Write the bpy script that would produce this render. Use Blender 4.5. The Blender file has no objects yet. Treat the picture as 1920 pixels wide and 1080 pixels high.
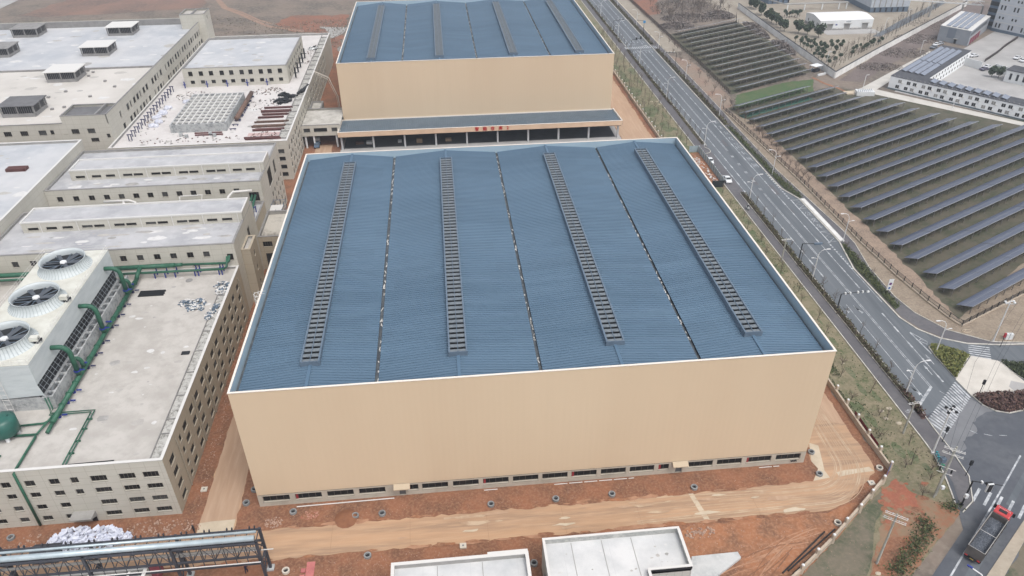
import bpy, math, random
from mathutils import Vector, Matrix
random.seed(7)
S = bpy.context.scene
C = S.collection
# ---------------------------------------------------------------- camera
F_PX, YAW, PIT, ROL = 1389.931, .095, .585, -.008
CAM = Vector((32.943, -83.557, 94.739))
def cam_axes():
    f = Vector((math.sin(YAW)*math.cos(PIT), math.cos(YAW)*math.cos(PIT), -math.sin(PIT)))
    r = Vector((math.cos(YAW), -math.sin(YAW), 0)); u = r.cross(f)
    return r*math.cos(ROL)+u*math.sin(ROL), u*math.cos(ROL)-r*math.sin(ROL), f
R_, U_, F_ = cam_axes()
cd = bpy.data.cameras.new('camera'); cam = bpy.data.objects.new('camera', cd); C.objects.link(cam)
cam.matrix_world = Matrix((( R_.x, U_.x, -F_.x, CAM.x), (R_.y, U_.y, -F_.y, CAM.y), (R_.z, U_.z, -F_.z, CAM.z), (0, 0, 0, 1)))
cd.sensor_width = 36; cd.lens = 36*F_PX/1920; cd.clip_end = 6000; cd.clip_start = .5
S.camera = cam
# ---------------------------------------------------------------- sky and sun (overcast)
SUN_EL, SUN_AZ = math.radians(62), math.radians(150)      # azimuth measured from +y towards +x
w = bpy.data.worlds.new('World'); S.world = w; w.use_nodes = True
nt = w.node_tree; bg = nt.nodes['Background']
sk = nt.nodes.new('ShaderNodeTexSky'); sk.sky_type = 'NISHITA'; sk.sun_disc = False
sk.sun_elevation = SUN_EL; sk.sun_rotation = SUN_AZ; sk.dust_density = 4; sk.air_density = 1; sk.ozone_density = 1
hs = nt.nodes.new('ShaderNodeHueSaturation'); hs.inputs['Saturation'].default_value = .35
nt.links.new(sk.outputs[0], hs.inputs['Color']); nt.links.new(hs.outputs[0], bg.inputs[0]); bg.inputs[1].default_value = .15
sl = bpy.data.lights.new('sun', 'SUN'); sl.energy = .75; sl.angle = math.radians(28); sl.color = (1, .96, .9)
so = bpy.data.objects.new('sun', sl); C.objects.link(so)
sd = Vector((math.sin(SUN_AZ)*math.cos(SUN_EL), math.cos(SUN_AZ)*math.cos(SUN_EL), math.sin(SUN_EL)))
so.rotation_euler = sd.to_track_quat('Z', 'Y').to_euler(); so.location = (0, 0, 300)
S.view_settings.view_transform = 'Standard'; S.view_settings.look = 'None'; S.view_settings.gamma = 1
S.view_settings.exposure = .74
# ---------------------------------------------------------------- helpers
def G(px, py, z=0.):
    """point at height z seen at photograph pixel (px,py): used to survey positions"""
    d = F_ + R_*((px-960)/F_PX) - U_*((py-540)/F_PX)
    t = (z-CAM.z)/d.z
    return CAM + d*t
def P(ox, oy, s, *pts, z=0.):
    return [tuple(G(ox+a/s, oy+b/s, z))[:2] for a, b in pts]
def lin(c):
    return tuple(((v/255)/12.92 if v/255 < .04045 else ((v/255+.055)/1.055)**2.4) for v in c)
def tone(c, k=1.):
    l = .3*c[0]+.59*c[1]+.11*c[2]; r = lin([l+(v-l)*.82 for v in c]); return (min(r[0]*k, 1), min(r[1]*k, 1), min(r[2]*k, 1), 1)
MATS = {}
def mat(name, c1, c2=None, scale=.3, rough=.85, c3=None, scale3=4., k=1., bump=0., metal=0., mixf=(.4, .65), stretch=None, spec=.3):
    """procedural surface: base colour c1, patches of c2, fine speckle of c3 (all sRGB 0-255 albedo)"""
    if name in MATS: return MATS[name]
    m = bpy.data.materials.new(name); m.use_nodes = True; n = m.node_tree; b = n.nodes['Principled BSDF']
    b.inputs['Roughness'].default_value = rough; b.inputs['Metallic'].default_value = metal
    b.inputs['Specular IOR Level'].default_value = spec
    geo = n.nodes.new('ShaderNodeNewGeometry'); vec = geo.outputs['Position']
    if stretch:
        mp = n.nodes.new('ShaderNodeMapping'); mp.inputs['Scale'].default_value = stretch
        n.links.new(vec, mp.inputs[0]); vec = mp.outputs[0]
    col = n.nodes.new('ShaderNodeRGB'); col.outputs[0].default_value = tone(c1, k); out = col.outputs[0]
    def layer(out, c, sc, lo, hi, det):
        nz = n.nodes.new('ShaderNodeTexNoise'); nz.inputs['Scale'].default_value = sc; nz.inputs['Detail'].default_value = det
        nz.inputs['Roughness'].default_value = .62
        n.links.new(vec, nz.inputs['Vector'])
        mr = n.nodes.new('ShaderNodeMapRange'); mr.inputs[1].default_value = lo; mr.inputs[2].default_value = hi
        n.links.new(nz.outputs['Fac'], mr.inputs[0])
        mx = n.nodes.new('ShaderNodeMix'); mx.data_type = 'RGBA'; n.links.new(mr.outputs[0], mx.inputs[0])
        n.links.new(out, mx.inputs[6]); mx.inputs[7].default_value = tone(c, k); return mx.outputs[2], nz
    nz = None
    if c2: out, nz = layer(out, c2, scale, mixf[0], mixf[1], 6)
    if c3: out, nz = layer(out, tuple(a*.55+b*.45 for a, b in zip(c3, c1)), scale3, .45, .72, 5)
    n.links.new(out, b.inputs['Base Color'])
    if bump and nz:
        bp = n.nodes.new('ShaderNodeBump'); bp.inputs['Strength'].default_value = bump; bp.inputs['Distance'].default_value = .3
        n.links.new(nz.outputs['Fac'], bp.inputs['Height']); n.links.new(bp.outputs[0], b.inputs['Normal'])
    MATS[name] = m
    return m
def grid_mat(name, c1, c2, wid, hei, mortar=.02, c3=None, rough=.8, mode='wall', ang=0., offset=0., k=1., spec=.3):
    """panels with joints: brick texture on (x+y, z) for walls or (x, y) for flats"""
    if name in MATS: return MATS[name]
    m = mat(name, c1, c3, .15, rough, k=k, spec=spec) if c3 else mat(name, c1, k=k, rough=rough, spec=spec)
    n = m.node_tree; b = n.nodes['Principled BSDF']
    src = b.inputs['Base Color'].links[0].from_socket
    geo = n.nodes.new('ShaderNodeNewGeometry'); sp = n.nodes.new('ShaderNodeSeparateXYZ'); n.links.new(geo.outputs['Position'], sp.inputs[0])
    cb = n.nodes.new('ShaderNodeCombineXYZ')
    if mode == 'wall':
        ad = n.nodes.new('ShaderNodeMath'); n.links.new(sp.outputs[0], ad.inputs[0]); n.links.new(sp.outputs[1], ad.inputs[1])
        n.links.new(ad.outputs[0], cb.inputs[0]); n.links.new(sp.outputs[2], cb.inputs[1])
    else:
        mp = n.nodes.new('ShaderNodeMapping'); mp.inputs['Rotation'].default_value = (0, 0, -ang)
        n.links.new(geo.outputs['Position'], mp.inputs[0]); cb = mp
    br = n.nodes.new('ShaderNodeTexBrick'); br.offset = offset; br.inputs['Scale'].default_value = 1
    br.inputs['Mortar Size'].default_value = mortar; br.inputs['Brick Width'].default_value = wid; br.inputs['Row Height'].default_value = hei
    br.inputs['Mortar Smooth'].default_value = .1
    n.links.new(cb.outputs[0], br.inputs['Vector'])
    mx = n.nodes.new('ShaderNodeMix'); mx.data_type = 'RGBA'; n.links.new(br.outputs['Fac'], mx.inputs[0])
    n.links.new(src, mx.inputs[6]); mx.inputs[7].default_value = tone(c2, k); n.links.new(mx.outputs[2], b.inputs['Base Color'])
    return m
class MB:
    def __init__(s): s.v = []; s.f = []; s.m = []; s.cm = 0
    def add(s, vs, fs):
        o = len(s.v); s.v += [tuple(v) for v in vs]; s.f += [tuple(i+o for i in f) for f in fs]; s.m += [s.cm]*len(fs)
    def box(s, x0, y0, z0, x1, y1, z1):
        s.add([(x0,y0,z0),(x1,y0,z0),(x1,y1,z0),(x0,y1,z0),(x0,y0,z1),(x1,y0,z1),(x1,y1,z1),(x0,y1,z1)],
              [(0,3,2,1),(4,5,6,7),(0,1,5,4),(1,2,6,5),(2,3,7,6),(3,0,4,7)])
        return s
    def obox(s, c, ax, L, W, z0, z1, Lb=None):
        """box centred at c=(x,y), long axis angle ax, length L, width W"""
        u = (math.cos(ax), math.sin(ax)); v = (-u[1], u[0])
        q = [(c[0]+u[0]*a*L/2+v[0]*b*W/2, c[1]+u[1]*a*L/2+v[1]*b*W/2) for a, b in ((-1,-1),(1,-1),(1,1),(-1,1))]
        return s.prism(q, z0, z1)
    def prism(s, q, z0, z1):
        a = sum(q[i][0]*q[(i+1) % len(q)][1]-q[(i+1) % len(q)][0]*q[i][1] for i in range(len(q)))
        if a < 0: q = q[::-1]
        n = len(q); s.add([(x, y, z0) for x, y in q]+[(x, y, z1) for x, y in q],
              [tuple(range(n-1, -1, -1)), tuple(range(n, 2*n))]+[(i, (i+1) % n, n+(i+1) % n, n+i) for i in range(n)])
        return s
    def flat(s, q, z):
        a = sum(q[i][0]*q[(i+1) % len(q)][1]-q[(i+1) % len(q)][0]*q[i][1] for i in range(len(q)))
        if a < 0: q = q[::-1]
        s.add([(x, y, z) for x, y in q], [tuple(range(len(q)))]); return s
    def quad(s, *p): s.add(p, [tuple(range(len(p)))]); return s
    def strip(s, pts, wd, z, z1=None):
        """ribbon of width wd along a ground polyline; with z1 a solid bar"""
        n = len(pts); L = []; R = []
        for i in range(n):
            a = Vector(pts[max(i-1, 0)][:2]); b = Vector(pts[min(i+1, n-1)][:2]); d = (b-a).normalized(); t = Vector((-d.y, d.x))*wd/2
            L.append((pts[i][0]+t.x, pts[i][1]+t.y)); R.append((pts[i][0]-t.x, pts[i][1]-t.y))
        for i in range(n-1):
            q = [R[i], R[i+1], L[i+1], L[i]]
            if z1 is None: s.add([(x, y, z) for x, y in q], [(0, 1, 2, 3)])
            else: s.add([(x, y, z) for x, y in q]+[(x, y, z1) for x, y in q], [(4,5,6,7),(0,1,5,4),(2,3,7,6)]+([(3,0,4,7)] if i == 0 else [])+([(1,2,6,5)] if i == n-2 else []))
        return s
    def tube(s, pts, r, n=8, r1=None, cap=True):
        pts = [Vector(p) for p in pts]; rings = []
        m = len(pts)
        for i in range(m):
            d = (pts[min(i+1, m-1)]-pts[max(i-1, 0)])
            d = d.normalized() if d.length > 1e-9 else Vector((0, 0, 1))
            a = d.cross(Vector((0, 0, 1)) if abs(d.z) < .9 else Vector((1, 0, 0))).normalized(); b = d.cross(a)
            rr = r if r1 is None else r+(r1-r)*i/(m-1)
            rings.append([pts[i]+(a*math.cos(2*math.pi*k/n)+b*math.sin(2*math.pi*k/n))*rr for k in range(n)])
        vs = [v for ring in rings for v in ring]; fs = []
        for i in range(m-1):
            for k in range(n): fs.append((i*n+k, (i+1)*n+k, (i+1)*n+(k+1) % n, i*n+(k+1) % n))
        if cap: fs.append(tuple(range(n))); fs.append(tuple((m-1)*n+k for k in range(n-1, -1, -1)))
        s.add(vs, fs); return s
    def lathe(s, c, prof, n=24):
        """prof: list of (r,z) turned about the vertical through c=(x,y)"""
        vs = []; fs = []
        for r, z in prof:
            for k in range(n): vs.append((c[0]+r*math.cos(2*math.pi*k/n), c[1]+r*math.sin(2*math.pi*k/n), z))
        for i in range(len(prof)-1):
            for k in range(n): fs.append((i*n+k, i*n+(k+1) % n, (i+1)*n+(k+1) % n, (i+1)*n+k))
        s.add(vs, fs); return s
    def mesh(s, name, mats, off=(0, 0, 0), smooth=False):
        me = bpy.data.meshes.new(name)
        me.from_pydata([(v[0]-off[0], v[1]-off[1], v[2]-off[2]) for v in s.v], [], s.f)
        for m in (mats if isinstance(mats, (list, tuple)) else [mats]): me.materials.append(m)
        if any(s.m): me.polygons.foreach_set('material_index', s.m)
        if smooth: me.polygons.foreach_set('use_smooth', [True]*len(me.polygons))
        me.update(); return me
    def build(s, name, mats, parent=None, smooth=False, label=None):
        off = Vector((0, 0, 0)); p = parent
        while p: off += p.location; p = p.parent
        o = bpy.data.objects.new(name, s.mesh(name, mats, off, smooth)); C.objects.link(o); o.parent = parent
        if label: o['label'] = label
        return o
def tag(o, label=None, cat=None, group=None, kind=None):
    if label: o['label'] = label
    if cat: o['category'] = cat
    if group: o['group'] = group
    if kind: o['kind'] = kind
    return o
def thing(name, label, cat, loc=(0, 0, 0), group=None, rz=0):
    o = bpy.data.objects.new(name, None); C.objects.link(o); o.location = (loc[0], loc[1], loc[2] if len(loc) > 2 else 0); o.rotation_euler.z = rz
    o.empty_display_size = .5
    return tag(o, label, cat, group)
def inst(o, loc, label, rz=0., sc=1., group=None):
    """copy of a thing with copies of its parts and sub-parts"""
    def cp(a, par):
        c = a.copy(); C.objects.link(c); c.parent = par
        for ch in a.children: cp(ch, c)
        return c
    r = cp(o, None); r.location = (loc[0], loc[1], loc[2] if len(loc) > 2 else 0); r.rotation_euler.z = rz; r.scale = (sc, sc, sc)
    r['label'] = label
    if group: r['group'] = group
    return r
U1 = ['', 'first', 'second', 'third', 'fourth', 'fifth', 'sixth', 'seventh', 'eighth', 'ninth', 'tenth', 'eleventh', 'twelfth', 'thirteenth', 'fourteenth', 'fifteenth', 'sixteenth', 'seventeenth', 'eighteenth', 'nineteenth']
TN = {2: ('twenty', 'twentieth'), 3: ('thirty', 'thirtieth'), 4: ('forty', 'fortieth'), 5: ('fifty', 'fiftieth'), 6: ('sixty', 'sixtieth'), 7: ('seventy', 'seventieth'), 8: ('eighty', 'eightieth')}
def nth(i):
    if i < 20: return U1[i]
    a, b = divmod(i, 10); return TN[a][1] if b == 0 else TN[a][0]+'-'+U1[b]
def jag(q, amp, step=1.5):
    """ground outline with an irregular, worn edge"""
    out = []
    for i in range(len(q)):
        a = Vector(q[i]); b = Vector(q[(i+1) % len(q)]); n = max(1, int((b-a).length/step)); d = (b-a)
        t = Vector((-d.y, d.x)).normalized() if d.length else Vector((0, 0))
        for k in range(n):
            p = a+d*k/n+(t*random.uniform(-amp, amp) if k else Vector((0, 0))); out.append((p.x, p.y))
    return out
NS = [0]
def structure(name, mb, m):
    NS[0] += 1; mb.v = [(a, b, c+NS[0]*.00015 if NS[0] > 1 else c) for a, b, c in mb.v]
    return tag(mb.build(name, m), kind='structure')
# ================================================================ THE GROUND
M_soil = mat('red_soil', (138, 86, 58), (108, 72, 52), .22, .95, (160, 124, 98), 2.4, mixf=(.4, .62), bump=.2)
M_soil2 = mat('orange_soil', (152, 96, 62), (116, 80, 58), .2, .95, (172, 134, 106), 1.8, mixf=(.42, .62), bump=.2)
M_redpatch = mat('bright_red_soil', (132, 84, 64), (110, 80, 66), .12, .95, (156, 118, 96), 1.2, mixf=(.42, .6), bump=.2)
M_conc = mat('dusty_concrete', (174, 136, 102), (150, 120, 94), .35, .9, (184, 152, 120), 1.6, stretch=(.1, 1.1, 1), mixf=(.42, .6))
M_conc2 = mat('dusty_concrete_side', (170, 138, 110), (156, 124, 98), .14, .9, (180, 152, 126), 1, stretch=(1.2, .12, 1), mixf=(.35, .7))
M_pale = mat('pale_concrete', (186, 170, 146), (170, 154, 130), .3, .9)
M_lawn = mat('verge_grass', (122, 112, 88), (80, 88, 56), .3, .95, (138, 124, 98), 1.6, bump=.25)
M_lawn2 = mat('green_grass', (84, 94, 62), (112, 108, 84), .35, .95, (66, 84, 48), 2, bump=.25)
M_dry = mat('dry_grass', (136, 122, 104), (116, 102, 86), .3, .95, (164, 144, 126), 2, bump=.3)
M_leaf = mat('dead_leaves', (138, 118, 100), (114, 98, 84), .3, .95, (172, 146, 128), 2.2, bump=.3)
M_field = mat('solar_field_grass', (86, 81, 66), (62, 68, 48), .16, .95, (96, 88, 76), .9, mixf=(.42, .6), bump=.25)
M_wild = mat('wild_scrub_ground', (118, 104, 92), (92, 84, 76), .07, .95, (138, 128, 114), .6, mixf=(.42, .6), bump=.25)
M_plat = mat('beige_plateau', (150, 141, 126), (134, 124, 110), .08, .95, (126, 110, 94), .5, bump=.3)
M_bank = mat('purple_brown_bank', (108, 96, 92), (90, 78, 74), .15, .95, (126, 114, 106), 1.4, bump=.3)
M_asph = mat('asphalt', (92, 98, 104), (80, 86, 92), .12, .88, (106, 111, 116), .5, stretch=(1.5, .1, 1), mixf=(.42, .62))
M_asph2 = mat('dark_asphalt', (88, 86, 90), (100, 98, 100), .12, .88, (80, 80, 84), 1)
M_asph3 = mat('crossing_asphalt', (76, 80, 88), (92, 95, 100), .08, .85, (68, 72, 80), .6, mixf=(.42, .6))
M_white = mat('road_paint', (184, 187, 190), (126, 131, 136), .8, .7, mixf=(.4, .62))
M_kerb = mat('kerb_stone', (192, 188, 178), (160, 156, 146), .8, .85)
M_yard = mat('yard_concrete', (160, 158, 156), (146, 144, 142), .1, .9)
M_green = mat('plot_green', (66, 92, 52), (86, 94, 60), .25, .95, (60, 82, 50), 1.5, bump=.25)
M_net = mat('green_net', (52, 98, 84), (64, 108, 94), .4, .9)

structure('ground', MB().flat([(-1500, -400), (1800, -400), (1800, 2500), (-1500, 2500)], 0), M_wild)
structure('soil_yard', MB().flat(jag([(-120, -60), (60, -60), (103.5, -8), (103.5, 262), (60, 300), (14, 262), (-120, 262)], .5, 3), .01), M_soil)
M_mix = mat('patchy_verge', (132, 104, 80), (138, 90, 64), .35, .95, (112, 104, 78), 1.1, bump=.25, mixf=(.45, .55))
structure('orange_ground', MB().flat(jag([(60, -40), (92, -22), (99.6, -8.4), (88, -10.6), (67, -11), (62, -13), (65, -17), (74, -17), (66, -24)], .5), .02), M_soil2)
# site roads
structure('concrete_road', MB().flat(jag([(-60, -9.6), (-9, -10.3), (2.8, -10.4), (90, -10.3), (92.6, -9.4), (95.4, -7.9), (98.5, -5.6), (101.3, -3.6), (101.9, -2), (101.8, 230), (91.6, 230), (91.6, 4.5), (93, 3), (91.9, .4), (92.4, -1.7), (90.2, -4.3), (71, -4.6), (1.3, -4.9), (-3.3, -4.6), (-3.4, 7.7), (-3.4, 150), (-8.6, 150), (-8.9, -2.3), (-8.9, -4.8), (-60, -4.6)], .26, 1.1), .03), M_conc)
rd = bpy.data.objects['concrete_road']
MB().flat(jag([(91.7, 12), (101.7, 8), (101.8, 230), (91.7, 230)], .3, 3), .04).build('dusty_lane', M_conc2, rd)
MB().flat(jag([(-8.8, -2.4), (-3.4, -2.3), (-3.4, 7.7), (-3.4, 150), (-8.6, 150)], .1, 3), .042).build('dusty_lane', M_conc2, rd)
MB().flat(jag([(91.9, 0), (93.4, 4.2), (94.7, 3.4), (93.2, -2.2), (93.4, -3.8), (90.4, -4.2), (92.3, -1.7)], .1), .045).build('clean_slab', M_pale, rd)
MB().flat(jag([(95, -3.8), (101.4, -3.2), (101, -2.2), (95, -2.8)], .15), .05).build('clean_slab', M_pale, rd)
MB().flat(jag([(-8.9, -2.4), (-3.4, -2.2), (-3.4, -4.5), (-8.8, -4.6)], .1), .05).build('clean_slab', M_pale, rd)
MB().flat([(69, -4.7), (69.8, -4.7), (70.9, -10.3), (70, -10.3)], .05).build('pale_patch', M_pale, rd)
M_track = mat('tyre_dust', (180, 156, 128), (164, 134, 106), .35, .9, mixf=(.4, .58))
for i in (0, 1, 3, 4, 6, 8, 9, 11, 13, 14, 16):                                      # tyre tracks sweeping round the corner
    r = 5.4+i*.29+random.uniform(-.12, .12); cx_, cy_ = 90.2, .4; a0 = random.uniform(-2, 2); pts = []
    for k in range(14, 0, -1): pts.append((cx_-k*(2.2 if i % 3 else 1.2), cy_-r+(k*.03)**1.6*(7-i)*.35))
    for k in range(0, 19): t = -math.pi/2+k*math.pi/36; pts.append((cx_+r*math.cos(t), cy_+r*math.sin(t)))
    for k in range(1, 9): pts.append((cx_+r-(k*.12)*(i-6)*.12, cy_+k*2.4))
    MB().strip(pts, random.choice((.08, .1, .14, .2)), .055+i*.0015).build('tyre_track', M_track, rd)
for x in (12, 24, 36, 48, 60, 79): MB().strip([(x, -4.7), (x+.1, -10.3)], .05, .052).build('slab_joint', mat('joint_dust', (150, 114, 84)), rd)
structure('loading_apron', MB().flat([(-.5, 138), (91.5, 138), (91.5, 158), (-.5, 158)], .035), M_yard)
M_rut = mat('rut_soil', (132, 86, 60), (112, 76, 54), .6, .95); M_rut2 = mat('dry_rut', (166, 122, 92), (146, 102, 74), .6, .95)
rt_ = bpy.data.objects['orange_ground']
for i in range(16):                                      # wheel ruts over the loose ground
    x, y = random.uniform(66, 88), random.uniform(-24, -13); a = random.uniform(.35, 1.0); pts = []; c = random.uniform(-.04, .03)
    for k in range(12): pts.append((x, y)); x += math.cos(a)*.9; y += math.sin(a)*.9; a += c
    if pts[-1][1] > -11.5 or pts[-1][0] > 88: continue
    for o in (0, .9): MB().strip([(px-o*math.sin(a), py+o*math.cos(a)) for px, py in pts], random.uniform(.1, .22), .026+i*.0003).build('wheel_rut', random.choice((M_rut, M_rut2)), rt_)
for i in range(70):                                      # soil washed over the road edges
    x = random.uniform(-3, 88); e = random.choice((-4.65, -10.35)); s = random.uniform(.3, 1.1); q = [(x+s*2*random.uniform(.5, 1.2)*math.cos(a), e+s*.5*random.uniform(.4, 1.2)*math.sin(a)) for a in [k*math.tau/9 for k in range(9)]]
    MB().flat(q, .075+i*.0003).build('soil_smear', random.choice((M_soil, M_soil2, M_rut2)), rd)
for i in range(26):
    x = random.uniform(-2, 92); y = random.uniform(-9.6, -5.3); s = random.uniform(.3, 1.4); q = [(x+s*2*random.uniform(.5, 1.2)*math.cos(a), y+s*.35*random.uniform(.4, 1.2)*math.sin(a)) for a in [k*math.tau/9 for k in range(9)]]
    MB().flat(q, .098+i*.0003).build('dust_patch', random.choice((M_pale, M_conc2, M_track)), rd)
# verge east of the warehouses
structure('grass_verge', MB().flat(jag([(104.2, -3.5), (104.4, 350), (113.4, 350), (113.4, -1), (112.4, -6), (110.6, -11.5), (108.5, -14.5), (96, -23.5), (80, -24), (82, -21)], .2, 3), .02), M_lawn)
gv = bpy.data.objects['grass_verge']
for c, r in [((random.uniform(105.5, 112), random.uniform(45, 105)), random.uniform(1., 2.4)) for _ in range(14)]+[((random.uniform(105.5, 112), random.uniform(133, 300)), random.uniform(1.6, 4)) for _ in range(26)]+[((random.uniform(105, 112), random.uniform(-4, 40)), random.uniform(.7, 1.8)) for _ in range(12)]:
    MB().flat(jag([(c[0]+r*.5*math.cos(a/9*math.tau)*random.uniform(.6, 1.1), c[1]+r*1.4*math.sin(a/9*math.tau)*random.uniform(.6, 1.1)) for a in range(9)], .3, .7), .025+random.random()*.004).build('green_patch', M_lawn2, gv)
for c, r in (((108, 140), 5), ((109, 152), 4), ((107, 168), 4), ((106.6, 190), 5), ((106.5, 205), 4), ((110.5, 76), 2.6), ((106.2, 24), 2), ((105.6, 12), 1.3), ((105.4, 8), 1.2), ((108, 1), 2), ((112, 84), 2.), ((110.5, 60), 2.2), ((109, 90), 3)):
    MB().flat(jag([(c[0]+r*.55*math.cos(a/8*math.tau)*random.uniform(.7, 1.1), c[1]+r*1.3*math.sin(a/8*math.tau)*random.uniform(.7, 1.1)) for a in range(8)], .4, .8), .03+random.random()*.01).build('green_patch', M_lawn2, gv)
M_rp = mat('fresh_red_soil', (150, 82, 58), (128, 76, 58), .5, .95, (164, 108, 84), 2)
MB().flat(jag(P(1440, 810, 4, (960, 350), (870, 420), (870, 560), (1010, 620), (1130, 560), (1120, 470), (1030, 410)), .45, .6), .075).build('soil_patch', M_rp, gv)
for i in range(46):
    g = G(1440+random.uniform(850, 1180)/4, 810+random.uniform(380, 700)/4); s = random.uniform(.2, .8); MB().flat([(g.x+s*random.uniform(.5, 1.2)*math.cos(a), g.y+s*.8*random.uniform(.5, 1.2)*math.sin(a)) for a in [k*math.tau/8 for k in range(8)]], .078+i*.0002).build('soil_patch', random.choice((M_rp, M_mix, M_soil)), gv)
MB().flat(jag(P(1440, 810, 4, (1130, 470), (1380, 560), (1440, 590), (1390, 690), (1060, 1080), (770, 1080), (800, 920), (850, 700), (900, 590)), .4, 1), .06).build('soil_patch', M_mix, gv)
MB().flat(jag(P(1440, 810, 4, (900, 800), (1050, 780), (1080, 830), (1000, 960), (960, 1080), (760, 1080)), .3, 1), .07).build('soil_patch', M_soil, gv)
MB().flat(jag(P(1440, 810, 4, (850, 440), (700, 590), (580, 740), (380, 940), (250, 1080), (740, 1080), (790, 900), (800, 700), (870, 560)), .12, 1), .065).build('dark_grass_patch', mat('dark_scrub_grass', (104, 96, 80), (72, 80, 58), .18, .95, (122, 110, 92), 1.5, mixf=(.42, .6)), gv)
# roads
structure('side_road', MB().flat([(109, -16), (96, -26), (80, -40), (200, -40), (200, 23), (149, 26), (140, 27), (131, 30), (113.6, 30), (113.6, 0), (112.6, -6), (111, -11)], .035), M_asph3)
structure('main_road', MB().flat([(117.2, 8.6), (128.9, 12.6), (129.3, 20), (136, 24), (142, 21.5), (150, 22), (150, 26), (143.5, 26.6), (138, 27.6), (133.5, 30.2), (130.6, 33.4), (129, 38), (128.5, 58), (131.2, 70.8), (131.2, 95.2), (128.8, 102), (128.8, 420), (117.2, 420)], .045), M_asph)
structure('left_pavement', MB().flat([(113.5, -3), (113.5, 420), (117.4, 420), (117.4, 10), (116.8, 4), (116.4, -6), (113.8, -11.5), (110.9, -12.5), (113, -7)], .055), M_asph2)
structure('right_pavement', MB().flat([(129, 420), (133.2, 420), (133.2, 170), (132.8, 150), (132.6, 114), (134.8, 77), (134.7, 69.7), (132.6, 58.4), (132.1, 46), (133.1, 39.4), (136.6, 32.6), (143.2, 27.8), (149.5, 26.9), (155, 27), (155, 25.6), (148, 26), (143.5, 26.6), (138, 27.8), (134, 30.4), (131.2, 33.6), (129.5, 38), (129, 58), (131.4, 70.8), (131.4, 95.2), (129, 102)], .055), M_asph2)
mr_ = bpy.data.objects['main_road']; sr_ = bpy.data.objects['side_road']
for i in range(30):                                      # repairs and cracks in the asphalt
    x = random.uniform(118.4, 127.4); y = random.uniform(14, 240); w_, l_ = random.uniform(.4, 1.3), random.uniform(1.5, 9)
    if i % 2: MB().flat([(x, y), (x+w_, y+.1), (x+w_, y+l_), (x, y+l_-.1)], .052).build('asphalt_patch', random.choice((M_asph2, M_asph)), mr_)
    else: MB().strip([(x+random.uniform(-.25, .25), y+k*1.1) for k in range(int(l_)+3)], .05, .0525).build('crack', M_asph3, mr_)
def line(x, y0, y1, wd=.13, dash=None, name='lane_line', zz=.057):
    mb = MB()
    if y1 > y0: mb.box(x-wd/2, y0, zz-.004, x+wd/2, y1, zz)
    if dash:
        y = y0
        while y < y1: mb.box(x-.17, y, zz-.003, x+.17, min(y+1.9, y1), zz+.003); y += dash
    mb.build(name, M_white, mr_)
line(119.9, 55.6, 243, dash=5.6); line(119.9, 253, 420, dash=5.6); line(125.98, 100, 243, dash=5.6); line(125.98, 253, 420, dash=5.6)
line(125.98, 50, 100, dash=7); line(126.0, 17, 40, wd=.13, dash=5.4)
line(119.8, 13.3, 44); line(117.75, 100, 128, dash=5.6); line(117.6, 216, 243)
for x in (122.62, 122.96): line(x, 15.8, 99.5, .12, name='centre_line'); line(x, 130, 243, .12, name='centre_line'); line(x, 255, 420, .12, name='centre_line')
for y in (101.5, 107, 113, 119, 125): 
    m_ = MB()
    for x in (122.5, 122.8, 123.1): m_.box(x-.07, y, .053, x+.07, y+1.4, .058)
    m_.build('broken_line', M_white, mr_)
line(128.15, 44, 66, .12, name='edge_line')
for y in range(12): line(128.5, 58+y*1.15, 58+y*1.15, name='edge_dash') if False else MB().box(128.1, 58+y*1.12, .053, 128.5, 58.6+y*1.12, .058).build('edge_dash', M_white, mr_)
for y in range(13): MB().box(128.25, 95.5+y*1.35, .053, 128.7, 96.2+y*1.35, .058).build('edge_dash', M_white, mr_)
line(128.65, 70.5, 94.8, .3, name='bay_line')
bay = MB(); 
for y0, y1 in ((89.5, 94.6), (71.2, 76.5)):
    bay.strip([(128.7, y1), (131, y1)], .12, .058); bay.strip([(128.8, y0), (131, y0)], .12, .06)
    bay.strip([(128.9, y0), (130.9, y0+1.7), (128.9, y0+2.6), (130.9, y0+3.8), (128.9, y1)], .12, .062)
bay.build('bay_hatching', M_white, mr_)
def glyph(strokes, cx, cy, sx, sy, name='road_character'):
    mb = MB()
    for i, st in enumerate(strokes): mb.strip([(cx+(x-.5)*sx, cy+(y-.5)*sy) for x, y in st], .15, .058+i*.0006)
    mb.build(name, M_white, mr_)
gong = [[(.4, .95), (.05, .5)], [(.6, .95), (.95, .5)], [(.5, .5), (.2, .1), (.75, .15)], [(.6, .35), (.85, 0)]]
jiao = [[(.5, 1), (.5, .85)], [(.05, .8), (.95, .8)], [(.35, .7), (.15, .5)], [(.65, .7), (.85, .5)], [(.7, .5), (.1, 0)], [(.3, .5), (.9, 0)]]
che = [[(.15, .85), (.85, .85)], [(.45, 1), (.2, .55), (.8, .55)], [(.05, .3), (.95, .3)], [(.55, .7), (.55, 0)]]
for g, y in ((gong, 86.3), (jiao, 82.6), (che, 79.2)): glyph(g, 129.85, y, 1.6, 2.2)
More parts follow.
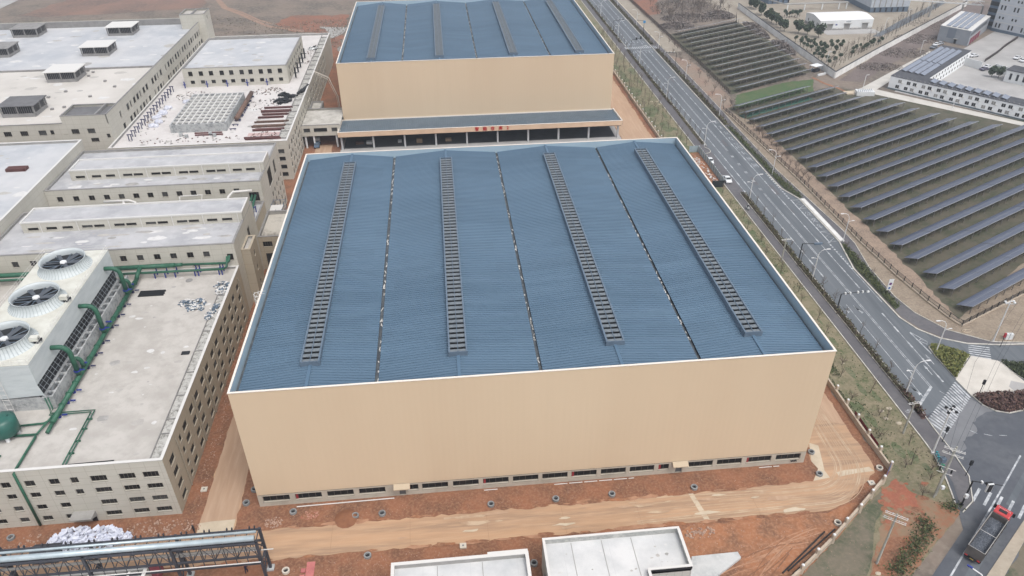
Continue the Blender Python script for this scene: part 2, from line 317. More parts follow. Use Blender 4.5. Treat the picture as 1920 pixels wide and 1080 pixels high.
zi = [[[(.1, 0), (.1, .9), (.9, .9), (.9, 0), (.1, 0)], [(.3, .2), (.3, .7)], [(.5, .2), (.5, .7)], [(.7, .2), (.7, .7)]],
      [[(.1, .9), (.9, .9)], [(.1, .6), (.9, .6)], [(.5, 1), (.5, .2)], [(.2, .9), (.2, .3)], [(.8, .9), (.8, .3)], [(.1, .2), (.3, 0)], [(.7, .2), (.9, 0)]],
      [[(.3, 1), (.3, .1)], [(0, .7), (.6, .7)], [(.2, .4), (.9, .4)], [(.6, .6), (.9, 0)]],
      [[(0, 0), (0, .9), (1, .9), (1, 0), (0, 0)], [(0, .45), (1, .45)], [(.5, .9), (.5, .45)]],
      [[(.2, .2), (.2, .8), (.8, .8), (.8, .2), (.2, .2)]],
      [[(.1, .9), (.9, .9)], [(.3, .9), (.2, .4), (.8, .4)], [(.6, .6), (.6, 0), (.9, 0)]],
      [[(.1, .8), (.5, 1)], [(.3, .7), (.3, .2), (.8, .2), (.8, .7), (.3, .7)], [(.3, .45), (.8, .45)], [(.9, .1), (1, 0)]],
      [[(.1, .9), (.5, .5), (.1, .1)], [(.5, 1), (.5, 0)], [(.5, .8), (.95, .8)], [(.7, .5), (.95, .5)]],
      [[(0, .9), (.5, .9), (.5, .4), (0, .4), (0, .9)], [(.6, 1), (.9, .6)], [(.1, .2), (.9, .2)], [(.3, .7), (.3, 0)]]]
for g, y in zip(zi, (118.5, 123.3, 128.0, 132.6, 135.4, 139.6, 144.6, 150.0, 155.2)): glyph(g, 127.4, y, 1.7, 3. if g is not zi[4] else 1.6)
def arrow(x, y, rz=0, turn=0, parent=None, ln=3.2):
    u = Vector((math.sin(rz), math.cos(rz))); v = Vector((math.cos(rz), -math.sin(rz)))
    def q(a, b): p = Vector((x, y))+v*a+u*b; return (p.x, p.y)
    mb = MB()
    if turn == 0: mb.flat([q(-.08, 0), q(.08, 0), q(.08, ln*.65), q(-.08, ln*.65)], .058); mb.flat([q(-.28, ln*.6), q(.28, ln*.6), q(0, ln)], .059)
    else:
        mb.flat([q(-.08, 0), q(.08, 0), q(.08, ln*.5), q(turn*.6, ln*.75), q(turn*.6, ln*.9), q(-.08, ln*.6)], .058)
        mb.flat([q(turn*.35, ln*.6), q(turn*.35, ln), q(turn*1., ln*.85)], .059)
    mb.build('lane_arrow', M_white, parent or mr_)
arrow(125.1, 19.2); arrow(127.3, 22.2)
arrow(119, 17, math.pi, -1); arrow(121.3, 21.5, math.pi, 1); arrow(118.4, 44, math.pi, -1); arrow(121.2, 43.5, math.pi, -1)
for x in (118.8, 121.4, 124.4, 127.2): arrow(x, 239.5, 0, 0, ln=2.5); arrow(x, 258, math.pi, 0, ln=2.5)
MB().box(117.5, 0, 0, 117.5, 0, 0) if False else None
MB().strip([(122.9, 15.9), (117.5, 11.0)], .5, .058).build('stop_line', M_white, mr_)
MB().strip([(123.2, 243.6), (128.6, 243.6)], .4, .058).build('stop_line', M_white, mr_); MB().strip([(117.6, 252.6), (122.6, 252.6)], .4, .058).build('stop_line', M_white, mr_)
A, B_, Cc, D = [Vector(p) for p in ((117.1, 7.4), (128.1, 16.7), (128.4, 12.2), (118.6, 3.7))]
for i in range(19):                                       # zebra at the junction
    t = i/18; p = A.lerp(B_, t); q = D.lerp(Cc, t)
    MB().strip([tuple(p), tuple(q)], .38, .059).build('zebra_stripe', M_white, mr_)
for i in range(17): x = 116.6+i*.86; MB().flat([(x, 249.6), (x+.45, 249.6), (x+.55, 246.4), (x+.1, 246.4)], .059).build('zebra_stripe', M_white, mr_)
for i in range(6):
    t = i/5; p = Vector((137.7, 27.3)).lerp(Vector((135.9, 24.1)), t); q = Vector((141.5, 26.)).lerp(Vector((139.6, 22.6)), t)
    MB().strip([tuple(p), tuple(q)], .3, .059).build('zebra_stripe', M_white, mr_)
for i in range(5):
    t = i/4; p = Vector((116.6, -8.6)).lerp(Vector((121.6, -12.6)), t); q = Vector((113.9, -10.9)).lerp(Vector((118.9, -14.9)), t)
    MB().strip([tuple(p), tuple(q)], .42, .043).build('zebra_stripe', M_white, sr_)
MB().strip([(128, -2.5), (122, -7.5), (116, -12.4), (108, -18.9), (98, -27)], .25, .044).build('centre_line', M_white, sr_)
MB().strip([(134, 0), (127, -5.8), (119, -12.4)], .9, .042).build('grey_patch', M_asph, sr_)
MB().strip([(116.5, -14.5), (108, -21.4), (100, -28)], 1.1, .042).build('grey_patch', M_asph, sr_)
for a, b in (((120.4, 6.6), (121.2, 5.6)), ((123, 4.2), (123.9, 3.2)), ((125, 3), (126.2, 2.4)), ((127.5, 2.4), (128.8, 2.2)), ((123.8, 14.6), (124.3, 13.6)), ((125, 12.8), (125.4, 11.8))):
    MB().strip([a, b], .12, .062).build('guide_dash', M_white, sr_)
mk = MB(); q = P(1680, 640, 8, (340, 10), (500, 180)); mk.strip(P(1440, 400, 4, (1065, 895), (1225, 1055)), .3, .06)
mk.strip(P(1440, 400, 4, (1065, 892), (1195, 965), (1190, 985)), .15, .061); mk.strip(P(1440, 400, 4, (1150, 940), (1130, 955), (1195, 985)), .14, .062)
mk.strip(P(1440, 400, 4, (1195, 965), (1150, 950)), .12, .063); mk.build('chevron_marking', M_white, mr_)
bc = MB(); bx, by = 115.2, 9.9
for s_ in (-.5, .5): bc.strip([(bx+s_+.3*math.cos(a), by+.1*s_+.3*math.sin(a)) for a in [k*math.tau/10 for k in range(11)]], .08, .062)
bc.strip([(bx-.5, by), (bx-.2, by+.5), (bx+.4, by+.5), (bx+.5, by), (bx, by), (bx-.2, by+.5)], .08, .063); bc.build('bicycle_symbol', M_white, bpy.data.objects['left_pavement'])
MB().flat(jag(P(1440, 600, 4, (1190, 740), (1520, 590), (1600, 640), (1700, 680), (1640, 690), (1560, 740), (1530, 770), (1570, 830), (1540, 860), (1460, 910), (1490, 960), (1440, 1010), (1360, 960)), .25, .6), .04).build('dry_patch', mat('dry_asphalt', (112, 114, 118), (104, 106, 110), .3), sr_)
structure('far_side_path', MB().prism(P(1440, 810, 4, (1960, 600), (1640, 1080), (1500, 1290), (1640, 1290), (1775, 1080), (1990, 700)), .03, .15), mat('tan_paving', (160, 148, 130), (144, 132, 114), .5, .9, (172, 160, 142), 2))
structure('far_side_grass', MB().flat(jag(P(1440, 810, 4, (2000, 730), (1775, 1080), (1640, 1290), (2300, 1290), (2300, 700)), .2, 1), .06), MATS['dark_scrub_grass'])
# kerbs
def kerb(pts, wd=.2, h=.13, z=.05, par=None): MB().strip(pts, wd, z, z+h).build('kerb', M_kerb, par)
lp = bpy.data.objects['left_pavement']; rp = bpy.data.objects['right_pavement']
kerb([(113.5, 420), (113.5, 2), (113.4, -.7), (112.6, -5), (111.6, -8.5), (110.8, -11)], par=lp)
kerb([(117.15, 22), (117.3, 10), (117.2, 8.5), (117, 5), (117, 0), (116.4, -6), (113.8, -11), (110.9, -12.9)], .16, par=lp)
kerb([(117.45, 100), (117.45, 22)], .14, par=lp); kerb([(117.5, 420), (117.5, 135)], .2, par=lp); kerb([(116.0, 100), (116., 60), (116.2, 24), (116.4, 11)], .12, par=lp)
kerb([(128.85, 420), (128.85, 102), (131.2, 95.2), (131.2, 70.8), (128.6, 58), (128.9, 38), (130.4, 33.6), (133.3, 30.2), (137.8, 27.8), (143.4, 26.8), (150, 26.3)], .3, par=rp)
kerb([(133.2, 420), (133.2, 170), (132.8, 150), (132.6, 114), (134.8, 77), (134.7, 69.7), (132.6, 58.4), (132.1, 46), (133.1, 39.4), (136.6, 32.6), (143.2, 27.8), (149.5, 26.9), (160, 27)], .15, par=rp)
MB().box(131.4, 70.9, .05, 132.6, 94.8, .3).build('bus_stop_platform', mat('platform_white', (204, 202, 198), (188, 186, 182), .5), rp)
structure('far_pavement_line', MB().flat([(133.2, 250), (133.8, 250), (133.8, 420), (133.2, 420)], .06), M_pale)
# traffic islands
isl = [tuple(p) for p in P(1680, 640, 8, (480, 110), (520, 60), (1120, 222), (890, 575), (560, 200))]
structure('corner_plaza', MB().prism(P(1680, 640, 8, (1120, 225), (1530, 300), (1960, 640), (1960, 780), (1140, 835), (890, 580)), .03, .17), mat('plaza_slabs', (190, 184, 174), (176, 170, 160), .3, .9))
structure('paving_patch', MB().flat(P(1680, 640, 8, (1720, 600), (1920, 640), (1960, 780), (1790, 770), (1690, 690)), .18), M_yard)
# east side fields
structure('leaf_verge', MB().flat(jag([(133.3, 165), (133, 150), (132.8, 114), (135, 77), (134.9, 69.7), (132.8, 58.4), (132.3, 46), (133.3, 39.6), (136.8, 32.8), (143.3, 28), (149.5, 27.1), (230, 27), (230, 60), (170, 56), (141, 36), (141.4, 60), (142, 110), (141, 150), (138, 160)], .2, 2), .03), M_dry)
structure('leaf_litter', MB().flat(jag([(136.8, 150), (137, 106), (137, 76), (138, 54), (141.3, 38), (141.8, 50), (142, 80), (141.6, 110), (140.6, 150)], .5, 1.5), .045), M_leaf)
structure('solar_field', MB().flat(jag([(141, 34), (260, 92), (260, 122), (204, 170), (184.5, 186), (136.4, 168), (137.4, 150), (140.6, 60)], .4, 3), .02), M_field)
structure('upper_solar_field', MB().flat(jag([(142.4, 182), (184, 205), (188, 290), (142, 268)], .4, 3), .02), M_field)
structure('vegetable_plot', MB().flat(jag([(138, 166), (175, 182), (181, 196), (168, 193), (144, 181)], .4, 1.5), .05), M_green)
structure('green_net_strip', MB().flat(jag([(137.4, 160), (170, 176), (171, 173.5), (138.2, 157.2)], .2, 1.5), .06), M_net)
structure('red_verge', MB().flat(jag([(133.4, 165), (133.4, 235), (140.4, 226), (141.2, 180), (138.6, 170)], .5, 2), .02), mat('red_verge_soil', (126, 112, 98), (132, 102, 86), .09, .95, (160, 136, 120), 1, bump=.2))
structure('sandy_verge', MB().flat(jag([(133.8, 240), (134, 420), (139, 420), (140.4, 240)], .4, 3), .02), M_plat)
structure('hill_bank', MB().flat(jag([(190.5, 193), (198, 190), (262, 246), (330, 300), (325, 312), (260, 262)], .4, 3), .03), M_bank)
structure('compound_ground', MB().flat([(191, 197), (330, 314), (420, 420), (180, 420), (181, 300)], .025), M_plat)
structure('dirt_path', MB().strip(P(1440, 0, 4, (330, 580), (420, 625), (520, 660), (610, 700)), 1.2, .06), M_soil2)
structure('concrete_lane', MB().flat(P(1440, 0, 4, (1210, 385), (1235, 395), (900, 620), (815, 672), (1920, 918), (1920, 948), (760, 700), (640, 712), (605, 700), (710, 655)), .07), mat('lane_concrete', (186, 182, 174), (172, 168, 160), .2))
structure('service_yard', MB().flat([(205, 178), (250, 214), (262, 226), (330, 280), (330, 130), (236, 140)], .04), M_yard)
structure('compound_road', MB().flat([p for p in P(1440, 0, 4, (780, 275), (840, 275), (1000, 200), (1340, 20), (1300, 5), (1000, 150))], .08), M_asph)
for q_ in (((20, 320), (8, 300)), ): pass
structure('dirt_track', MB().strip(P(320, 0, 4, (330, -30), (400, 60), (520, 105), (640, 160), (740, 200), (1000, 235)), 2.4, .05).strip(P(320, 0, 4, (340, -30), (420, 55), (540, 95), (660, 150), (760, 180)), 1.4, .052), mat('track_dust', (148, 118, 98), (132, 106, 90), .3))
structure('red_clearing', MB().flat(jag(P(320, 0, 4, (780, 180), (900, 120), (1340, 110), (1240, 420), (1190, 300), (1190, 245), (900, 235)), 1.5, 4), .04), M_redpatch)
structure('rubble_patch', MB().flat(jag(P(320, 0, 4, (1110, 200), (1320, 205), (1280, 260), (1200, 290), (1190, 245)), 1, 3), .06), mat('grey_rubble', (150, 148, 144), (126, 122, 116), .6, .95, (170, 168, 164), 2))
structure('red_far_patch', MB().flat(jag(P(1080, 0, 8, (830, 0), (1220, 0), (1250, 210), (1080, 230)), 1.5, 4), .04), M_redpatch)
structure('brown_far_patch', MB().flat(jag(P(0, 0, 4, (700, -60), (1600, -60), (1500, 60), (900, 100), (300, 130), (120, 120)), 2, 6), .03), mat('far_red_scrub', (128, 98, 84), (98, 84, 76), .05, .95, (134, 112, 98), .6))
structure('white_far_slab', MB().flat(P(0, 0, 4, (-100, 0), (140, 0), (0, 66), (-100, 90)), .05), M_yard)
# ================================================================ BUILDINGS
M_tan = mat('tan_cladding', (202, 178, 146), (197, 172, 140), .05, .6, (197, 173, 141), .7, stretch=(1, 1, .1), spec=.35)
def corr(m, ang_axis, per, st=.35):
    """shallow profiled-sheet relief running along one axis"""
    n = m.node_tree; b = n.nodes['Principled BSDF']; g = n.nodes.new('ShaderNodeNewGeometry'); wv = n.nodes.new('ShaderNodeTexWave')
    wv.bands_direction = ang_axis; wv.inputs['Scale'].default_value = .314/per; wv.inputs['Distortion'].default_value = 0
    n.links.new(g.outputs['Position'], wv.inputs['Vector']); bp = n.nodes.new('ShaderNodeBump'); bp.inputs['Strength'].default_value = st; bp.inputs['Distance'].default_value = .1
    n.links.new(wv.outputs['Fac'], bp.inputs['Height']); n.links.new(bp.outputs[0], b.inputs['Normal'])
corr(M_tan, 'X', .9, .04)
M_plinth = mat('grey_plinth', (176, 166, 150), (160, 150, 134), .4, .9)
M_blue = mat('blue_roof_sheet', (80, 107, 130), (72, 99, 122), .03, .45, (84, 111, 133), .25, stretch=(.25, 2, 1), spec=.4)
def sheet_tones(m, wid, hei, amt):
    # each roof sheet a slightly different tone
    n = m.node_tree; b = n.nodes['Principled BSDF']; src = b.inputs['Base Color'].links[0].from_socket
    g = n.nodes.new('ShaderNodeNewGeometry'); br = n.nodes.new('ShaderNodeTexBrick'); br.inputs['Scale'].default_value = 1; br.inputs['Brick Width'].default_value = wid; br.inputs['Row Height'].default_value = hei
    br.inputs['Color1'].default_value = (1-amt,)*3+(1,); br.inputs['Color2'].default_value = (1+amt*.4,)*3+(1,); br.inputs['Mortar'].default_value = (1-amt*2,)*3+(1,); br.inputs['Mortar Size'].default_value = .02; br.offset = .37
    n.links.new(g.outputs['Position'], br.inputs['Vector']); mx = n.nodes.new('ShaderNodeMix'); mx.data_type = 'RGBA'; mx.blend_type = 'MULTIPLY'; mx.inputs[0].default_value = 1
    n.links.new(src, mx.inputs[6]); n.links.new(br.outputs['Color'], mx.inputs[7]); n.links.new(mx.outputs[2], b.inputs['Base Color'])
sheet_tones(M_blue, 11.31, 3.72, .06)
M_rf = mat('ridge_blue', (74, 102, 126), rough=.5)
M_blue2 = mat('blue_parapet_sheet', (150, 174, 188), (142, 166, 182), .2, .5)
M_bluegrey = mat('vent_frame', (90, 108, 126), (82, 100, 118), .5, .5)
M_ventpan = mat('vent_panel', (108, 116, 122), (88, 98, 106), 1.2, .6)
M_cap = mat('cream_flashing', (214, 204, 192), rough=.5)
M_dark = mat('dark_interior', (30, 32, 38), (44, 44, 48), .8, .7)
M_black = mat('black_metal', (34, 36, 40), rough=.6)
M_glass = mat('window_dark', (40, 38, 38), (58, 56, 54), .9, .6, (30, 30, 32), 3, spec=.15)
M_glass2 = mat('window_grey_reflection', (70, 70, 70), (52, 52, 52), .7, .55, (88, 88, 86), 1.5, spec=.15); M_glass3 = mat('window_open', (26, 25, 26), (44, 40, 38), .8, .8, spec=.1)  # mid-grey variant carries a dull reflection in its colour
M_sill = mat('sill_stone', (150, 144, 130), (132, 126, 114), 1)
M_frame = mat('window_frame', (92, 84, 74), rough=.6)
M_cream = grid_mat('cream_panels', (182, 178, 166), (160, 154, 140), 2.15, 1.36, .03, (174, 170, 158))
M_creamside = grid_mat('tan_and_shade_panels', (164, 152, 132), (142, 130, 110), 2.15, 2.5, .03, (162, 150, 130))  # tan on tower and link; on cream east walls the shade is painted in
M_conroof = mat('grey_roof', (174, 172, 170), (160, 160, 161), .07, .85, (190, 188, 186), .4, mixf=(.35, .6))
M_conroof2 = mat('pale_roof', (176, 171, 164), (160, 155, 148), .12, .85, (144, 138, 131), .5, mixf=(.45, .62))
M_blueroof = mat('blue_white_roof', (180, 180, 181), (158, 162, 168), .04, .8, (182, 184, 186), .15, mixf=(.35, .6))
M_greyroof = mat('cool_grey_roof', (168, 168, 170), (148, 149, 153), .07, .8, (182, 182, 184), .35, mixf=(.35, .6))
M_coping = mat('grey_coping', (134, 132, 130), (120, 118, 116), .6, .85)
M_coplight = mat('light_coping', (196, 194, 190), rough=.6)
M_parin = mat('render_grey', (150, 148, 144), (136, 134, 130), .4, .9)
M_wht = mat('white_wall', (206, 208, 208), (196, 198, 198), .3, .7)
M_ringp = mat('ring_pale', (186, 178, 164))
M_pipe = mat('drain_pipe', (150, 142, 126), rough=.6)
WIN = {}
def window(parent, x, y, z, w_, h, face, rec=.22, mull=True, m=None, label=None):
    """window set back in its opening; face S looks to -y, E to +x, N, W"""
    if m is None: m = random.choice((M_glass, M_glass, M_glass3, M_glass3, M_glass2))
    key = (round(w_, 2), round(h, 2), face, rec, mull, m.name if m else '')
    if key not in WIN:
        mb = MB(); a = w_/2; b = h/2
        def bx(u0, d0, z0, u1, d1, z1):
            if face == 'S': mb.box(u0, d0, z0, u1, d1, z1)
            elif face == 'N': mb.box(u0, -d1, z0, u1, -d0, z1)
            elif face == 'E': mb.box(-d1, u0, z0, -d0, u1, z1)
            else: mb.box(d0, u0, z0, d1, u1, z1)
        bx(-a, rec, -b, a, rec+.05, b); mb.cm = 1; t = .05
        mb.cm = 2; bx(-a-.08, -.05, -b-.07, a+.08, .03, -b-.005); mb.cm = 1
        if mull:
            bx(-a, rec-.05, b-t, a, rec-.005, b); bx(-a, rec-.05, -b, a, rec-.005, -b+t)
            for u in (-a, a-t, -t/2)+((-a*.5, a*.5) if w_ > 2 else ()): bx(u, rec-.05, -b+t, u+t, rec-.006, b-t)
        WIN[key] = mb.mesh('window', [m or M_glass, M_frame, M_sill])
    o = bpy.data.objects.new('window', WIN[key]); C.objects.link(o); off = Vector((0, 0, 0)); p = parent
    while p: off += p.location; p = p.parent
    o.parent = parent; o.location = Vector((x, y, z))-off
    if label: o['label'] = label
    return o
def wall(mb, face, pl, a0, a1, z0, z1, rects=(), rec=.25):
    """wall plane with real openings and reveals; face S: y=pl, a is x; E: x=pl, a is y"""
    def pt(a, z, d=0.):
        return {'S': (a, pl+d, z), 'N': (a, pl-d, z), 'E': (pl-d, a, z), 'W': (pl+d, a, z)}[face]
    fl = face in 'SE'
    def q(*p): mb.quad(*(p if fl else p[::-1]))
    rects = [r for r in rects if r[0] > a0 and r[1] < a1 and r[2] > z0 and r[3] < z1]
    us = sorted({round(v, 3) for r in rects for v in r[:2]} | {a0, a1}); zs = sorted({round(v, 3) for r in rects for v in r[2:]} | {z0, z1})
    for j in range(len(zs)-1):
        zm = (zs[j]+zs[j+1])/2; run = None
        for i in range(len(us)-1):
            um = (us[i]+us[i+1])/2; hole = any(r[0] < um < r[1] and r[2] < zm < r[3] for r in rects)
            if not hole and run is None: run = us[i]
            if hole and run is not None: q(pt(run, zs[j]), pt(us[i], zs[j]), pt(us[i], zs[j+1]), pt(run, zs[j+1])); run = None
        if run is not None: q(pt(run, zs[j]), pt(a1, zs[j]), pt(a1, zs[j+1]), pt(run, zs[j+1]))
    for x0, x1, b0, b1 in rects:
        q(pt(x0, b1), pt(x1, b1), pt(x1, b1, rec), pt(x0, b1, rec)); q(pt(x0, b0, rec), pt(x1, b0, rec), pt(x1, b0), pt(x0, b0))
        q(pt(x0, b0), pt(x0, b1), pt(x0, b1, rec), pt(x0, b0, rec)); q(pt(x1, b0, rec), pt(x1, b1, rec), pt(x1, b1), pt(x1, b0))
def ring(mb, x0, y0, x1, y1, z0, z1, t):
    mb.box(x0, y0, z0, x1, y0+t, z1); mb.box(x0, y1-t, z0, x1, y1, z1); mb.box(x0, y0+t, z0, x0+t, y1-t, z1); mb.box(x1-t, y0+t, z0, x1, y1-t, z1)
def house(name, label, cat, x0, x1, y0, y1, zt, zr, S=(), E=(), z0=0., mw=None, mr=None, mc=None, mE=None, t=.35, group=None, mull=True, cap=.08):
    """walls with openings, roof slab, parapet and coping. S/E: (a0,a1,z0,z1) openings"""
    T = thing(name, label, cat, ((x0+x1)/2, (y0+y1)/2, z0), group)
    mb = MB(); wall(mb, 'S', y0, x0, x1, z0, zt, S)
    if not mE: wall(mb, 'E', x1, y0, y1, z0, zt, E)
    wall(mb, 'N', y1, x0, x1, z0, zt); wall(mb, 'W', x0, y0, y1, z0, zt); mb.build('wall', mw or M_cream, T)
    if mE: m2 = MB(); wall(m2, 'E', x1, y0, y1, z0, zt, E); m2.build('side_wall', mE, T)
    pi = MB(); ring(pi, x0+.02, y0+.02, x1-.02, y1-.02, zr-.1, zt-.01, t); pi.build('parapet', M_parin, T)
    cp = MB(); ring(cp, x0-.06, y0-.06, x1+.06, y1+.06, zt, zt+cap, t+.14); cp.build('coping', mc or M_coping, T)
    MB().box(x0+.1, y0+.1, zr-.3, x1-.1, y1-.1, zr).build('roof', mr or M_conroof, T)
    for r in S: window(T, (r[0]+r[1])/2, y0, (r[2]+r[3])/2, r[1]-r[0], r[3]-r[2], 'S', mull=mull)
    for r in E: window(T, x1, (r[0]+r[1])/2, (r[2]+r[3])/2, r[1]-r[0], r[3]-r[2], 'E', mull=mull)
    return T
M_stain = [mat('stain_dark', (140, 138, 134), (160, 158, 154), .8, .9), mat('stain_mid', (158, 154, 148), (170, 166, 160), .8, .9), mat('stain_light', (196, 195, 193), (182, 181, 178), .8, .9)]
def stains(T, x0, x1, y0, y1, z, n, sz=(.3, 1.6), long_=1.):
    mb = MB()
    for i in range(n):
        x, y = random.uniform(x0+1, x1-1), random.uniform(y0+1, y1-1); s = random.uniform(*sz)*random.random()**.7; k = random.randint(6, 10); ph = random.uniform(0, 6); e = random.uniform(.3, 1)
        q = [(x+s*random.uniform(.6, 1.1)*math.cos(ph+a*math.tau/k)*long_, y+s*e*random.uniform(.6, 1.1)*math.sin(ph+a*math.tau/k)) for a in range(k)]
        mb.cm = random.choice((0, 1, 1, 2, 2)); mb.flat(q, z+.004+i*.00008)
    tag(mb.build('roof_stains', M_stain, T), kind='stuff')
def seams(T, xs, y0, y1, z, m):
    for x in xs: MB().box(x-.05, y0, z, x+.05, y1, z+.03).build('membrane_seam', m, T)
# ---------------------------------------------------------------- the two warehouses
Wd, Dp, Hh = 90.47, 85.62, 24.
def warehouse(name, label, Y0, Y1, my0, my1, front=True):
    T = thing(name, label, 'warehouse', (Wd/2, (Y0+Y1)/2, 0))
    W = []
    if front:
        spans = [(.75, 4.95), (5.8, 10.), (10.85, 15.05), (15.9, 20.1), (23.6, 25.4), (26, 30.2), (31, 35.2), (35.9, 40.1), (40.8, 45), (45.65, 49.85), (50.5, 54.7), (55.4, 59.6), (60.25, 64.4), (65.1, 66.9), (70.2, 74.4), (75.1, 79.4), (80.2, 84.5), (85.3, 89.6)]
        W = [(a, b, 1.0, 2.3) for a, b in spans]
        mb = MB(); wall(mb, 'S', Y0-.06, 0, Wd, 0, 2.6, W+[(22.3, 23.3, .05, 1.8), (68.1, 69.2, .05, 2.0)], .3); mb.build('plinth_wall', M_plinth, T)
        mb = MB(); wall(mb, 'S', Y0, 0, Wd, 2.6, Hh)
        for i, (a, b) in enumerate(spans):
            o = window(T, (a+b)/2, Y0-.06, 1.65, b-a, 1.3, 'S', .28, True, M_glass3)
            if i % 3 == 1 or i in (13,): MB().box(a+.1, Y0+.1, 1.05, a+.45, Y0+.21, 2.0).build('red_hydrant_box', mat('red_paint', (150, 40, 44)), o)
        for a, b in ((22.3, 23.3), (68.1, 69.2)):
            MB().box(a, Y0+.18, .05, b, Y0+.24, 1.9).build('door', mat('grey_door', (92, 92, 92)), T)
            c = (a+b)/2; MB().quad((c-1.3, Y0-.07, 2.7), (c-1.3, Y0-1.0, 2.4), (c+1.3, Y0-1.0, 2.4), (c+1.3, Y0-.07, 2.7)).box(c-1.3, Y0-1.03, 2.24, c+1.3, Y0-1.0, 2.42).quad((c-1.3, Y0-.07, 2.58), (c+1.3, Y0-.07, 2.58), (c+1.3, Y0-1.0, 2.25), (c-1.3, Y0-1.0, 2.25)).build('door_canopy', mat('canopy_cream', (176, 158, 132)), T)
    else:
        mb = MB(); wall(mb, 'S', Y0, 0, Wd, 0, Hh, [(.8, 89.6, .1, 4.5)], .6)
        MB().box(.7, Y0+.6, .05, 89.7, Y0+.8, 4.6).build('loading_bay', M_dark, T)  # dark sheet paints the shaded depth under the canopy
    wall(mb, 'N', Y1, 0, Wd, 0, Hh); wall(mb, 'W', 0, Y0, Y1, 0, Hh); wall(mb, 'E', Wd, Y0, Y1, 0, Hh); mb.build('wall', M_tan, T)
    pi = MB(); ring(pi, .03, Y0+.03, Wd-.03, Y1-.03, 21.6, Hh-.02, .18); pi.build('parapet', M_blue2, T)
    cp = MB(); ring(cp, -.08, Y0-.08, Wd+.08, Y1+.08, Hh, Hh+.1, .32); cp.build('flashing', M_cap, T)
    VX = (0, 20.8, 45.4, 70., Wd); rz, vz = 23.55, 22.45
    for i in range(4):                                   # four gabled bays
        xl, xr, xc = VX[i], VX[i+1], (10.85, 33.1, 57.5, 79.6)[i]; g = .27 if i else .75; g2 = .27 if i < 3 else .75
        for nm, xa, xb in (('roof_slope', xl+g, xc), ('roof_slope', xr-g2, xc)):
            mb = MB(); z = lambda x, e=(xl if xa < xc else xr): vz+(rz-vz)*(1-abs(x-xc)/abs(e-xc))
            mb.quad(*((xa, Y0+.2, z(xa)), (xb, Y0+.2, rz), (xb, Y1-.2, rz), (xa, Y1-.2, z(xa)))[::(1 if xa < xb else -1)])
            y = Y0+.5; p = .62; h = .13                   # standing ribs, one every .47 m
            while y < Y1-.4:
                a = [(xa, y-.09, z(xa)+.001), (xa, y-.06, z(xa)+h), (xa, y+.06, z(xa)+h), (xa, y+.09, z(xa)+.001)]
                b = [(xb, v[1], v[2]-z(xa)+rz) for v in a]
                mb.add(a+b, [(0, 4, 5, 1), (1, 5, 6, 2), (2, 6, 7, 3)] if xa > xb else [(1, 5, 4, 0), (2, 6, 5, 1), (3, 7, 6, 2)]); y += p
            mb.build(nm, M_blue, T)
        zt = rz+.16
        MB().box(xc-.25, Y0+.2, rz-.05, xc+.25, my0, zt+.04).build('ridge_flashing', M_rf, T); MB().box(xc-.25, my1, rz-.05, xc+.25, Y1-.2, zt+.04).build('ridge_flashing', M_rf, T)
        v = MB(); v.box(xc-1.45, my0, rz-.1, xc-1.2, my1, rz+.85).box(xc+1.2, my0, rz-.1, xc+1.45, my1, rz+.85).box(xc-1.45, my0-.12, rz-.3, xc+1.45, my0, rz+.85).box(xc-1.45, my1, rz-.3, xc+1.45, my1+.12, rz+.85).box(xc-.04, my0, rz+.5, xc+.04, my1, rz+.79)
        vt = v.build('ridge_vent', M_bluegrey, T)
        n = 57; st = (my1-my0)/n; pn = MB(); pd = MB().box(xc-1.2, my0, rz, xc+1.2, my1, rz+.2)
        for k in range(n): y = my0+k*st; pn.box(xc-1.2, y+st*.0, rz+.6, xc+1.2, y+st*.56, rz+.7)
        pn.build('vent_panels', M_ventpan, vt); pd.build('vent_throat', M_black, vt)
    M_gut = mat('gutter_metal', (66, 72, 78), (90, 96, 100), .8, .6)
    scr = MB()
    for x, a, b in ((.4, -.4, .35), (VX[1], -.3, .3), (VX[2], -.3, .3), (VX[3], -.3, .3), (Wd-.4, -.35, .4)):
        MB().box(x+a, Y0+.2, 21.9, x+b, Y1-.2, 22.1).build('gutter', M_gut, T)
        if .5 < x < 90:
            y = Y0+1
            while y < Y1-1:
                y += random.expovariate(.55)
                scr.obox((x+random.uniform(-.12, .15), y), random.uniform(1.2, 1.9), random.uniform(.25, 1.2), random.uniform(.08, .22), 22.12, 22.2)
    if scr.v: tag(scr.build('gutter_straps', M_coplight, T), kind='stuff')
    return T
w1 = warehouse('warehouse', 'huge tan warehouse with ribbed blue roof and low windows, in the centre', 0, Dp, 5.7, 79.)
w2 = warehouse('warehouse', 'tan warehouse with blue roof and a lean-to loading canopy, behind the central one', 158.2, 244.6, 162.2, 236.4, False)
def cage(T, x, y, side):
    mb = MB()
    for k in range(5): 
        z = 21.5+k*.8; mb.tube([(x+side*(.1+.7*math.sin(a)), y+.5*math.cos(a)*1.3, z) for a in [i*math.pi/6 for i in range(7)]], .05, 4)
    for a in (0, 1.05, 2.1, 3.14): mb.tube([(x+side*(.1+.7*math.sin(a)), y+.65*math.cos(a), 19), (x+side*(.1+.7*math.sin(a)), y+.65*math.cos(a), 25)], .04, 4)
    mb.tube([(x-side*1.2, y-.4, 25), (x, y-.4, 25), (x, y+.4, 25), (x-side*1.2, y+.4, 25)], .04, 4); mb.build('ladder_cage', M_coplight, T)
cage(w1, 0, 24.5, -1); cage(w1, Wd, 70, 1)
MB().tube([(5.9, -.75, .12), (21.4, -.62, .12)], .09, 6).build('drain_pipe', M_coplight, w1)
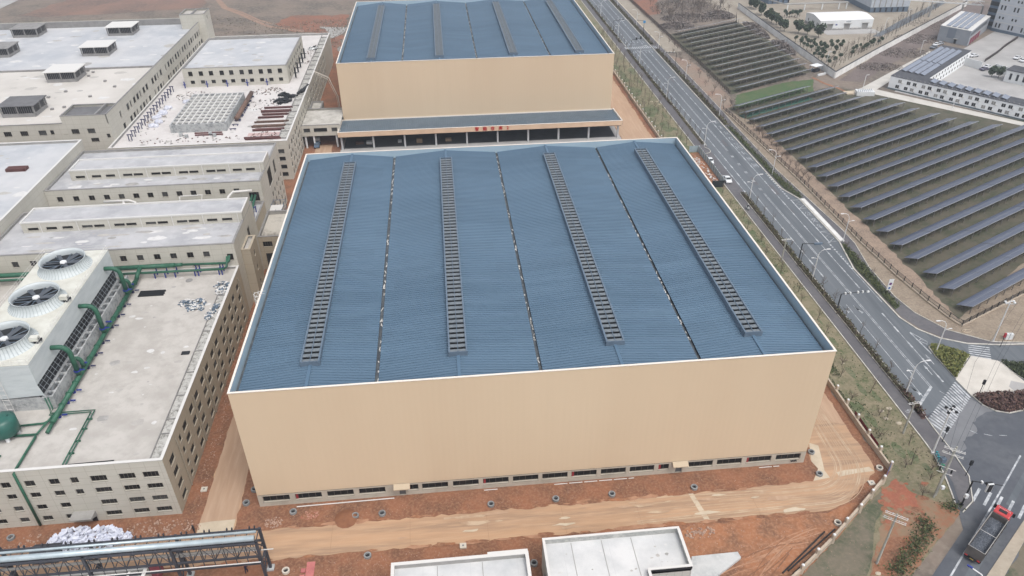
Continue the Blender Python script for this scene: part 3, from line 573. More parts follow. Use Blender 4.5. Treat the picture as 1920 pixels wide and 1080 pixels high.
for a, b in ((36, 38.4), (47.6, 61), (82.5, 86)):
    x = a
    while x < b: MB().tube([(x, -.5, .1), (min(x+2.2, b), -.5, .1)], .07, 6).build('drain_pipe', M_coplight, w1); x += 2.5
for k in range(4): MB().tube([(88.1+k*.28, -.1, .75), (88.1+k*.28, -.35, .75)], .11, 8).build('pipe_stub', M_black, w1)
MB().box(.5, Y0_+.05 if False else 146, .04, 89.8, 158.1, .07).build('bay_floor', mat('bay_floor_shade', (60, 62, 66), (48, 50, 54), .4, .9), w2)  # floor colour darkened as the shade beneath the canopy
# loading canopy of the far warehouse
cn = MB(); cx0, cx1, cy0, cy1 = -.6, 91.4, 144., 158.2
cn.box(cx0, cy0, 4.75, cx1, cy0+.25, 6.3)
fa = cn.build('canopy_fascia', mat('fascia_tan', (206, 176, 146), (196, 166, 136), .3, .6), w2)
MB().box(cx0-.05, cy0-.06, 6.31, cx1+.05, cy0+.3, 6.4).quad((cx0-.05, cy0+.3, 6.4), (cx0+.2, cy0+.3, 6.4), (cx0+.2, cy1, 5.45), (cx0-.05, cy1, 5.45)).quad((cx1-.2, cy0+.3, 6.4), (cx1+.05, cy0+.3, 6.4), (cx1+.05, cy1, 5.45), (cx1-.2, cy1, 5.45)).quad((cx0+.2, cy0+.3, 6.4), (cx0+.2, cy0+.3, 5.6), (cx0+.2, cy1, 4.8), (cx0+.2, cy1, 5.45)).quad((cx1-.2, cy0+.3, 5.6), (cx1-.2, cy0+.3, 6.4), (cx1-.2, cy1, 5.45), (cx1-.2, cy1, 4.8)).quad((cx1+.05, cy0, 4.8), (cx1+.05, cy1, 4.4), (cx1+.05, cy1, 5.45), (cx1+.05, cy0, 6.3)).box(cx0, cy1-.2, 4.9, cx1, cy1-.02, 5.35).build('canopy_edge', M_cap, w2)
mb = MB().quad((cx0+.2, cy0+.25, 5.75), (cx1-.2, cy0+.25, 5.75), (cx1-.2, cy1-.2, 4.95), (cx0+.2, cy1-.2, 4.95)); x = cx0+.5
while x < cx1-.4:
    mb.add([(x-.1, cy0+.25, 5.76), (x, cy0+.25, 5.86), (x+.1, cy0+.25, 5.76), (x-.1, cy1-.2, 4.96), (x, cy1-.2, 5.06), (x+.1, cy1-.2, 4.96)], [(0, 1, 4, 3), (1, 2, 5, 4)]); x += .6
mb.build('canopy_roof', mat('canopy_sheet', (84, 102, 116), (76, 94, 108), .3, .5), w2)
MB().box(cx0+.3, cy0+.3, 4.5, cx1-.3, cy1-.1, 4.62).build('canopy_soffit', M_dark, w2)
for k in range(10): x = .2+k*10.05; x = min(x, 90.4); MB().box(x-.28, 145.2, .03, x+.28, 145.8, 4.9).build('canopy_column', mat('column_grey', (170, 172, 174)), w2)
M_sign = mat('red_lettering', (196, 30, 32), rough=.5)
def text(s, size, loc, rot, m, parent, name, depth=.06, sp=1.):
    cu = bpy.data.curves.new(name, 'FONT'); cu.body = s; cu.size = size; cu.extrude = depth; cu.align_x = 'CENTER'; cu.align_y = 'CENTER'; cu.space_character = sp; cu.offset = size*.018
    o = bpy.data.objects.new(name, cu); C.objects.link(o); dg = bpy.context.evaluated_depsgraph_get(); dg.update()
    me = bpy.data.meshes.new_from_object(o.evaluated_get(dg)); bpy.data.objects.remove(o)
    me.materials.clear(); me.materials.append(m)
    o = bpy.data.objects.new(name, me); C.objects.link(o); o.parent = parent
    off = Vector((0, 0, 0)); p = parent
    while p: off += p.location; p = p.parent
    o.location = Vector(loc)-off; o.rotation_euler = rot; return o
for ch, px in zip('智能仓库2', (876, 892.3, 908.7, 925.5, 940.3)):
    g = G(px, 245, 5.5); x = 43.7+(px-876)*.1545; text(ch, 1.35, (x, 143.93, 5.55), (math.pi/2, 0, 0), M_sign, fa, 'sign_character')
# goods stored under the canopy
M_wood = mat('timber', (150, 126, 100), (130, 108, 84), 1, .9)
for i, (px, py, wx, hz, mm, lb) in enumerate([(1000/6, 745/6, 1.9, 1.1, M_wood, 'light timber crate'), (1330/6, 735/6, 2.0, .7, M_wood, 'low timber crate'), (430/6, 765/6, 1.8, .8, M_wht, 'white wrapped pallet load'), (775/6, 765/6, 1.2, .6, M_wht, 'small pale box'), (320/6, 768/6, 2.6, .5, mat('rust', (92, 58, 50)), 'rust coloured bundle')]):
    c = G(620+px, 150+py, 0); t_ = thing('crate', f'{lb} under the left half of the loading canopy', 'crate', (c.x, 148+i*.3, .04), 'goods stored under the loading canopy')
    MB().box(c.x-wx/2, 148+i*.3, .2, c.x+wx/2, 149.2+i*.3, .2+hz).build('body', mm, t_)
    MB().box(c.x-wx/2, 148+i*.3, .04, c.x+wx/2, 148.2+i*.3, .18).box(c.x-wx/2, 149+i*.3, .04, c.x+wx/2, 149.2+i*.3, .18).build('skid', M_wood, t_)
# ---------------------------------------------------------------- factory buildings on the left
XR = -12.1
zr4 = [(8.65, 9.9), (6.2, 7.3), (3.5, 4.6), (.95, 2.0)]
S1 = []
for z0_, z1_ in zr4:
    d = 0
    S1 += [(-15.65, -13.3, z0_, z1_), (-19.1, -16.75, z0_, z1_), (-23.3, -20.9, z0_, z1_)]
    if z0_ > 1: S1 += [(-26.2, -25.05, z0_-.05, z1_)] if z0_ > 6 else []
    for a, b in ((-29.3, -27.8), (-32.8, -31.3), (-36.2, -34.8), (-39.6, -38.1), (-43, -41.5)): S1.append((a, b, z0_, z1_))
E1 = []
for z0_, z1_ in ((8.55, 10.), (6., 7.4), (3.4, 4.7), (.9, 2.1)):
    E1.append((1.7, 3.9, z0_, z1_)); E1.append((6.9, 8., z0_, z1_-.1))
    for k in range(12):
        y = 10.2+k*3.72+(.35 if k % 2 else 0); E1.append((y-1.05, y+1.05, z0_, z1_))
L1 = house('office_block', 'pale panelled four-storey block with a flat roof carrying the cooling tower, front left', 'factory building', -70, XR, -.15, 55.6, 12.1, 11.6, S1, E1, mr=M_conroof2, mc=M_coplight, mE=M_creamside)  # east wall takes a browner cream holding the shade beside the warehouse
for k, y in enumerate((5.6, 15.75, 23.2, 30.6, 38.1, 45.5, 52.6)):
    MB().tube([(XR+.1, y, 10.8), (XR+.18, y, 10.2), (XR+.18, y, .3)], .09, 6).build('downpipe', M_pipe, L1)
# roof-light trough along the east parapet
tr = MB(); ys = [.4, 6, 9.3, 15, 21, 27, 33, 39, 45]
for a, b in zip(ys, ys[1:]): tr.box(-14.25, a, 11.6, -14.1, b, 11.85).box(-14.1, b-.12, 11.6, XR-.5, b, 11.85)
tr.build('roof_trough_kerb', M_coping, L1)
MB().box(-14.1, .4, 11.5, XR-.45, 45, 11.66).build('roof_trough', mat('stained_mortar', (168, 166, 160), (110, 108, 102), 1.2, .95, (186, 184, 178), 4, mixf=(.45, .62)), L1)
g = Y0 = None
MB().box(-28, -1.9, 2.3, -24.7, -.15, 2.42).quad((-28, -1.9, 2.3), (-28, -.15, 1.2), (-28, -.15, 2.3)).quad((-24.7, -1.9, 2.3), (-24.7, -.15, 2.3), (-24.7, -.15, 1.2)).build('entrance_canopy', M_parin, L1)
MB().box(-25.7, -.2, .05, -24.9, -.13, 2).build('entrance_door', M_dark, L1)
# middle buildings with raised clerestories
def clere(T, y0, y1, z0, z1, x0=-58.4):
    S_ = []; x = x0+2
    for a, b in ((1.1, 3.3), (4.9, 7.1), (8.2, 10.4), (12.3, 14.5), (14.8, 17), (19, 21.2), (21.5, 23.7), (25.6, 27.8), (28.1, 30.3), (32.2, 34.4), (34.7, 36.9), (38.6, 40.8), (41.8, 44)): S_.append((x0+a, x0+b, z0+.55, z0+1.2))
    mb = MB(); wall(mb, 'S', y0, x0, XR-.03, z0, z1, S_); wall(mb, 'N', y1, x0, XR-.03, z0, z1); wall(mb, 'W', x0, y0, y1, z0, z1); wall(mb, 'E', XR+.02, y0, y1, z0, z1); c = mb.build('clerestory', M_cream, T)
    MB().box(x0+.2, y0+.2, z1-.35, XR-.2, y1-.2, z1-.2).build('roof', M_greyroof, c)
    r = MB(); ring(r, x0-.05, y0-.05, XR+.08, y1+.05, z1-.2, z1+.1, .3); r.build('coping', M_coplight, c)
    for s in S_: window(c, (s[0]+s[1])/2, y0, (s[2]+s[3])/2, s[1]-s[0], s[3]-s[2], 'S', .15, False)
    dp = MB()
    for x in (x0+3.8, x0+11.4, x0+18, x0+24.7, x0+31.3, x0+37.8, x0+45.2): dp.box(x, y0-.1, z0, x+.14, y0-.01, z1-.2)
    dp.build('downpipes', M_coplight, c)
S2 = [(a, a+1.3, 14.6, 15.95) for a in (-56.9, -53.3, -49.6, -46, -42.4, -38.8, -35.5, -32.1, -28.7, -25.4, -22, -18.7)]+[(-14, -12.75, 13.5, 15.1)]
S2 += [(a, a+1.2, 12.5, 13.1) for a in (-28.6, -25.2, -21.4, -17.8)]
L2 = house('factory_hall', 'long cream hall with a raised clerestory, behind the cooling tower', 'factory building', -62.3, XR, 55.6, 75, 17.5, 17., S2, [(67, 69.2, 10.5, 14.6)], mr=M_greyroof)
clere(L2, 66, 72.9, 17, 19.5)
S3 = [(a, a+1.35, 14.5, 15.8) for a in (-60, -56.3, -52.7, -49.2, -45.8, -42.4, -39.1, -35.7, -32.3, -29, -25.6, -22.2, -18.8)]+[(-15.4, -13, 12.2, 14.6)]
E3 = [(94.2, 98.9, 11.7, 16.2), (101.9, 104.4, 11.7, 15.6), (108.1, 108.7, 12.3, 14.9)]
for z in (8.3, 5.6, 3., .8):
    for y in (95.6, 98.4, 101.5, 104.4, 107.6): E3.append((y, y+1.3, z, z+1.5))
L3 = house('factory_hall', 'long cream hall with a raised clerestory and a tall open stair bay, between two others', 'factory building', -62.3, XR, 86, 110, 17.5, 17., S3, E3, mr=M_greyroof)
clere(L3, 92.4, 99, 17, 19.7)
# low courtyard block between the halls
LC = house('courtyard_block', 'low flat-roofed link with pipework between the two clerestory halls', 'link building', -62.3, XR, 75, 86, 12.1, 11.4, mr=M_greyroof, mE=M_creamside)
# stair tower and bridge to the central warehouse
ST = house('stair_tower', 'narrow brown-panelled stair tower against the cream hall beside the warehouse', 'stair tower', XR, -10.2, 59.4, 65.7, 13.7, 13.2, E=[(62, 63, 10.5, 12), (62, 63, 6.8, 8.2), (62, 63, 3, 4.4)], mw=M_creamside, mr=M_conroof2, mc=M_creamside)
BR = house('link_building', 'flat-roofed pale link with a stained roof joining the halls to the central warehouse', 'link building', -12.1, -.05, 73.5, 86.7, 8.9, 8.1, S=[(-11.2, -9, 6.2, 7.6), (-6.2, -4, 6.2, 7.6), (-11, -6.2, .1, 4.4)], mw=M_creamside, mr=mat('mouldy_roof', (176, 170, 158), (96, 90, 82), .22, .95, (190, 184, 172), 2, mixf=(.5, .7)))
# big roof block beyond
S4 = [(a, a+1.75, z, z+1.3) for z in (8.35, 6, 3.5, 1.1) for a in (-15.4, -20, -24.6, -29.2, -33.8)]
E4 = [(126+k*3.75+(.6 if (k+j) % 2 else 0), 127.9+k*3.75+(.6 if (k+j) % 2 else 0), z, z+1.75) for k in range(25) for j, z in enumerate((8.4, 5.7, 3., .4))]
L4 = house('factory_block', 'cream block with a bright roof littered with steel and a concrete grid, upper left', 'factory building', -62.3, -12.4, 124.5, 243, 12.2, 11.5, S4, E4, mr=mat('bright_roof', (192, 187, 184), (176, 171, 168), .1, .9, (198, 195, 192), 1, mixf=(.4, .7)), mc=M_coplight, mull=False)
tr = MB(); y = 128
while y < 240: tr.box(-15.6, y, 11.5, -15.45, y+5.3, 11.85).box(-15.45, y, 11.5, -12.8, y+.15, 11.85); y += 5.5
tr.build('roof_trough_kerb', M_coping, L4)
MB().box(-15.45, 128, 11.4, -12.8, 240, 11.56).build('roof_trough', MATS['stained_mortar'], L4)
S5 = [(a, a+1.45, 15.3, 16.9) for a in (-53.2, -49.7, -46.3, -42.7, -39.5, -36, -33, -29.5, -26.5, -23)]+[(a, a+1.4, 12.6, 13.8) for a in (-53, -49.6, -46, -42.5, -39.4, -36, -33, -29.6, -26.4, -23.1)]
E5 = [(183+k*4.2, 185.2+k*4.2, z, z+1.5) for k in range(8) for z in (15, 12.6)]
L5 = house('rooftop_hall', 'cream hall with a smooth grey roof standing on the littered bright roof', 'factory building', -55, -19.8, 179.2, 217.5, 18, 17.5, S5, E5, z0=11.45, mr=M_blueroof, mull=False)
S6 = [(a, a+2.1, 14.8, 16.25) for a in (-87.2, -82.2, -91.7, -73.2, -68.8)]+[(-79, -78, 14.9, 16.2), (-75.4, -74.4, 14.9, 16.2), (-63.9, -62.95, 13.3, 14.5), (-68.6, -66.4, 12.2, 13.4)]
E6 = []
for k in range(31):
    y = 138.8+k*3.1
    if k in (1, 9, 14): continue
    E6 += [(y, y+(1.2 if k % 3 == 0 else 2.1), 15.8, 17.9), (y+.2, y+(1.3 if k % 3 == 1 else 2.2), 12., 13.9)]
L6 = thing('factory_block', 'large cream factory block with open roof lanterns and a corner tower, top left', 'factory building', (-110, 190, 0))
mb = MB(); wall(mb, 'S', 130, -160, -75, 0, 18.1, S6); wall(mb, 'S', 130, -75, -62.3, 0, 20.2, S6); wall(mb, 'E', -62.3, 130, 243, 0, 20.3, E6); wall(mb, 'N', 243, -160, -62.3, 0, 20.2); wall(mb, 'N', 139.5, -75, -62.6, 17.6, 20.2); wall(mb, 'W', -75, 130, 139.5, 17.6, 20.2); mb.build('wall', M_cream, L6)
MB().box(-160, 130.3, 17.3, -62.65, 184, 17.6).build('roof', mat('cream_white_roof', (188, 183, 176), (174, 169, 162), .06, .9), L6); MB().box(-160, 184, 17.3, -62.65, 243, 17.75).build('roof', M_blueroof, L6)
MB().box(-160, 183.4, 17.6, -63, 184.2, 18.1).box(-160, 129.9, 18.1, -75, 130.3, 18.2).build('coping', M_coping, L6); MB().box(-62.65, 130, 20.3, -62.24, 234, 20.4).build('coping', M_coping, L6); MB().box(-160, 242.3, 17.7, -62.6, 243.1, 20).build('back_parapet', M_coping, L6)
MB().box(-62.65, 130, 17.6, -62.4, 243, 20.28).build('parapet', M_parin, L6)
MB().box(-75, 130.1, 19.2, -62.6, 139.4, 19.5).build('penthouse_roof', mat('dark_roof', (104, 104, 106), (92, 92, 94), .5, .9), L6)
r = MB(); ring(r, -75.1, 129.93, -62.3, 139.6, 20.2, 20.32, .4); r.box(-65.8, 130.3, 19.5, -65.3, 139.2, 20.4); r.build('penthouse_coping', M_coping, L6)
for s in S6: window(L6, (s[0]+s[1])/2, 130, (s[2]+s[3])/2, s[1]-s[0], s[3]-s[2], 'S')
for s in E6: window(L6, -62.3, (s[0]+s[1])/2, (s[2]+s[3])/2, s[1]-s[0], s[3]-s[2], 'E', mull=False)
mb = MB(); wall(mb, 'S', 234, -69, -59.6, 0, 23.4); wall(mb, 'E', -59.6, 234, 243.5, 0, 23.4, [(238, 239, 20.6, 22)]); wall(mb, 'N', 243.5, -69, -59.6, 0, 23.4); wall(mb, 'W', -69, 234, 243.5, 0, 23.4)
tw = mb.build('corner_tower', M_cream, L6); window(tw, -59.6, 238.5, 21.3, 1, 1.4, 'E')
r = MB(); ring(r, -69.1, 233.9, -59.5, 243.6, 23.4, 23.52, .4); r.box(-64.9, 234.2, 23, -64.5, 243.2, 23.5); r.build('coping', M_coping, tw); MB().box(-68.8, 234.2, 22.4, -59.8, 243.3, 22.7).build('roof', M_conroof2, tw)
# roof lanterns
def lantern(cx, cy, label, m):
    T = thing('roof_lantern', label, 'roof lantern', (cx, cy, 17.6), 'lanterns on the top-left factory roof'); a, b = 5.2, 4.6
    MB().box(cx-a, cy-b, 20.9, cx+a, cy+b, 21.15).build('canopy', m, T)
    MB().box(cx-a+.5, cy-b+.5, 17.6, cx+a-.5, cy+b-.5, 18.6).build('upstand', M_coping, T)
    MB().box(cx-a+.9, cy-b+.9, 18.6, cx+a-.9, cy+b-.9, 20.7).build('opening', M_dark, T)
    for sx in (-1, 0, 1):
        for sy in (-1, 0, 1):
            if sx or sy: MB().box(cx+sx*(a-.6)-.18, cy+sy*(b-.6)-.18, 18.6, cx+sx*(a-.6)+.18, cy+sy*(b-.6)+.18, 20.9).build('post', M_coping, T)
    lv = MB()
    for k in range(15):
        x = cx-a+.9+k*.6; lv.box(x, cy-b+.72, 18.6, x+.07, cy-b+.79, 20.8)
        y = cy-b+.9+k*.52; lv.box(cx+a-.79, y, 18.6, cx+a-.72, y+.07, 20.8)
    lv.build('louvres', M_coping, T)
for px, py, lb, mm in ((115, 130/1.0, 'white-topped roof lantern right of the low divider, middle one of the front column', M_coplight),): pass
ln = [((325, 545), (565, 545), (630, 482), (400, 480), 'white-topped lantern straddling the roof divider', M_coplight), ((600, 355), (800, 355), (860, 305), (660, 302), 'white-topped lantern just behind the roof divider', M_coplight), ((800, 205), (985, 208), (1040, 165), (830, 160), 'white-topped lantern nearest the corner tower', M_coplight),
      ((0, 805), (240, 800), (330, 718), (75, 720), 'dark-topped lantern with a loose white board beside it, nearest the front', MATS['dark_roof']), ((80, 220), (265, 220), (330, 178), (150, 175), 'grey-topped lantern at the far left back of the roof', M_coping), ((-130, 365), (45, 367), (95, 318), (-60, 320), 'grey-topped lantern cut by the left edge of the picture', M_coping)]
for a, b, c, d, lb, mm in ln:
    q = [G(p[0]/4, p[1]/4, 21.) for p in (a, b, c, d)]; lantern(sum(v.x for v in q)/4, sum(v.y for v in q)/4, lb, mm)
# left edge hall
L7 = house('factory_hall', 'plain tall cream hall with a bluish white roof cut by the left edge', 'factory building', -160, -62.35, 40, 111.8, 20, 19.4, E=[(74.6, 76, 14.6, 16), (79.5, 81, 14.6, 16)], mr=M_blueroof, mc=M_coplight)
tag(MB().obox(tuple(G(33, 319, 19.4))[:2], 0, 4.6, 2., 19.4, 20.1).build('steel_box', mat('oxide_red', (92, 54, 50), (80, 46, 44), .6, .8)), 'dark red steel box lying alone on the bluish white roof at the left edge', 'steel box')
# bridge on columns to the far warehouse
BB = thing('link_bridge', 'pale link bridge on columns beside the loading canopy of the far warehouse', 'link bridge', (-6, 158, 0))
mb = MB(); z0_, z1_ = 4.2, 7.6; zb = G(575, 209, 7.6)
by0, by1 = 147.5, 163.; mb.box(-12.3, by0, 4.2, -.05, by0+.3, 7.6) if False else wall(mb, 'S', by0, -12.3, -.05, 4.2, 7.8, [(-11.6, -9.6, 5.5, 6.8), (-8.4, -4.2, 5.5, 6.8), (-2.8, -1, 5.5, 6.8)]); wall(mb, 'N', by1, -12.3, -.05, 4.2, 7.8); mb.box(-12.3, by0+.3, 4.15, -.05, by1, 4.3); mb.build('wall', M_cream, BB)
MB().box(-12.3, by0+.4, 6.9, -.05, by1-.3, 7.2).build('roof', mat('rubbled_roof', (178, 174, 166), (140, 136, 126), .5, .95, (190, 188, 182), 2), BB)
MB().box(-12.3, by0-.05, 7.8, -.05, by0+.35, 7.9).box(-12.3, by1-.3, 7.8, -.05, by1+.05, 7.9).build('coping', M_coping, BB)
for s in ((-10.6, 2.), (-6.3, 4.2), (-1.9, 1.8)): window(BB, s[0], by0, 6.15, s[1], 1.3, 'S', mull=False)
for x in (-11.4, -8.8, -1.6):
    for y in (by0+.6, by1-.8): MB().box(x-.25, y-.25, .03, x+.25, y+.25, 4.2).build('column', M_wht, BB)
AN = house('annex', 'small grey annex with a rubble-strewn roof against the littered block, beside the far warehouse', 'annex', -12.3, -8.4, 166, 175, 6.2, 5.7, mw=M_parin, mr=MATS['rubbled_roof'])
# front buildings at the bottom edge
M_whroof = grid_mat('white_membrane_roof', (196, 196, 195), (172, 173, 174), 6.6, 30, .02, (172, 174, 175), mode='flat', rough=.5)
B1 = thing('low_building', 'low building with a bright white roof and an L-shaped cut corner, bottom centre', 'building', (54, -26, 0))
q = [(43.45, -15.9), (63.3, -15.9), (63.35, -22.5), (57.4, -22.5), (57.4, -45), (43.45, -45)]; zt = 6.6
mb = MB(); n = len(q)
for i in range(n): a, b = q[i], q[(i+1) % n]; mb.quad((b[0], b[1], 0), (a[0], a[1], 0), (a[0], a[1], zt), (b[0], b[1], zt))
mb.build('wall', grid_mat('pale_panels', (176, 176, 170), (150, 150, 144), 1.1, 20, .03), B1)
MB().flat(q, zt-.9).build('roof', M_whroof, B1)
pr = MB(); pr.box(43.45, -16.2, 5.6, 63.3, -15.92, zt).box(43.47, -45, 5.6, 43.75, -16.2, zt).box(63.02, -22.5, 5.6, 63.3, -16.2, zt).box(57.4, -22.5, 5.6, 63.02, -22.25, zt).box(57.15, -45, 5.6, 57.4, -22.25, zt); pr.build('parapet', mat('weathered_render', (150, 152, 148), (176, 175, 170), .6, .9, (128, 130, 128), 2), B1); mat('pale_render', (186, 184, 178), (174, 172, 166), .5)
MB().box(43.4, -16.22, zt, 63.36, -15.86, zt+.06).box(43.4, -45, zt, 43.78, -16.22, zt+.06).box(62.98, -22.6, zt, 63.4, -16.22, zt+.06).box(57.1, -22.6, zt, 62.98, -22.2, zt+.06).box(57.05, -45, zt, 57.45, -22.6, zt+.06).build('coping', M_coplight, B1)
MB().box(57.42, -22.62, 6.15, 63.34, -22.53, 6.4).build('shadow_strip', M_dark, B1)  # solid dark bar, its colour standing for a shadow line below the coping
MB().quad((43.43, -25, .4), (43.43, -19, .4), (43.43, -19, 3.2), (43.43, -25, 3.2)).build('shutter', M_dark, B1)
B0 = house('low_building', 'low white-roofed building left of the bottom centre, beside a gap with a pipe ring', 'building', 22.1, 41.2, -45, -17.3, 5.9, 5.1, mw=MATS['pale_render'], mr=M_whroof, mc=M_coplight)
MB().box(35.5, -17.3, 5.9, 41.2, -16.9, 6.0).build('coping_step', M_coplight, B0)
gB = G(277, 1062, 5.2)
B2 = house('low_building', 'pale flat-roofed building at the bottom left under the pipe rack', 'building', -34, gB.x, -45, gB.y, 5.2, 4.7, mw=MATS['pale_render'], mr=M_conroof, mc=M_coplight)
for x in (-26, -20, -14.5): MB().box(x, -45, 4.7, x+.3, gB.y-.5, 5.1).build('roof_beam', M_coplight, B2)
RP = tag(MB().prism(P(980, 960, 1920/440, (1380, 380), (1755, 342), (1783, 388), (1560, 560), (1360, 560)), .02, .5).build('concrete_ramp', mat('smeared_concrete', (176, 178, 178), (150, 154, 156), .3, .8, (188, 190, 188), 1.5)), 'wedge-shaped pale concrete apron sticking out beside the white-roofed building', 'ramp')

stains(L1, -32, -14.5, 1, 54, 11.6, 60, (.2, 1.3)); stains(L2, -62, -13, 56.5, 65.5, 17, 40, (.3, 2), 1.8); stains(L3, -62, -13, 87, 92, 17, 26, (.3, 1.6), 1.8); stains(L5, -54, -21, 181, 216, 17.5, 30, (.6, 3.2)); stains(L7, -100, -63.5, 62, 110, 19.4, 40, (.5, 3)); stains(L6, -140, -64, 131, 182, 17.6, 60, (.6, 3.5)); stains(L6, -140, -64, 186, 241, 17.75, 60, (.8, 4)); stains(L4, -61, -16, 126, 178, 11.5, 90, (.2, 1.6)); stains(B1, 44.2, 57, -40, -16.8, 5.7, 60, (.06, .5)); stains(B1, 57, 62.5, -22, -16.8, 5.7, 20, (.06, .4)); stains(B0, 23, 40.5, -40, -18, 5.1, 40, (.06, .5))
seams(B1, (47.5, 51.9, 56.2), -45, -16.4, 5.7, M_parin); seams(B0, (28.4, 34.7), -45, -17.8, 5.1, M_parin)
for k in range(16): x, y = random.uniform(-100, -70), random.uniform(140, 182); MB().box(x-.4, y-.4, 17.6, x+.4, y+.4, 18.1).build('roof_vent', M_coping, L6)
# ================================================================ ROOF PLANT, PIPES, YARD
M_ct = mat('tower_sheet', (184, 191, 192), (172, 180, 182), .3, .6, stretch=(1, 1, 4))
M_cttop = mat('tower_deck', (196, 196, 186), (180, 178, 166), .35, .7)
M_gpipe = mat('green_paint', (40, 96, 72), (32, 78, 60), 1.2, .5, (52, 104, 82), 5, mixf=(.42, .6)) if True else mat('green_paint', (38, 98, 72), (34, 88, 64), .8, .45, spec=.5)
M_tank = mat('tank_green', (28, 92, 80), (24, 78, 68), .8, .4, spec=.5)
M_bpaint = mat('blue_paint', (34, 50, 140), rough=.5)
M_navy = mat('navy_steel', (52, 56, 92), rough=.5)
M_ringc_ = mat('debris_grey', (134, 132, 130), (112, 110, 108), .9)
M_weath = mat('weathered_concrete', (166, 168, 168), (112, 116, 118), .7, .9, (180, 182, 180), 2)
CT = thing('cooling_tower', 'large pale three-fan cooling tower on the front left roof', 'cooling tower', (-40, 31.8, 11.6))
x0, x1, y0, y1 = -46, -34.2, 13.9, 49.6
MB().box(x0, y0, 14.1, x1, y1, 20.9).build('housing', M_ct, CT) if False else None
mb = MB().quad((x0, y0, 14.1), (x1, y0, 14.6), (x1, y0, 20.9), (x0, y0, 20.9)).quad((x1, y1, 14.6), (x0, y1, 14.1), (x0, y1, 20.9), (x1, y1, 20.9)).quad((x1, y0, 16.8), (x1, y1, 16.8), (x1, y1, 20.9), (x1, y0, 20.9)).quad((x0, y1, 14), (x0, y0, 14), (x0, y0, 20.9), (x0, y1, 20.9))
mb.quad((x1, y0, 14.6), (x1+.45, y0, 14.4), (x1, y0, 16.8)).quad((x1+.45, y1, 14.4), (x1, y1, 14.6), (x1, y1, 16.8)); mb.build('housing', M_ct, CT)
MB().box(x0, y0, 20.9, x1, y1, 21).build('deck', M_cttop, CT)
MB().box(x0, y0+.03, 11.5, x1+.2, y1, 14.1).box(x1+1.25, y0, 11.5, x1+1.5, y1+1, 14.3).box(x1+.2, y0, 11.5, x1+1.25, y0+.25, 14.3).box(x1+.2, y0+.25, 11.5, x1+1.25, y1, 12.3).build('basin', M_weath, CT)
MB().box(x1-.5, y0+.1, 12, x1-.3, y1-.1, 16.8).build('fill_face', M_black, CT)
lv = MB(); y = y0+.6
while y < y1: lv.tube([(x1-.1, y, 16.7), (x1+1.2, y, 14.1)], .045, 4); y += 1.15
for k in range(4): z = 16.2-k*.6; xx = x1-.05+k*.3; lv.tube([(xx, y0+.1, z), (xx, y1, z)], .035, 4)
lv.build('louvre_frame', mat('louvre_grey', (120, 128, 134)), CT)
y = y0+1.2
while y < y1-.5: MB().box(x1+.25, y, 14.0, x1+1.25, y+.45, 14.25).build('basin_beam', M_weath, CT); y += 2.3
rl = MB()
for z in (21.5, 22): rl.tube([(x0+.1, y0+.1, z), (x1-.1, y0+.1, z), (x1-.1, y1-.1, z), (x0+.1, y1-.1, z), (x0+.1, y0+.1, z)], .03, 4)
for k in range(31): y = y0+.1+k*1.18; rl.tube([(x1-.1, y, 21), (x1-.1, y, 22)], .025, 4); rl.tube([(x0+.1, y, 21), (x0+.1, y, 22)], .025, 4)
for k in range(11): rl.tube([(x0+.1+k*1.16, y0+.1, 21), (x0+.1+k*1.16, y0+.1, 22)], .025, 4)
rl.build('railing', M_coplight, CT)
for i, fy in enumerate((19.85, 31.8, 43.7)):
    fx = -40.0; pr = [(4.7, 21.0), (4.4, 21.2), (4.12, 21.5), (3.95, 21.95), (3.88, 22.4), (3.96, 22.85), (4.0, 22.87), (3.86, 22.85), (3.72, 22.4), (3.72, 21.6)]
    st = MB().lathe((fx, fy), pr, 48).build('fan_stack', M_ct, CT, smooth=True)
    rb = MB()
    for k in range(48):
        a = k*math.tau/48; c, s = math.cos(a), math.sin(a)
        rb.tube([(fx+r*c, fy+r*s, z) for r, z in ((4.72, 21.0), (4.43, 21.22), (4.15, 21.5), (3.98, 21.95), (3.91, 22.4), (3.99, 22.82))], .05, 3)
    rb.build('stack_ribs', mat('rib_grey', (150, 160, 162)), st)
    MB().lathe((fx, fy), [(3.71, 21.55), (.02, 21.5)], 48).build('throat', mat('throat_shade', (36, 39, 43)), st)  # dark disc painted as the unlit depth below the blades
    fan = MB()
    for k in range(6):
        a = k*math.tau/6+.2+i; c, s = math.cos(a), math.sin(a); t = Vector((-s, c, 0))
        p0 = Vector((fx+c*.5, fy+s*.5, 22.0)); p1 = Vector((fx+c*3.6, fy+s*3.6, 22.0)); up = Vector((0, 0, .12))
        fan.quad(p0-t*.28-up, p1-t*.45-up*.8, p1+t*.35+up*.8, p0+t*.28+up).quad(p0+t*.28+up*.9, p1+t*.35+up*.7, p1-t*.45-up*.9, p0-t*.28-up*1.1)
    fan.build('fan_blades', mat('fan_grey', (72, 78, 86), rough=.5), st)
    sp = MB()
    for k in range(3): sp.tube([(fx-3.7, fy-.8+k*.8, 21.8), (fx+3.7, fy-.8+k*.8, 21.8)], .06, 4)
    for k in range(4): a = k*math.pi/4; sp.tube([(fx-3.7*math.cos(a), fy-3.7*math.sin(a), 21.8), (fx+3.7*math.cos(a), fy+3.7*math.sin(a), 21.8)], .06, 4)
    sp.build('fan_bearers', M_bluegrey, st)
    MB().lathe((fx, fy), [(.02, 22.3), (.55, 22.25), (.62, 22.0)], 16).build('fan_hub', M_wht, st)
    if i: continue
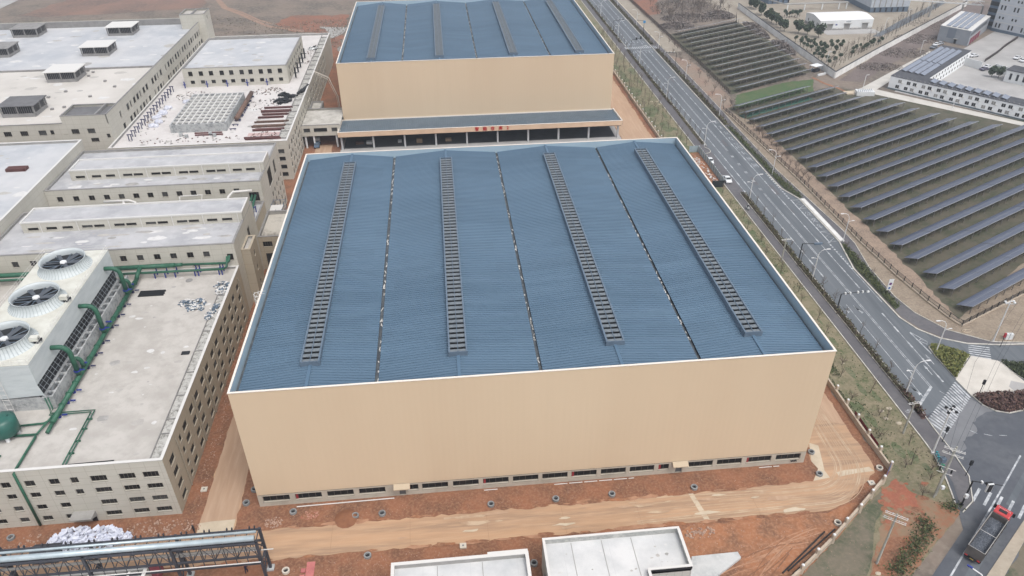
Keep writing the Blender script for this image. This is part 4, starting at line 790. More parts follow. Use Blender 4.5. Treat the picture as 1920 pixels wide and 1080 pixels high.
for fy in (19.85, 31.8):
    m_ = thing('fan_motor', 'small pale motor housing beside the '+('nearest' if fy < 21 else 'middle')+' fan stack on the tower deck', 'fan motor', (-34.95, fy-.3, 21), 'motors on the cooling tower deck')
    MB().box(-35.9, fy-.7, 21.6, -34.6, fy+.2, 22.3).build('cover', M_cttop, m_); MB().tube([(-34.6, fy-.25, 21.7), (-34.2, fy-.25, 21.7)], .28, 8).box(-35.5, fy-.5, 21.02, -34.8, fy, 21.6).build('motor', M_black, m_)
ldr = MB()
for x in (-40.3, -39.3): ldr.tube([(x, y0-.25, 11.7), (x, y0-.25, 21)], .05, 4)
for k in range(9): ldr.tube([(-40.3, y0-.25, 12.3+k), (-39.3, y0-.25, 12.3+k)], .04, 4)
ldr.build('ladder', M_coplight, CT)
cb = MB()
for k in range(6): cb.tube([(x0-.6-.0, y0+4+k*.01, 20.2-k*.4), (x0-.6, y1, 20.2-k*.4)], .05, 4)
cb.build('side_rail', M_coplight, CT)
# green pipework
GP = thing('green_pipe_header', 'thick green pipe main with arched risers running along the cooling tower', 'pipework', (-31.6, 30, 11.6))
MB().tube([(-31.6, 51.8, 12.7), (-31.6, 9.6, 12.5)], .42, 12).build('main', M_gpipe, GP, smooth=True)
MB().tube([(-31.6, 9.6, 12.4), (-31.7, 7.6, 12.2)], .3, 10).tube([(-32.2, 12.8, 12.2), (-33.3, 7.5, 12.1)], .16, 8).build('branch', M_gpipe, GP, smooth=True)
for y in (50, 44, 41, 37.6, 34.6, 29, 25.6, 22.4, 19, 16.2, 13.4): MB().tube([(-31.6, y-.06, 12.66), (-31.6, y+.06, 12.66)], .52, 12).build('flange', M_gpipe, GP)
for i, y in enumerate((45.8, 33., 20.9)):
    p = [(-34.3, y, 18.9)]+[(-33.0+1.4*math.sin(a), y, 17.5+1.4*math.cos(a)) for a in [k*math.pi/10 for k in range(0, 6)]]+[(-31.6, y, 12.8)]
    r = MB().tube(p, .42, 12).lathe((-31.6, y), [(.6, 13.5), (.6, 13.7)], 12).build('riser', M_gpipe, GP, smooth=True)
    MB().lathe((-31.6, y), [(.0, 13.72), (.58, 13.72), (.58, 13.9), (0, 13.9)], 12).tube([(-31.6, y, 13.8), (-30.4, y, 13.9)], .12, 6).build('valve', M_bpaint, r)
    q = [(-33.2, y+2.1, 13.2)]+[(-32.4+.8*math.sin(a), y+2.1, 14.+.8*math.cos(a)) for a in [k*math.pi/8 for k in range(-3, 5)]]+[(-31.6, y+2.1, 12.8)]
    if i != 1: r = MB().tube(q, .36, 10).build('overflow_bend', M_gpipe, GP, smooth=True)
    MB().tube([(-31.9, y+2.3, 13.6), (-30.9, y+2.3, 13.6)], .16, 6).build('valve', M_bpaint, GP)
for y in (48, 43, 39.5, 36, 31.2, 27.6, 24, 17.6, 15, 11.6):
    MB().box(-31.9, y-.15, 11.6, -31.3, y+.15, 12.1).box(-31, y-.1, 12.1, -30.2, y+.1, 12.3).build('pipe_support', M_bpaint if y < 20 else M_navy, GP)
GQ = thing('green_pipe_run', 'pair of green pipes on blue stands along the foot of the panelled hall', 'pipework', (-24, 54.3, 11.6))
mb = MB().tube([(-37, 54.2, 13.9), (-24.5, 54.2, 13.9)], .48, 12).tube([(-37, 53.2, 13.1), (-14.5, 53.2, 12.9)], .24, 8).tube([(-24.5, 54.2, 13.9), (-23, 54.4, 13.8)], .4, 10).tube([(-23, 54.4, 13.8), (-14.2, 54.4, 13.6), (-13.5, 54.4, 14), (-13.4, 55.2, 15)], .26, 8).tube([(-14.6, 53.2, 12.9), (-13.9, 53.4, 13.3), (-13.8, 54.9, 14.9)], .24, 8)
mb.tube([(-31.3, 54.1, 14.), (-31.5, 52.6, 13.4), (-31.6, 51.5, 12.9)], .42, 10).tube([(-70, 54.2, 13.7), (-46.5, 54.2, 13.7)], .48, 12).tube([(-70, 53.3, 13.1), (-46.5, 53.3, 13.1)], .24, 8); mb.build('pipes', M_gpipe, GQ, smooth=True)
for x in (-50, -28.6, -26.5, -24.5, -20.5, -19.8, -15.6, -15):
    MB().box(x-.1, 53, 11.6, x+.1, 53.2, 12.7).box(x-.1, 54.5, 11.6, x+.1, 54.7, 13.4).box(x-.1, 53, 12.6, x+.1, 54.7, 12.75).build('stand', M_bpaint, GQ)
GS = thing('green_pipe_run', 'thin twin green pipes turning at right angles across the pale roof', 'pipework', (-27, 8, 11.6))
for o in (0, .45):
    MB().tube([(-33.5+o, 13.2, 14.6), (-33.5+o, 13.2, 12.2), (-33.2, 12.4-o, 12), (-26.3-o, 12.5-o, 12), (-26.3-o, .6, 12)], .11, 8).build('pipe', M_gpipe, GS, smooth=True)
MB().tube([(-26, .7, 11.8), (-19.5, .9, 11.75)], .08, 6).build('pipe', M_black, GS)
for y in (10.5, 8.3, 5.6, 3): MB().box(-27, y, 11.6, -26.1, y+.2, 11.85).build('pipe_support', M_gpipe, GS)
GT = thing('green_pipe_run', 'green pipe from the round tank that drops down the front wall', 'pipework', (-34, 6, 11.6))
MB().tube([(-36.8, 9.9, 12), (-33.3, 10.1, 12), (-32.2, 10.5, 12.3)], .17, 8).tube([(-37.2, 7.6, 12), (-33.5, 7.6, 12), (-33.3, 7, 12), (-33.3, .2, 12), (-33.4, -.35, 11.8), (-33.45, -.45, .4)], .2, 8).tube([(-40, 3.3, 12), (-36.8, 3.4, 12)], .16, 8).build('pipe', M_gpipe, GT, smooth=True)
TK = thing('water_tank', 'round green steel tank on white feet at the left edge of the front roof', 'tank', (-37.9, 8.2, 11.6))
MB().lathe((-37.9, 8.2), [(.02, 12.5), (1.9, 12.5), (2, 12.6), (2, 15.1), (1.3, 15.45), (.02, 15.6)], 28).build('shell', M_tank, TK, smooth=True)
for a in (.3, 1.9, 3.5, 5.1): MB().lathe((-37.9+1.4*math.cos(a), 8.2+1.4*math.sin(a)), [(.3, 11.6), (.3, 12.5), (0, 12.5)], 10).build('foot', M_wht, TK)
MB().tube([(-37.9, 8.2, 15.5), (-37.9, 8.2, 15.9)], .15, 8).tube([(-36.9, 8.5, 15.4), (-36.9, 8.5, 15.7)], .1, 8).build('nozzle', M_tank, TK)
# loose things on the front roof
sb = thing('steel_bars', 'bundle of dark steel bars lying flat on the pale roof', 'steel bars', (-27.6, 47.4, 11.65))
for k in range(7): MB().box(-30.1, 46.3+k*.3, 11.62, -25.1+random.uniform(-.2, .2), 46.45+k*.3, 11.8).build('bar', M_black, sb)
def heap(name, label, cat, spots, n, z, m, sz=(.3, .9), th=.12, hgt=.5, kind='stuff', group=None):
    mb = MB()
    for i in range(n):
        cx, cy, rx, ry = random.choice(spots); a = random.uniform(0, math.tau); r = math.sqrt(random.random())
        x = cx+rx*r*math.cos(a); y = cy+ry*r*math.sin(a); zz = z+random.uniform(0, hgt)*(1-r*r); L = random.uniform(*sz); W = L*random.uniform(.25, .6); b = random.uniform(0, math.pi); ti = random.uniform(-.35, .35)
        u = Vector((math.cos(b), math.sin(b), ti))*L/2; v = Vector((-math.sin(b), math.cos(b), random.uniform(-.3, .3)))*W/2; w_ = Vector((0, 0, th)); c = Vector((x, y, zz+.05))
        q = [c-u-v, c+u-v, c+u+v, c-u+v]; mb.cm = i % 2 if isinstance(m, list) else 0
        mb.add(q+[p+w_ for p in q], [(4, 5, 6, 7), (0, 1, 5, 4), (1, 2, 6, 5), (2, 3, 7, 6), (3, 0, 4, 7)])
    return tag(mb.build(name, m), label, cat, group, kind)
heap('foil_scrap', 'heap of crumpled silvery lagging scraps in the middle right of the pale roof', 'scrap heap', [(-19.5, 43, 1.6, 1.2), (-17.4, 42.5, 1.6, 1.6), (-17.5, 40.8, 1.8, .8)], 230, 11.6, [M_coplight, M_bluegrey], (.3, .8))
heap('foil_scrap', 'heap of silvery lagging scraps against the parapet in the far corner of the pale roof', 'scrap heap', [(-14, 48.6, 1.5, 1.5), (-13.6, 46.4, 1.2, 1.4), (-13.6, 40.2, .7, 1.8), (-14.2, 38, .6, 1.4)], 200, 11.65, [M_coplight, M_bluegrey], (.3, .8))
tag(MB().lathe((-21.4, 51.5), [(.7, 11.7), (.7, 11.62)], 14).lathe((-21.4, 51.5), [(.02, 11.72), (.7, 11.7)], 14).build('roof_hatch_cover', M_coping), 'small dark round cover lying on the pale roof near the pipe stands', 'cover')
tag(MB().box(-16.4, 26.2, 11.6, -15, 27.1, 11.75).build('dark_mat', M_black), 'small dark rectangular grate on the roof beside the long trough', 'grate')
# pipes in the courtyard between the halls
LP = thing('lagged_pipe', 'bright lagged pipe with bends outside the middle hall, left of the yellow tank', 'pipework', (-43, 84, 11.5))
MB().tube([(-49, 84.8, 14.6), (-43.2, 84.8, 14.6), (-41.8, 84.5, 14.2), (-41.6, 83.2, 13), (-41.6, 80, 12.2)], .3, 10).tube([(-44.5, 84.8, 14.5), (-44.5, 84, 13.4), (-44.5, 82, 12)], .3, 10).build('pipe', M_coplight, LP, smooth=True)
LQ = thing('lagged_pipe', 'long lagged pipe arching into the wall beside the yellow tank', 'pipework', (-17, 84, 11.5))
MB().tube([(-20.6, 80, 12), (-19.6, 83.5, 14.9), (-18.6, 84.6, 15.6), (-14.2, 84.9, 15.6)], .3, 10).tube([(-31.5, 84, 12), (-31.3, 84.6, 15), (-31, 84.7, 15.1), (-26, 84.8, 15.1), (-26.4, 83, 13)], .14, 8).build('pipe', M_coplight, LQ, smooth=True)
tag(MB().lathe((-22.1, 80.5), [(.02, 13.6), (.9, 13.5), (1.35, 13), (1.4, 12.4), (1.4, 11.5)], 20).build('yellow_tank', mat('yellow_paint', (196, 160, 52), rough=.5), smooth=True), 'yellow domed tank top between the two long halls', 'tank')
GV = thing('green_pipe_run', 'two green pipes slanting down from the middle hall into the courtyard', 'pipework', (-14, 80, 11.5))
MB().tube([(-14.6, 85.6, 14), (-14.9, 80, 12)], .3, 8).tube([(-13.8, 85.6, 14), (-14.1, 80, 12)], .3, 8).build('pipe', M_gpipe, GV, smooth=True)
for y in (79, 81.5): MB().box(-13.4, y, 11.4, -13.2, y+.2, 13).box(-15.2, y, 12.6, -13.2, y+.2, 12.8).build('stand', M_bpaint, GV)
SC = thing('scaffold', 'small grey scaffold tower between the stained link roof and the middle hall', 'scaffold', (-10.3, 92, 0))
mb = MB()
for x in (-11.9, -10.3, -8.9):
    for y in (88, 91, 94): mb.tube([(x, y, 0), (x, y, 8.6)], .07, 4)
for z in (2.5, 4.5, 6.5, 8.3):
    for y in (88, 91, 94): mb.tube([(-11.9, y, z), (-8.9, y, z)], .06, 4)
    for x in (-11.9, -8.9): mb.tube([(x, 88, z), (x, 94, z)], .06, 4)
mb.build('frame', M_bluegrey, SC); MB().box(-11.9, 88, 8.3, -8.9, 91, 8.4).build('deck', M_coplight, SC)
# ------------------------------------------------ things on the bright littered roof (z 11.5)
CG = thing('concrete_grid', 'open-topped concrete basin with a lattice of beams on the bright littered roof', 'concrete basin', (-40, 150, 11.5))
gx0, gx1, gy0, gy1 = -48.2, -31.9, 136.2, 164
MB().box(gx0, gy0, 11.5, gx1, gy0+.35, 14).box(gx0, gy1-.35, 11.5, gx1, gy1, 14).box(gx0, gy0+.35, 11.5, gx0+.35, gy1-.35, 14).box(gx1-.35, gy0+.35, 11.5, gx1, gy1-.35, 14).build('wall', M_weath, CG)
lt = MB()
for k in range(1, 9): x = gx0+k*(gx1-gx0)/9; lt.box(x-.17, gy0+.35, 13.4, x+.17, gy1-.35, 14.02)
for k in range(1, 10): y = gy0+k*(gy1-gy0)/10; lt.box(gx0+.35, y-.17, 13.42, gx1-.35, y+.17, 14.0)
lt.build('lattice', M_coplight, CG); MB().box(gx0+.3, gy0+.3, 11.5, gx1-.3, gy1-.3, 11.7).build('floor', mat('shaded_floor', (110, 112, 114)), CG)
M_rust = mat('rusty_steel', (104, 62, 58), (84, 52, 52), .8, .75); M_rust2 = mat('brown_steel', (112, 84, 70), (92, 70, 60), .8, .75)
for i, (a, b, y, wd, m, lb) in enumerate([(-25.3, -15.1, 127.8, 1.6, M_rust, 'dark red steel beams nearest the front parapet'), (-23.8, -15.2, 134.6, 1.3, M_rust, 'dark red steel beams, second stack from the front'), (-24.6, -15, 137.6, 1.3, M_rust2, 'brown steel beams, third stack from the front'), (-24.5, -14.8, 141.4, .9, M_rust2, 'brown steel beams in a thin stack near the middle'), (-24.2, -16.6, 145.3, .7, M_rust, 'short dark steel beams below the widest red stack'), (-23.6, -15.6, 147.8, .8, M_rust, 'thin red steel beams just in front of the widest stack'), (-24.4, -15.2, 150.4, 1.5, M_rust, 'wide red steel beams, broadest stack'), (-24.2, -15.4, 154, .6, M_rust, 'thin red steel beams at the back of the group')]):
    t_ = thing('steel_beams', lb+' on the littered roof', 'steel beams', ((a+b)/2, y+.6, 11.56), 'steel beam stacks on the littered roof')
    n = max(2, int(wd/.42))
    for k in range(n):
        s = random.uniform(-.4, .4); yy = y+k*wd/n; MB().box(a+s, yy, 11.56, b+s, yy+.32, 11.62).box(a+s, yy+.13, 11.62, b+s, yy+.19, 12).box(a+s, yy, 12, b+s, yy+.32, 12.07).build('beam', m, t_)
tag(MB().box(-25, 131, 11.51, -15.2, 133.4, 11.55).build('pink_board', mat('pink_board', (180, 152, 148), rough=.9)), 'flat pinkish board between two stacks of red beams', 'board')
pl = thing('large_pipe', 'long brown pipe lying beside the concrete lattice basin', 'pipe', (-30, 158, 11.5))
MB().tube([(-30.4, 143.5, 12.6), (-30.4, 167.5, 12.6)], .7, 14).build('pipe', M_rust2, pl, smooth=True)
for k in range(6): MB().box(-31.3, 144.5+k*4.3, 11.5, -29.5, 144.7+k*4.3, 12.0).build('cradle', M_navy, pl)
heap('black_hose', 'tangle of black pipe offcuts on the bright roof behind the red beams', 'pipe offcuts', [(-19.5, 160.5, 2.6, 2.6), (-17.2, 164.5, 1.8, 1.5), (-20, 167, 1.4, 1.4)], 110, 11.5, M_black, (.8, 1.7), .4, .5)
for i, (x, y) in enumerate(((-13.6, 170), (-13.2, 173), (-14.6, 168.5))): tag(MB().tube([(x-.5, y-2, 12.1), (x+.5, y+2, 12.1)], .45, 10).build('black_pipe', M_black, smooth=True), f'thick black pipe piece by the parapet, {nth(i+1)} from the right of its cluster', 'pipe', 'black pipes by the parapet')
def stand(x, y, label):
    t_ = thing('pipe_stand', label, 'pipe stand', (x, y, 11.5), 'blue pipe stands on the littered roof')
    MB().box(x-.5, y-.12, 11.5, x-.3, y+.12, 13.3).box(x+.3, y-.12, 11.5, x+.5, y+.12, 13.3).box(x-.7, y-.12, 13.3, x+.7, y+.12, 13.5).build('frame', M_navy, t_)
for i in range(15): stand(-58.4, 131.5+i*3.1, f'dark blue portal stand in the row by the high wall, {nth(i+1)} from the front')
for i, x in enumerate((-55, -47.5, -40.7, -33.9, -27.2)):
    t_ = thing('pipe_stand', f'bright blue stand at the foot of the rooftop hall, {nth(i+1)} from the left', 'pipe stand', (x, 178.4, 11.5), 'blue stands at the rooftop hall')
    MB().box(x-.15, 178.3, 11.5, x+.15, 178.5, 13.8).box(x-.5, 178.2, 12.6, x+.5, 178.5, 12.8).build('frame', M_bpaint, t_)
for i in range(7): 
    t_ = thing('pipe_stand', f'low blue trestle along the right side of the lattice basin, {nth(i+1)} from the front', 'pipe stand', (-30, 136.5+i*3.6, 11.5), 'low trestles by the lattice basin'); x, y = -30.2, 136.5+i*3.6
    MB().box(x-1, y-.1, 11.9, x+1, y+.1, 12.1).box(x-.7, y-.1, 11.5, x-.5, y+.1, 11.9).box(x+.5, y-.1, 11.5, x+.7, y+.1, 11.9).build('frame', M_navy, t_)
for i, (x, y) in enumerate(((-55, 142.1), (-54.6, 146), (-56, 150), (-55.1, 153.7), (-54.9, 157.9), (-50.5, 163.5), (-47.5, 166))):
    mb = MB(); 
    for k in range(5): rr = random.uniform(.6, 1.0); mb.lathe((x+random.uniform(-.9, .9), y+random.uniform(-.8, .8)), [(rr, 11.5), (rr*1.05, 11.9), (rr*.7, 12.3), (.02, 12.4)], 7)
    tag(mb.build('bulk_bag', mat('blue_tarp', (60, 130, 170)) if i == 6 else mat('white_sack', (196, 198, 208), (168, 172, 190), 1.5, .8)), ('blue tarpaulin heap behind the lattice basin' if i == 6 else 'grey covered heap behind the lattice basin' if i == 5 else f'white sacks in the line left of the lattice basin, {nth(i+1)} heap from the front'), 'sacks', 'sacks on the littered roof')
heap('roof_debris', 'scattered offcuts and blocks over the bright roof', 'debris', [(-40, 130.5, 16, 3.4), (-26, 172, 5, 4), (-17, 215, 2, 14), (-56, 148, 3, 14), (-25, 158, 6, 6), (-50, 170, 6, 5), (-20, 131, 4, 3)], 420, 11.5, [M_rust2, M_ringc_], (.15, .65), .15, .08)
for k, (x, y) in enumerate(((-45, 133), (-43, 131.5), (-36.5, 133), (-35, 131.6))): tag(MB().box(x, y, 11.5, x+.9, y+.7, 12.5).build('concrete_block', M_weath), f'pale concrete block standing in front of the lattice basin, {nth(k+1)} from the left', 'block', 'blocks on the littered roof')
for k, (x0_, x1_, y) in enumerate(((-41, -33, 134.6), (-40.5, -32.4, 133))): tag(MB().box(x0_, y, 11.5, x1_, y+.35, 11.9).build('steel_beam', M_rust), ('single dark beam just before the lattice basin' if k else 'single dark beam touching the shade of the lattice basin'), 'steel beam')
heap('black_sheet', 'crumpled black sheeting with white bags at the back of the bright roof', 'sheeting', [(-16.8, 222, 1.6, 2.6)], 40, 11.5, [M_black, M_wht], (.6, 1.6), .3, .5)
for k in range(5): tag(MB().box(-18.4, 184+k*6, 12, -17.9, 184.4+k*6, 15.6).box(-18.8, 184+k*6, 13.6, -17.4, 184.2+k*6, 13.8).build('wall_bracket', M_black), f'black cross-shaped bracket beside the rooftop hall, {nth(k+1)} from the front', 'bracket', 'brackets beside the rooftop hall')
# ------------------------------------------------ pipe rack (front left)
M_rack = mat('rack_steel', (62, 64, 72), (52, 54, 62), .8, .6); M_silver = mat('silver_lagging', (170, 184, 190), (150, 166, 174), .5, .35, metal=.3)
PR = thing('pipe_rack', 'dark steel pipe rack carrying silvery pipes across the bottom left corner', 'pipe rack', (-15, -13, 0))
zt = 9.; ya, yb = -11.9, -14.3
def rk(a, b, y): return [(a, y), (b, y)]
ch = MB()
for y in (ya, yb):
    for z in (zt, 6.2) if y == yb else (zt, 6.6): ch.box(-60, y-.13, z-.26, 3.8, y+.13, z)
ch.box(-60, yb-.5, 4.9, 3.8, yb-.25, 5.15).build('chord', M_rack, PR)
br = MB(); k = 0; x = 3.6
while x > -60:
    br.tube([(x, yb-.02, zt-.2), (x, yb-.02, 6.1)], .07, 4).tube([(x, ya, 6.4), (x, yb, 6.1)], .07, 4).tube([(x, ya, zt-.1), (x, yb, zt-.1)], .08, 4)
    br.tube([(x, yb, 6.1), (x-1.5, yb, zt-.2)] if k % 2 == 0 else [(x, yb, zt-.2), (x-1.5, yb, 6.1)], .06, 4); br.tube([(x, yb-.35, 5), (x-1.5, ya+.0, 6.2)], .06, 4); x -= 1.5; k += 1
br.build('bracing', M_rack, PR)
for x in (3.7, -7.8, -19.4, -31, -43):
    MB().box(x-.18, ya-.18, 0, x+.18, ya+.18, zt+.1).build('column', M_rack, PR); MB().box(x-.18, yb-.18, 0, x+.18, yb+.18, zt).build('column', M_rack, PR)
    c_ = MB().tube([(x, ya, 1.5), (x, yb, 5)], .1, 4).tube([(x, yb, 1.5), (x, ya, 5)], .1, 4).tube([(x, ya, 5.2), (x, yb, 8.8)], .1, 4); c_.box(x-.15, ya, 4.5, x+.15, yb, 4.8) if False else c_.tube([(x, ya, 4.7), (x, yb, 4.7)], .14, 4); c_.build('cross_brace', M_rack, PR)
    MB().box(x-.5, ya-.5, 0, x+.5, ya+.5, .35).build('base_pad', M_weath, PR)
MB().tube([(-60, -12.55, 9.2), (3.4, -12.55, 9.2)], .2, 10).build('pipe', M_silver, PR, smooth=True)
MB().tube([(-60, -13.75, 9.35), (3.4, -13.75, 9.35)], .42, 14).build('pipe', M_silver, PR, smooth=True)
MB().tube([(-60, -13.3, 6.6), (3.4, -13.3, 6.6)], .22, 8).build('pipe', mat('grey_lagging', (140, 136, 130)), PR, smooth=True)
MB().tube([(-60, -14.9, 5.6), (3.8, -14.9, 5.6)], .08, 6).tube([(-10, -12.4, 5), (5, -12.4, 5)], .08, 6).build('conduit', M_coplight, PR)
gr = MB(); x = 3.2
while x > -60: gr.tube([(x, -12.8, 9.1), (x, -13.35, 9.1)], .025, 3); x -= .62
for y in (-12.85, -13.05, -13.3): gr.tube([(-60, y, 9.1), (3.2, y, 9.1)], .025, 3)
gr.build('grating', M_rack, PR)
x = 3.
while x > -34: MB().box(x, ya-.05, 9, x+.12, ya+.25, 9.45).build('pipe_bracket', M_rack, PR); MB().box(x-.7, ya-.05, 9, x-.58, ya+.25, 9.45).build('pipe_bracket', M_rack, PR); x -= 3.1
# ------------------------------------------------ yard items on the ground
heap('sack_heap', 'long heap of bright white sacks on the soil in front of the panelled block', 'sacks', [(-27.5, -3.1, 3, 1.6), (-24, -3.4, 4, 1.6), (-21, -4.3, 2.6, 1), (-29.4, -4.2, 1.6, 1.1), (-25, -5.5, 5, 1.4)], 520, .1, mat('sack_white', (206, 210, 222), (178, 184, 206), 1.2, .7), (.5, 1.), .22, 1.1)
heap('sheeting_heap', 'heap of grey white sheeting under the end of the pipe rack', 'sheeting', [(-.6, -14.6, 2., 1.3), (-1.4, -15.6, 1.3, .9)], 160, .05, mat('grey_sheet', (176, 178, 190), (140, 142, 156), 1.5, .8), (.3, .9), .05, .5)
tag(MB().box(-26, -13.2, .05, -12, -10.4, 1.2).build('red_tarpaulin_stack', mat('faded_red', (140, 62, 70), (120, 50, 58), .5, .8)), 'faded red covered stack under the pipe rack', 'covered stack')
hut = thing('site_hut', 'small dark grey pitched hut behind the white sack heap', 'hut', (-29.6, -6.3, 0))
MB().box(-31.6, -7.6, 0, -28, -5.4, 1.6).build('body', M_rack, hut); MB().add([(-31.8, -7.8, 1.6), (-27.8, -7.8, 1.6), (-27.8, -5.2, 1.6), (-31.8, -5.2, 1.6), (-31.8, -6.5, 2.4), (-27.8, -6.5, 2.4)], [(0, 1, 5, 4), (2, 3, 4, 5), (1, 2, 5), (3, 0, 4)]); mb = MB(); mb.add([(-31.8, -7.8, 1.6), (-27.8, -7.8, 1.6), (-27.8, -5.2, 1.6), (-31.8, -5.2, 1.6), (-31.8, -6.5, 2.4), (-27.8, -6.5, 2.4)], [(0, 1, 5, 4), (2, 3, 4, 5), (1, 2, 5), (3, 0, 4)]); mb.build('roof', M_rack, hut)
rings = [((-1.5, 3.5), 'half hidden by the bottom corner of the central warehouse'), ((-2.3, .8), 'left of the central warehouse beside the side lane'), ((5.5, -1.8), 'in the soil just below the left windows'), ((15.4, -3.6), 'left one of a pair at the mound by the road'), ((19.6, -3.6), 'right one of a pair at the mound by the road'), ((36.9, -3.6), 'in the warehouse soil strip, first right of the mound'), ((47.4, -3.6), 'in the warehouse soil strip, second right of the mound'), ((56.6, -3.6), 'in the warehouse soil strip, third right of the mound'), ((70.3, -3.6), 'in the soil strip by the pale patch of the road'), ((92.7, 1.9), 'on the pale slab at the right corner of the warehouse'), ((91.9, -3.), 'on the pale slab where the road bends'), ((102.5, -2.8), 'at the outer edge of the road bend by the wall'), ((17.8, -11.3), 'across the road near the pink sheet'), ((6., -12.7), 'pale one beside the foot of the pipe rack'), ((42.4, -15.2), 'in the gap between the two low white buildings'), ((-37.1, -2.3), 'in a muddy pit at the left edge'), ((90.3, -12.9), 'white one by the wall above the black pipes')]
M_ringc = mat('ring_concrete', (134, 136, 136), (112, 114, 114), .9, .9); M_ringp = mat('ring_pale', (186, 178, 164))
for (x, y), lb in rings:
    pale = 'pale one' in lb or 'outer edge' in lb or 'white one' in lb; t_ = thing('manhole_ring', 'round concrete manhole ring '+lb, 'manhole ring', (x, y, 0), 'manhole rings in the yard')
    MB().lathe((x, y), [(.56, .02), (.56, .42), (.36, .44), (.36, .05)], 22).build('ring', M_ringp if pale else M_ringc, t_, smooth=False); MB().lathe((x, y), [(.38, .08), (.02, .09)], 18).build('pit', M_dark, t_)
for i, ((x, y), lb) in enumerate([((-9.8, 4.5), 'beside the side lane left of the warehouse'), ((32.1, -11), 'across the road left of the low white building'), ((99.6, -5.7), 'outside the road bend'), ((1.2, -14.2), 'by the grey sheeting under the pipe rack')]):
    t_ = thing('inspection_chamber', 'small square white chamber '+lb, 'inspection chamber', (x, y, 0)); MB().box(x-.5, y-.45, 0, x+.5, y+.45, .25).build('frame', M_ringp, t_); MB().box(x-.15, y-.15, .25, x+.15, y+.15, .27).build('lid', M_ringc, t_)
tag(MB().box(8.9, -16, .02, 10.1, -11.4, .06).box(8.2, -13.2, .02, 8.85, -12.6, .3).box(8.1, -15.6, .02, 8.8, -13.6, .2).build('pink_sheet', mat('pink_brick', (184, 104, 100), (166, 90, 88), 1, .9)), 'strip of pink bricks lying on the soil below the road', 'bricks')
tag(MB().lathe((14.0, -3.9), [(1.9, .02), (1.4, .3), (.8, .5), (.02, .55)], 14).build('soil_mound', mat('mound_soil', (132, 84, 56), (118, 74, 50), .8, .95), smooth=True), 'rounded brown soil mound spilling onto the road edge', 'soil mound')
def stones(label, cx, cy, rx, ry, n, sz=(.12, .4), m=None):
    mb = MB()
    for i in range(n):
        a = random.uniform(0, math.tau); r = random.random()**.6; x = cx+rx*r*math.cos(a); y = cy+ry*r*math.sin(a); s = random.uniform(*sz)
        b = random.uniform(0, 3); u = [(x+s*random.uniform(.6, 1)*math.cos(b+k*1.26), y+s*random.uniform(.6, 1)*math.sin(b+k*1.26)) for k in range(5)]; n_ = 5
        mb.add([(p[0], p[1], 0) for p in u]+[(x+(p[0]-x)*.6, y+(p[1]-y)*.6, s*.6) for p in u], [(5, 6, 7, 8, 9)]+[(k, (k+1) % 5, 5+(k+1) % 5, 5+k) for k in range(5)])
    return tag(mb.build('stone_rubble', m or mat('rubble_stone', (168, 138, 118), (140, 110, 94), 1.2, .95)), label, 'rubble', None, 'stuff')
stones('patch of pale rubble in the soil at the lower left of the central warehouse', 2.6, -3.4, 1.5, 1.1, 90, (.06, .22)); stones('reddish rubble below the left windows', 8.2, -2.6, 1.5, .9, 70, (.06, .2), mat('red_rubble', (158, 92, 72), (180, 140, 120), 1.5))
stones('loose stones strewn over the soil strip in front of the warehouse', 45, -2.6, 44, 1.9, 420, (.03, .1)); stones('loose stones over the orange ground at the lower right', 78, -16, 16, 7, 520, (.03, .13)); stones('heap of broken pale stone beside the low white building', 68.5, -12.3, 2.4, 1.1, 46, (.12, .4))
stones('stones and clods in front of the panelled block', -15, -3, 6.5, 2, 160, (.06, .28)); stones('loose stones south of the road', 20, -13.5, 16, 2.4, 380, (.03, .12)); stones('stones along the outer edge of the road bend', 98, -8.6, 5, 2.6, 140, (.03, .12)); stones('stones in the muddy ground at the left edge', -35, -4, 5, 2.2, 90, (.06, .3)); stones('builders rubble behind the bright roof block', -3, 262, 10, 10, 300, (.3, .9), MATS['grey_rubble']); stones('stones along the wall foot of the side lane', -10.4, 22, .9, 24, 260, (.05, .16))
bb = thing('black_pipes', 'long black pipes lying on the soil along the boundary wall', 'pipes', (84, -17.5, 0))
for k in range(3): MB().tube([(79.2+k*.25-(k == 1)*1.2, -20.3-k*.28, .12), (89.4+k*.2-(k == 1)*2, -13.9-k*.3, .12)], .12, 8).build('pipe', M_black, bb)
vg = thing('site_buggy', 'small blue and white three-wheeled vehicle on the soil before the link bridge', 'vehicle', (-8.3, 148.2, 0))
MB().box(-9.1, 147, .5, -7.5, 150.3, 1.1).build('body', mat('pale_blue', (96, 122, 150)), vg); MB().box(-9, 150.3, .5, -7.6, 151.6, 2.1).build('cab', M_wht, vg); MB().box(-9, 147.2, 1.1, -7.6, 149.8, 1.7).build('load', M_bluegrey, vg)
for x in (-9.1, -7.6):
    for y in (147.6, 151): MB().tube([(x-.08, y, .4), (x+.15, y, .4)], .4, 10).build('wheel', M_black, vg)
PB = thing('concrete_pump_boom', 'white and red lattice pump boom reaching up to the wall of the littered block', 'pump boom', (-2.4, 172, 0))
MB().tube([(-2.2, 171, .5), (-2.6, 171, 9), (-4.9, 171.3, 15.6), (-9.5, 172, 17.6)], .15, 6).tube([(-2.7, 171, .5), (-3.1, 171, 9), (-5.3, 171.3, 15), (-9.5, 172, 17)], .07, 5).build('boom', M_ringp, PB); MB().box(-3.6, 167.6, .5, -1.3, 174.6, 1.9).build('truck_bed', mat('red_pump', (150, 60, 56)), PB); MB().box(-3.6, 174.7, .5, -1.3, 176.6, 2.6).build('cab', M_wht, PB)
for y in (168.6, 170, 175.4):
    for x in (-3.7, -1.5): MB().tube([(x, y, .5), (x+.3, y, .5)], .5, 12).build('wheel', M_black, PB)
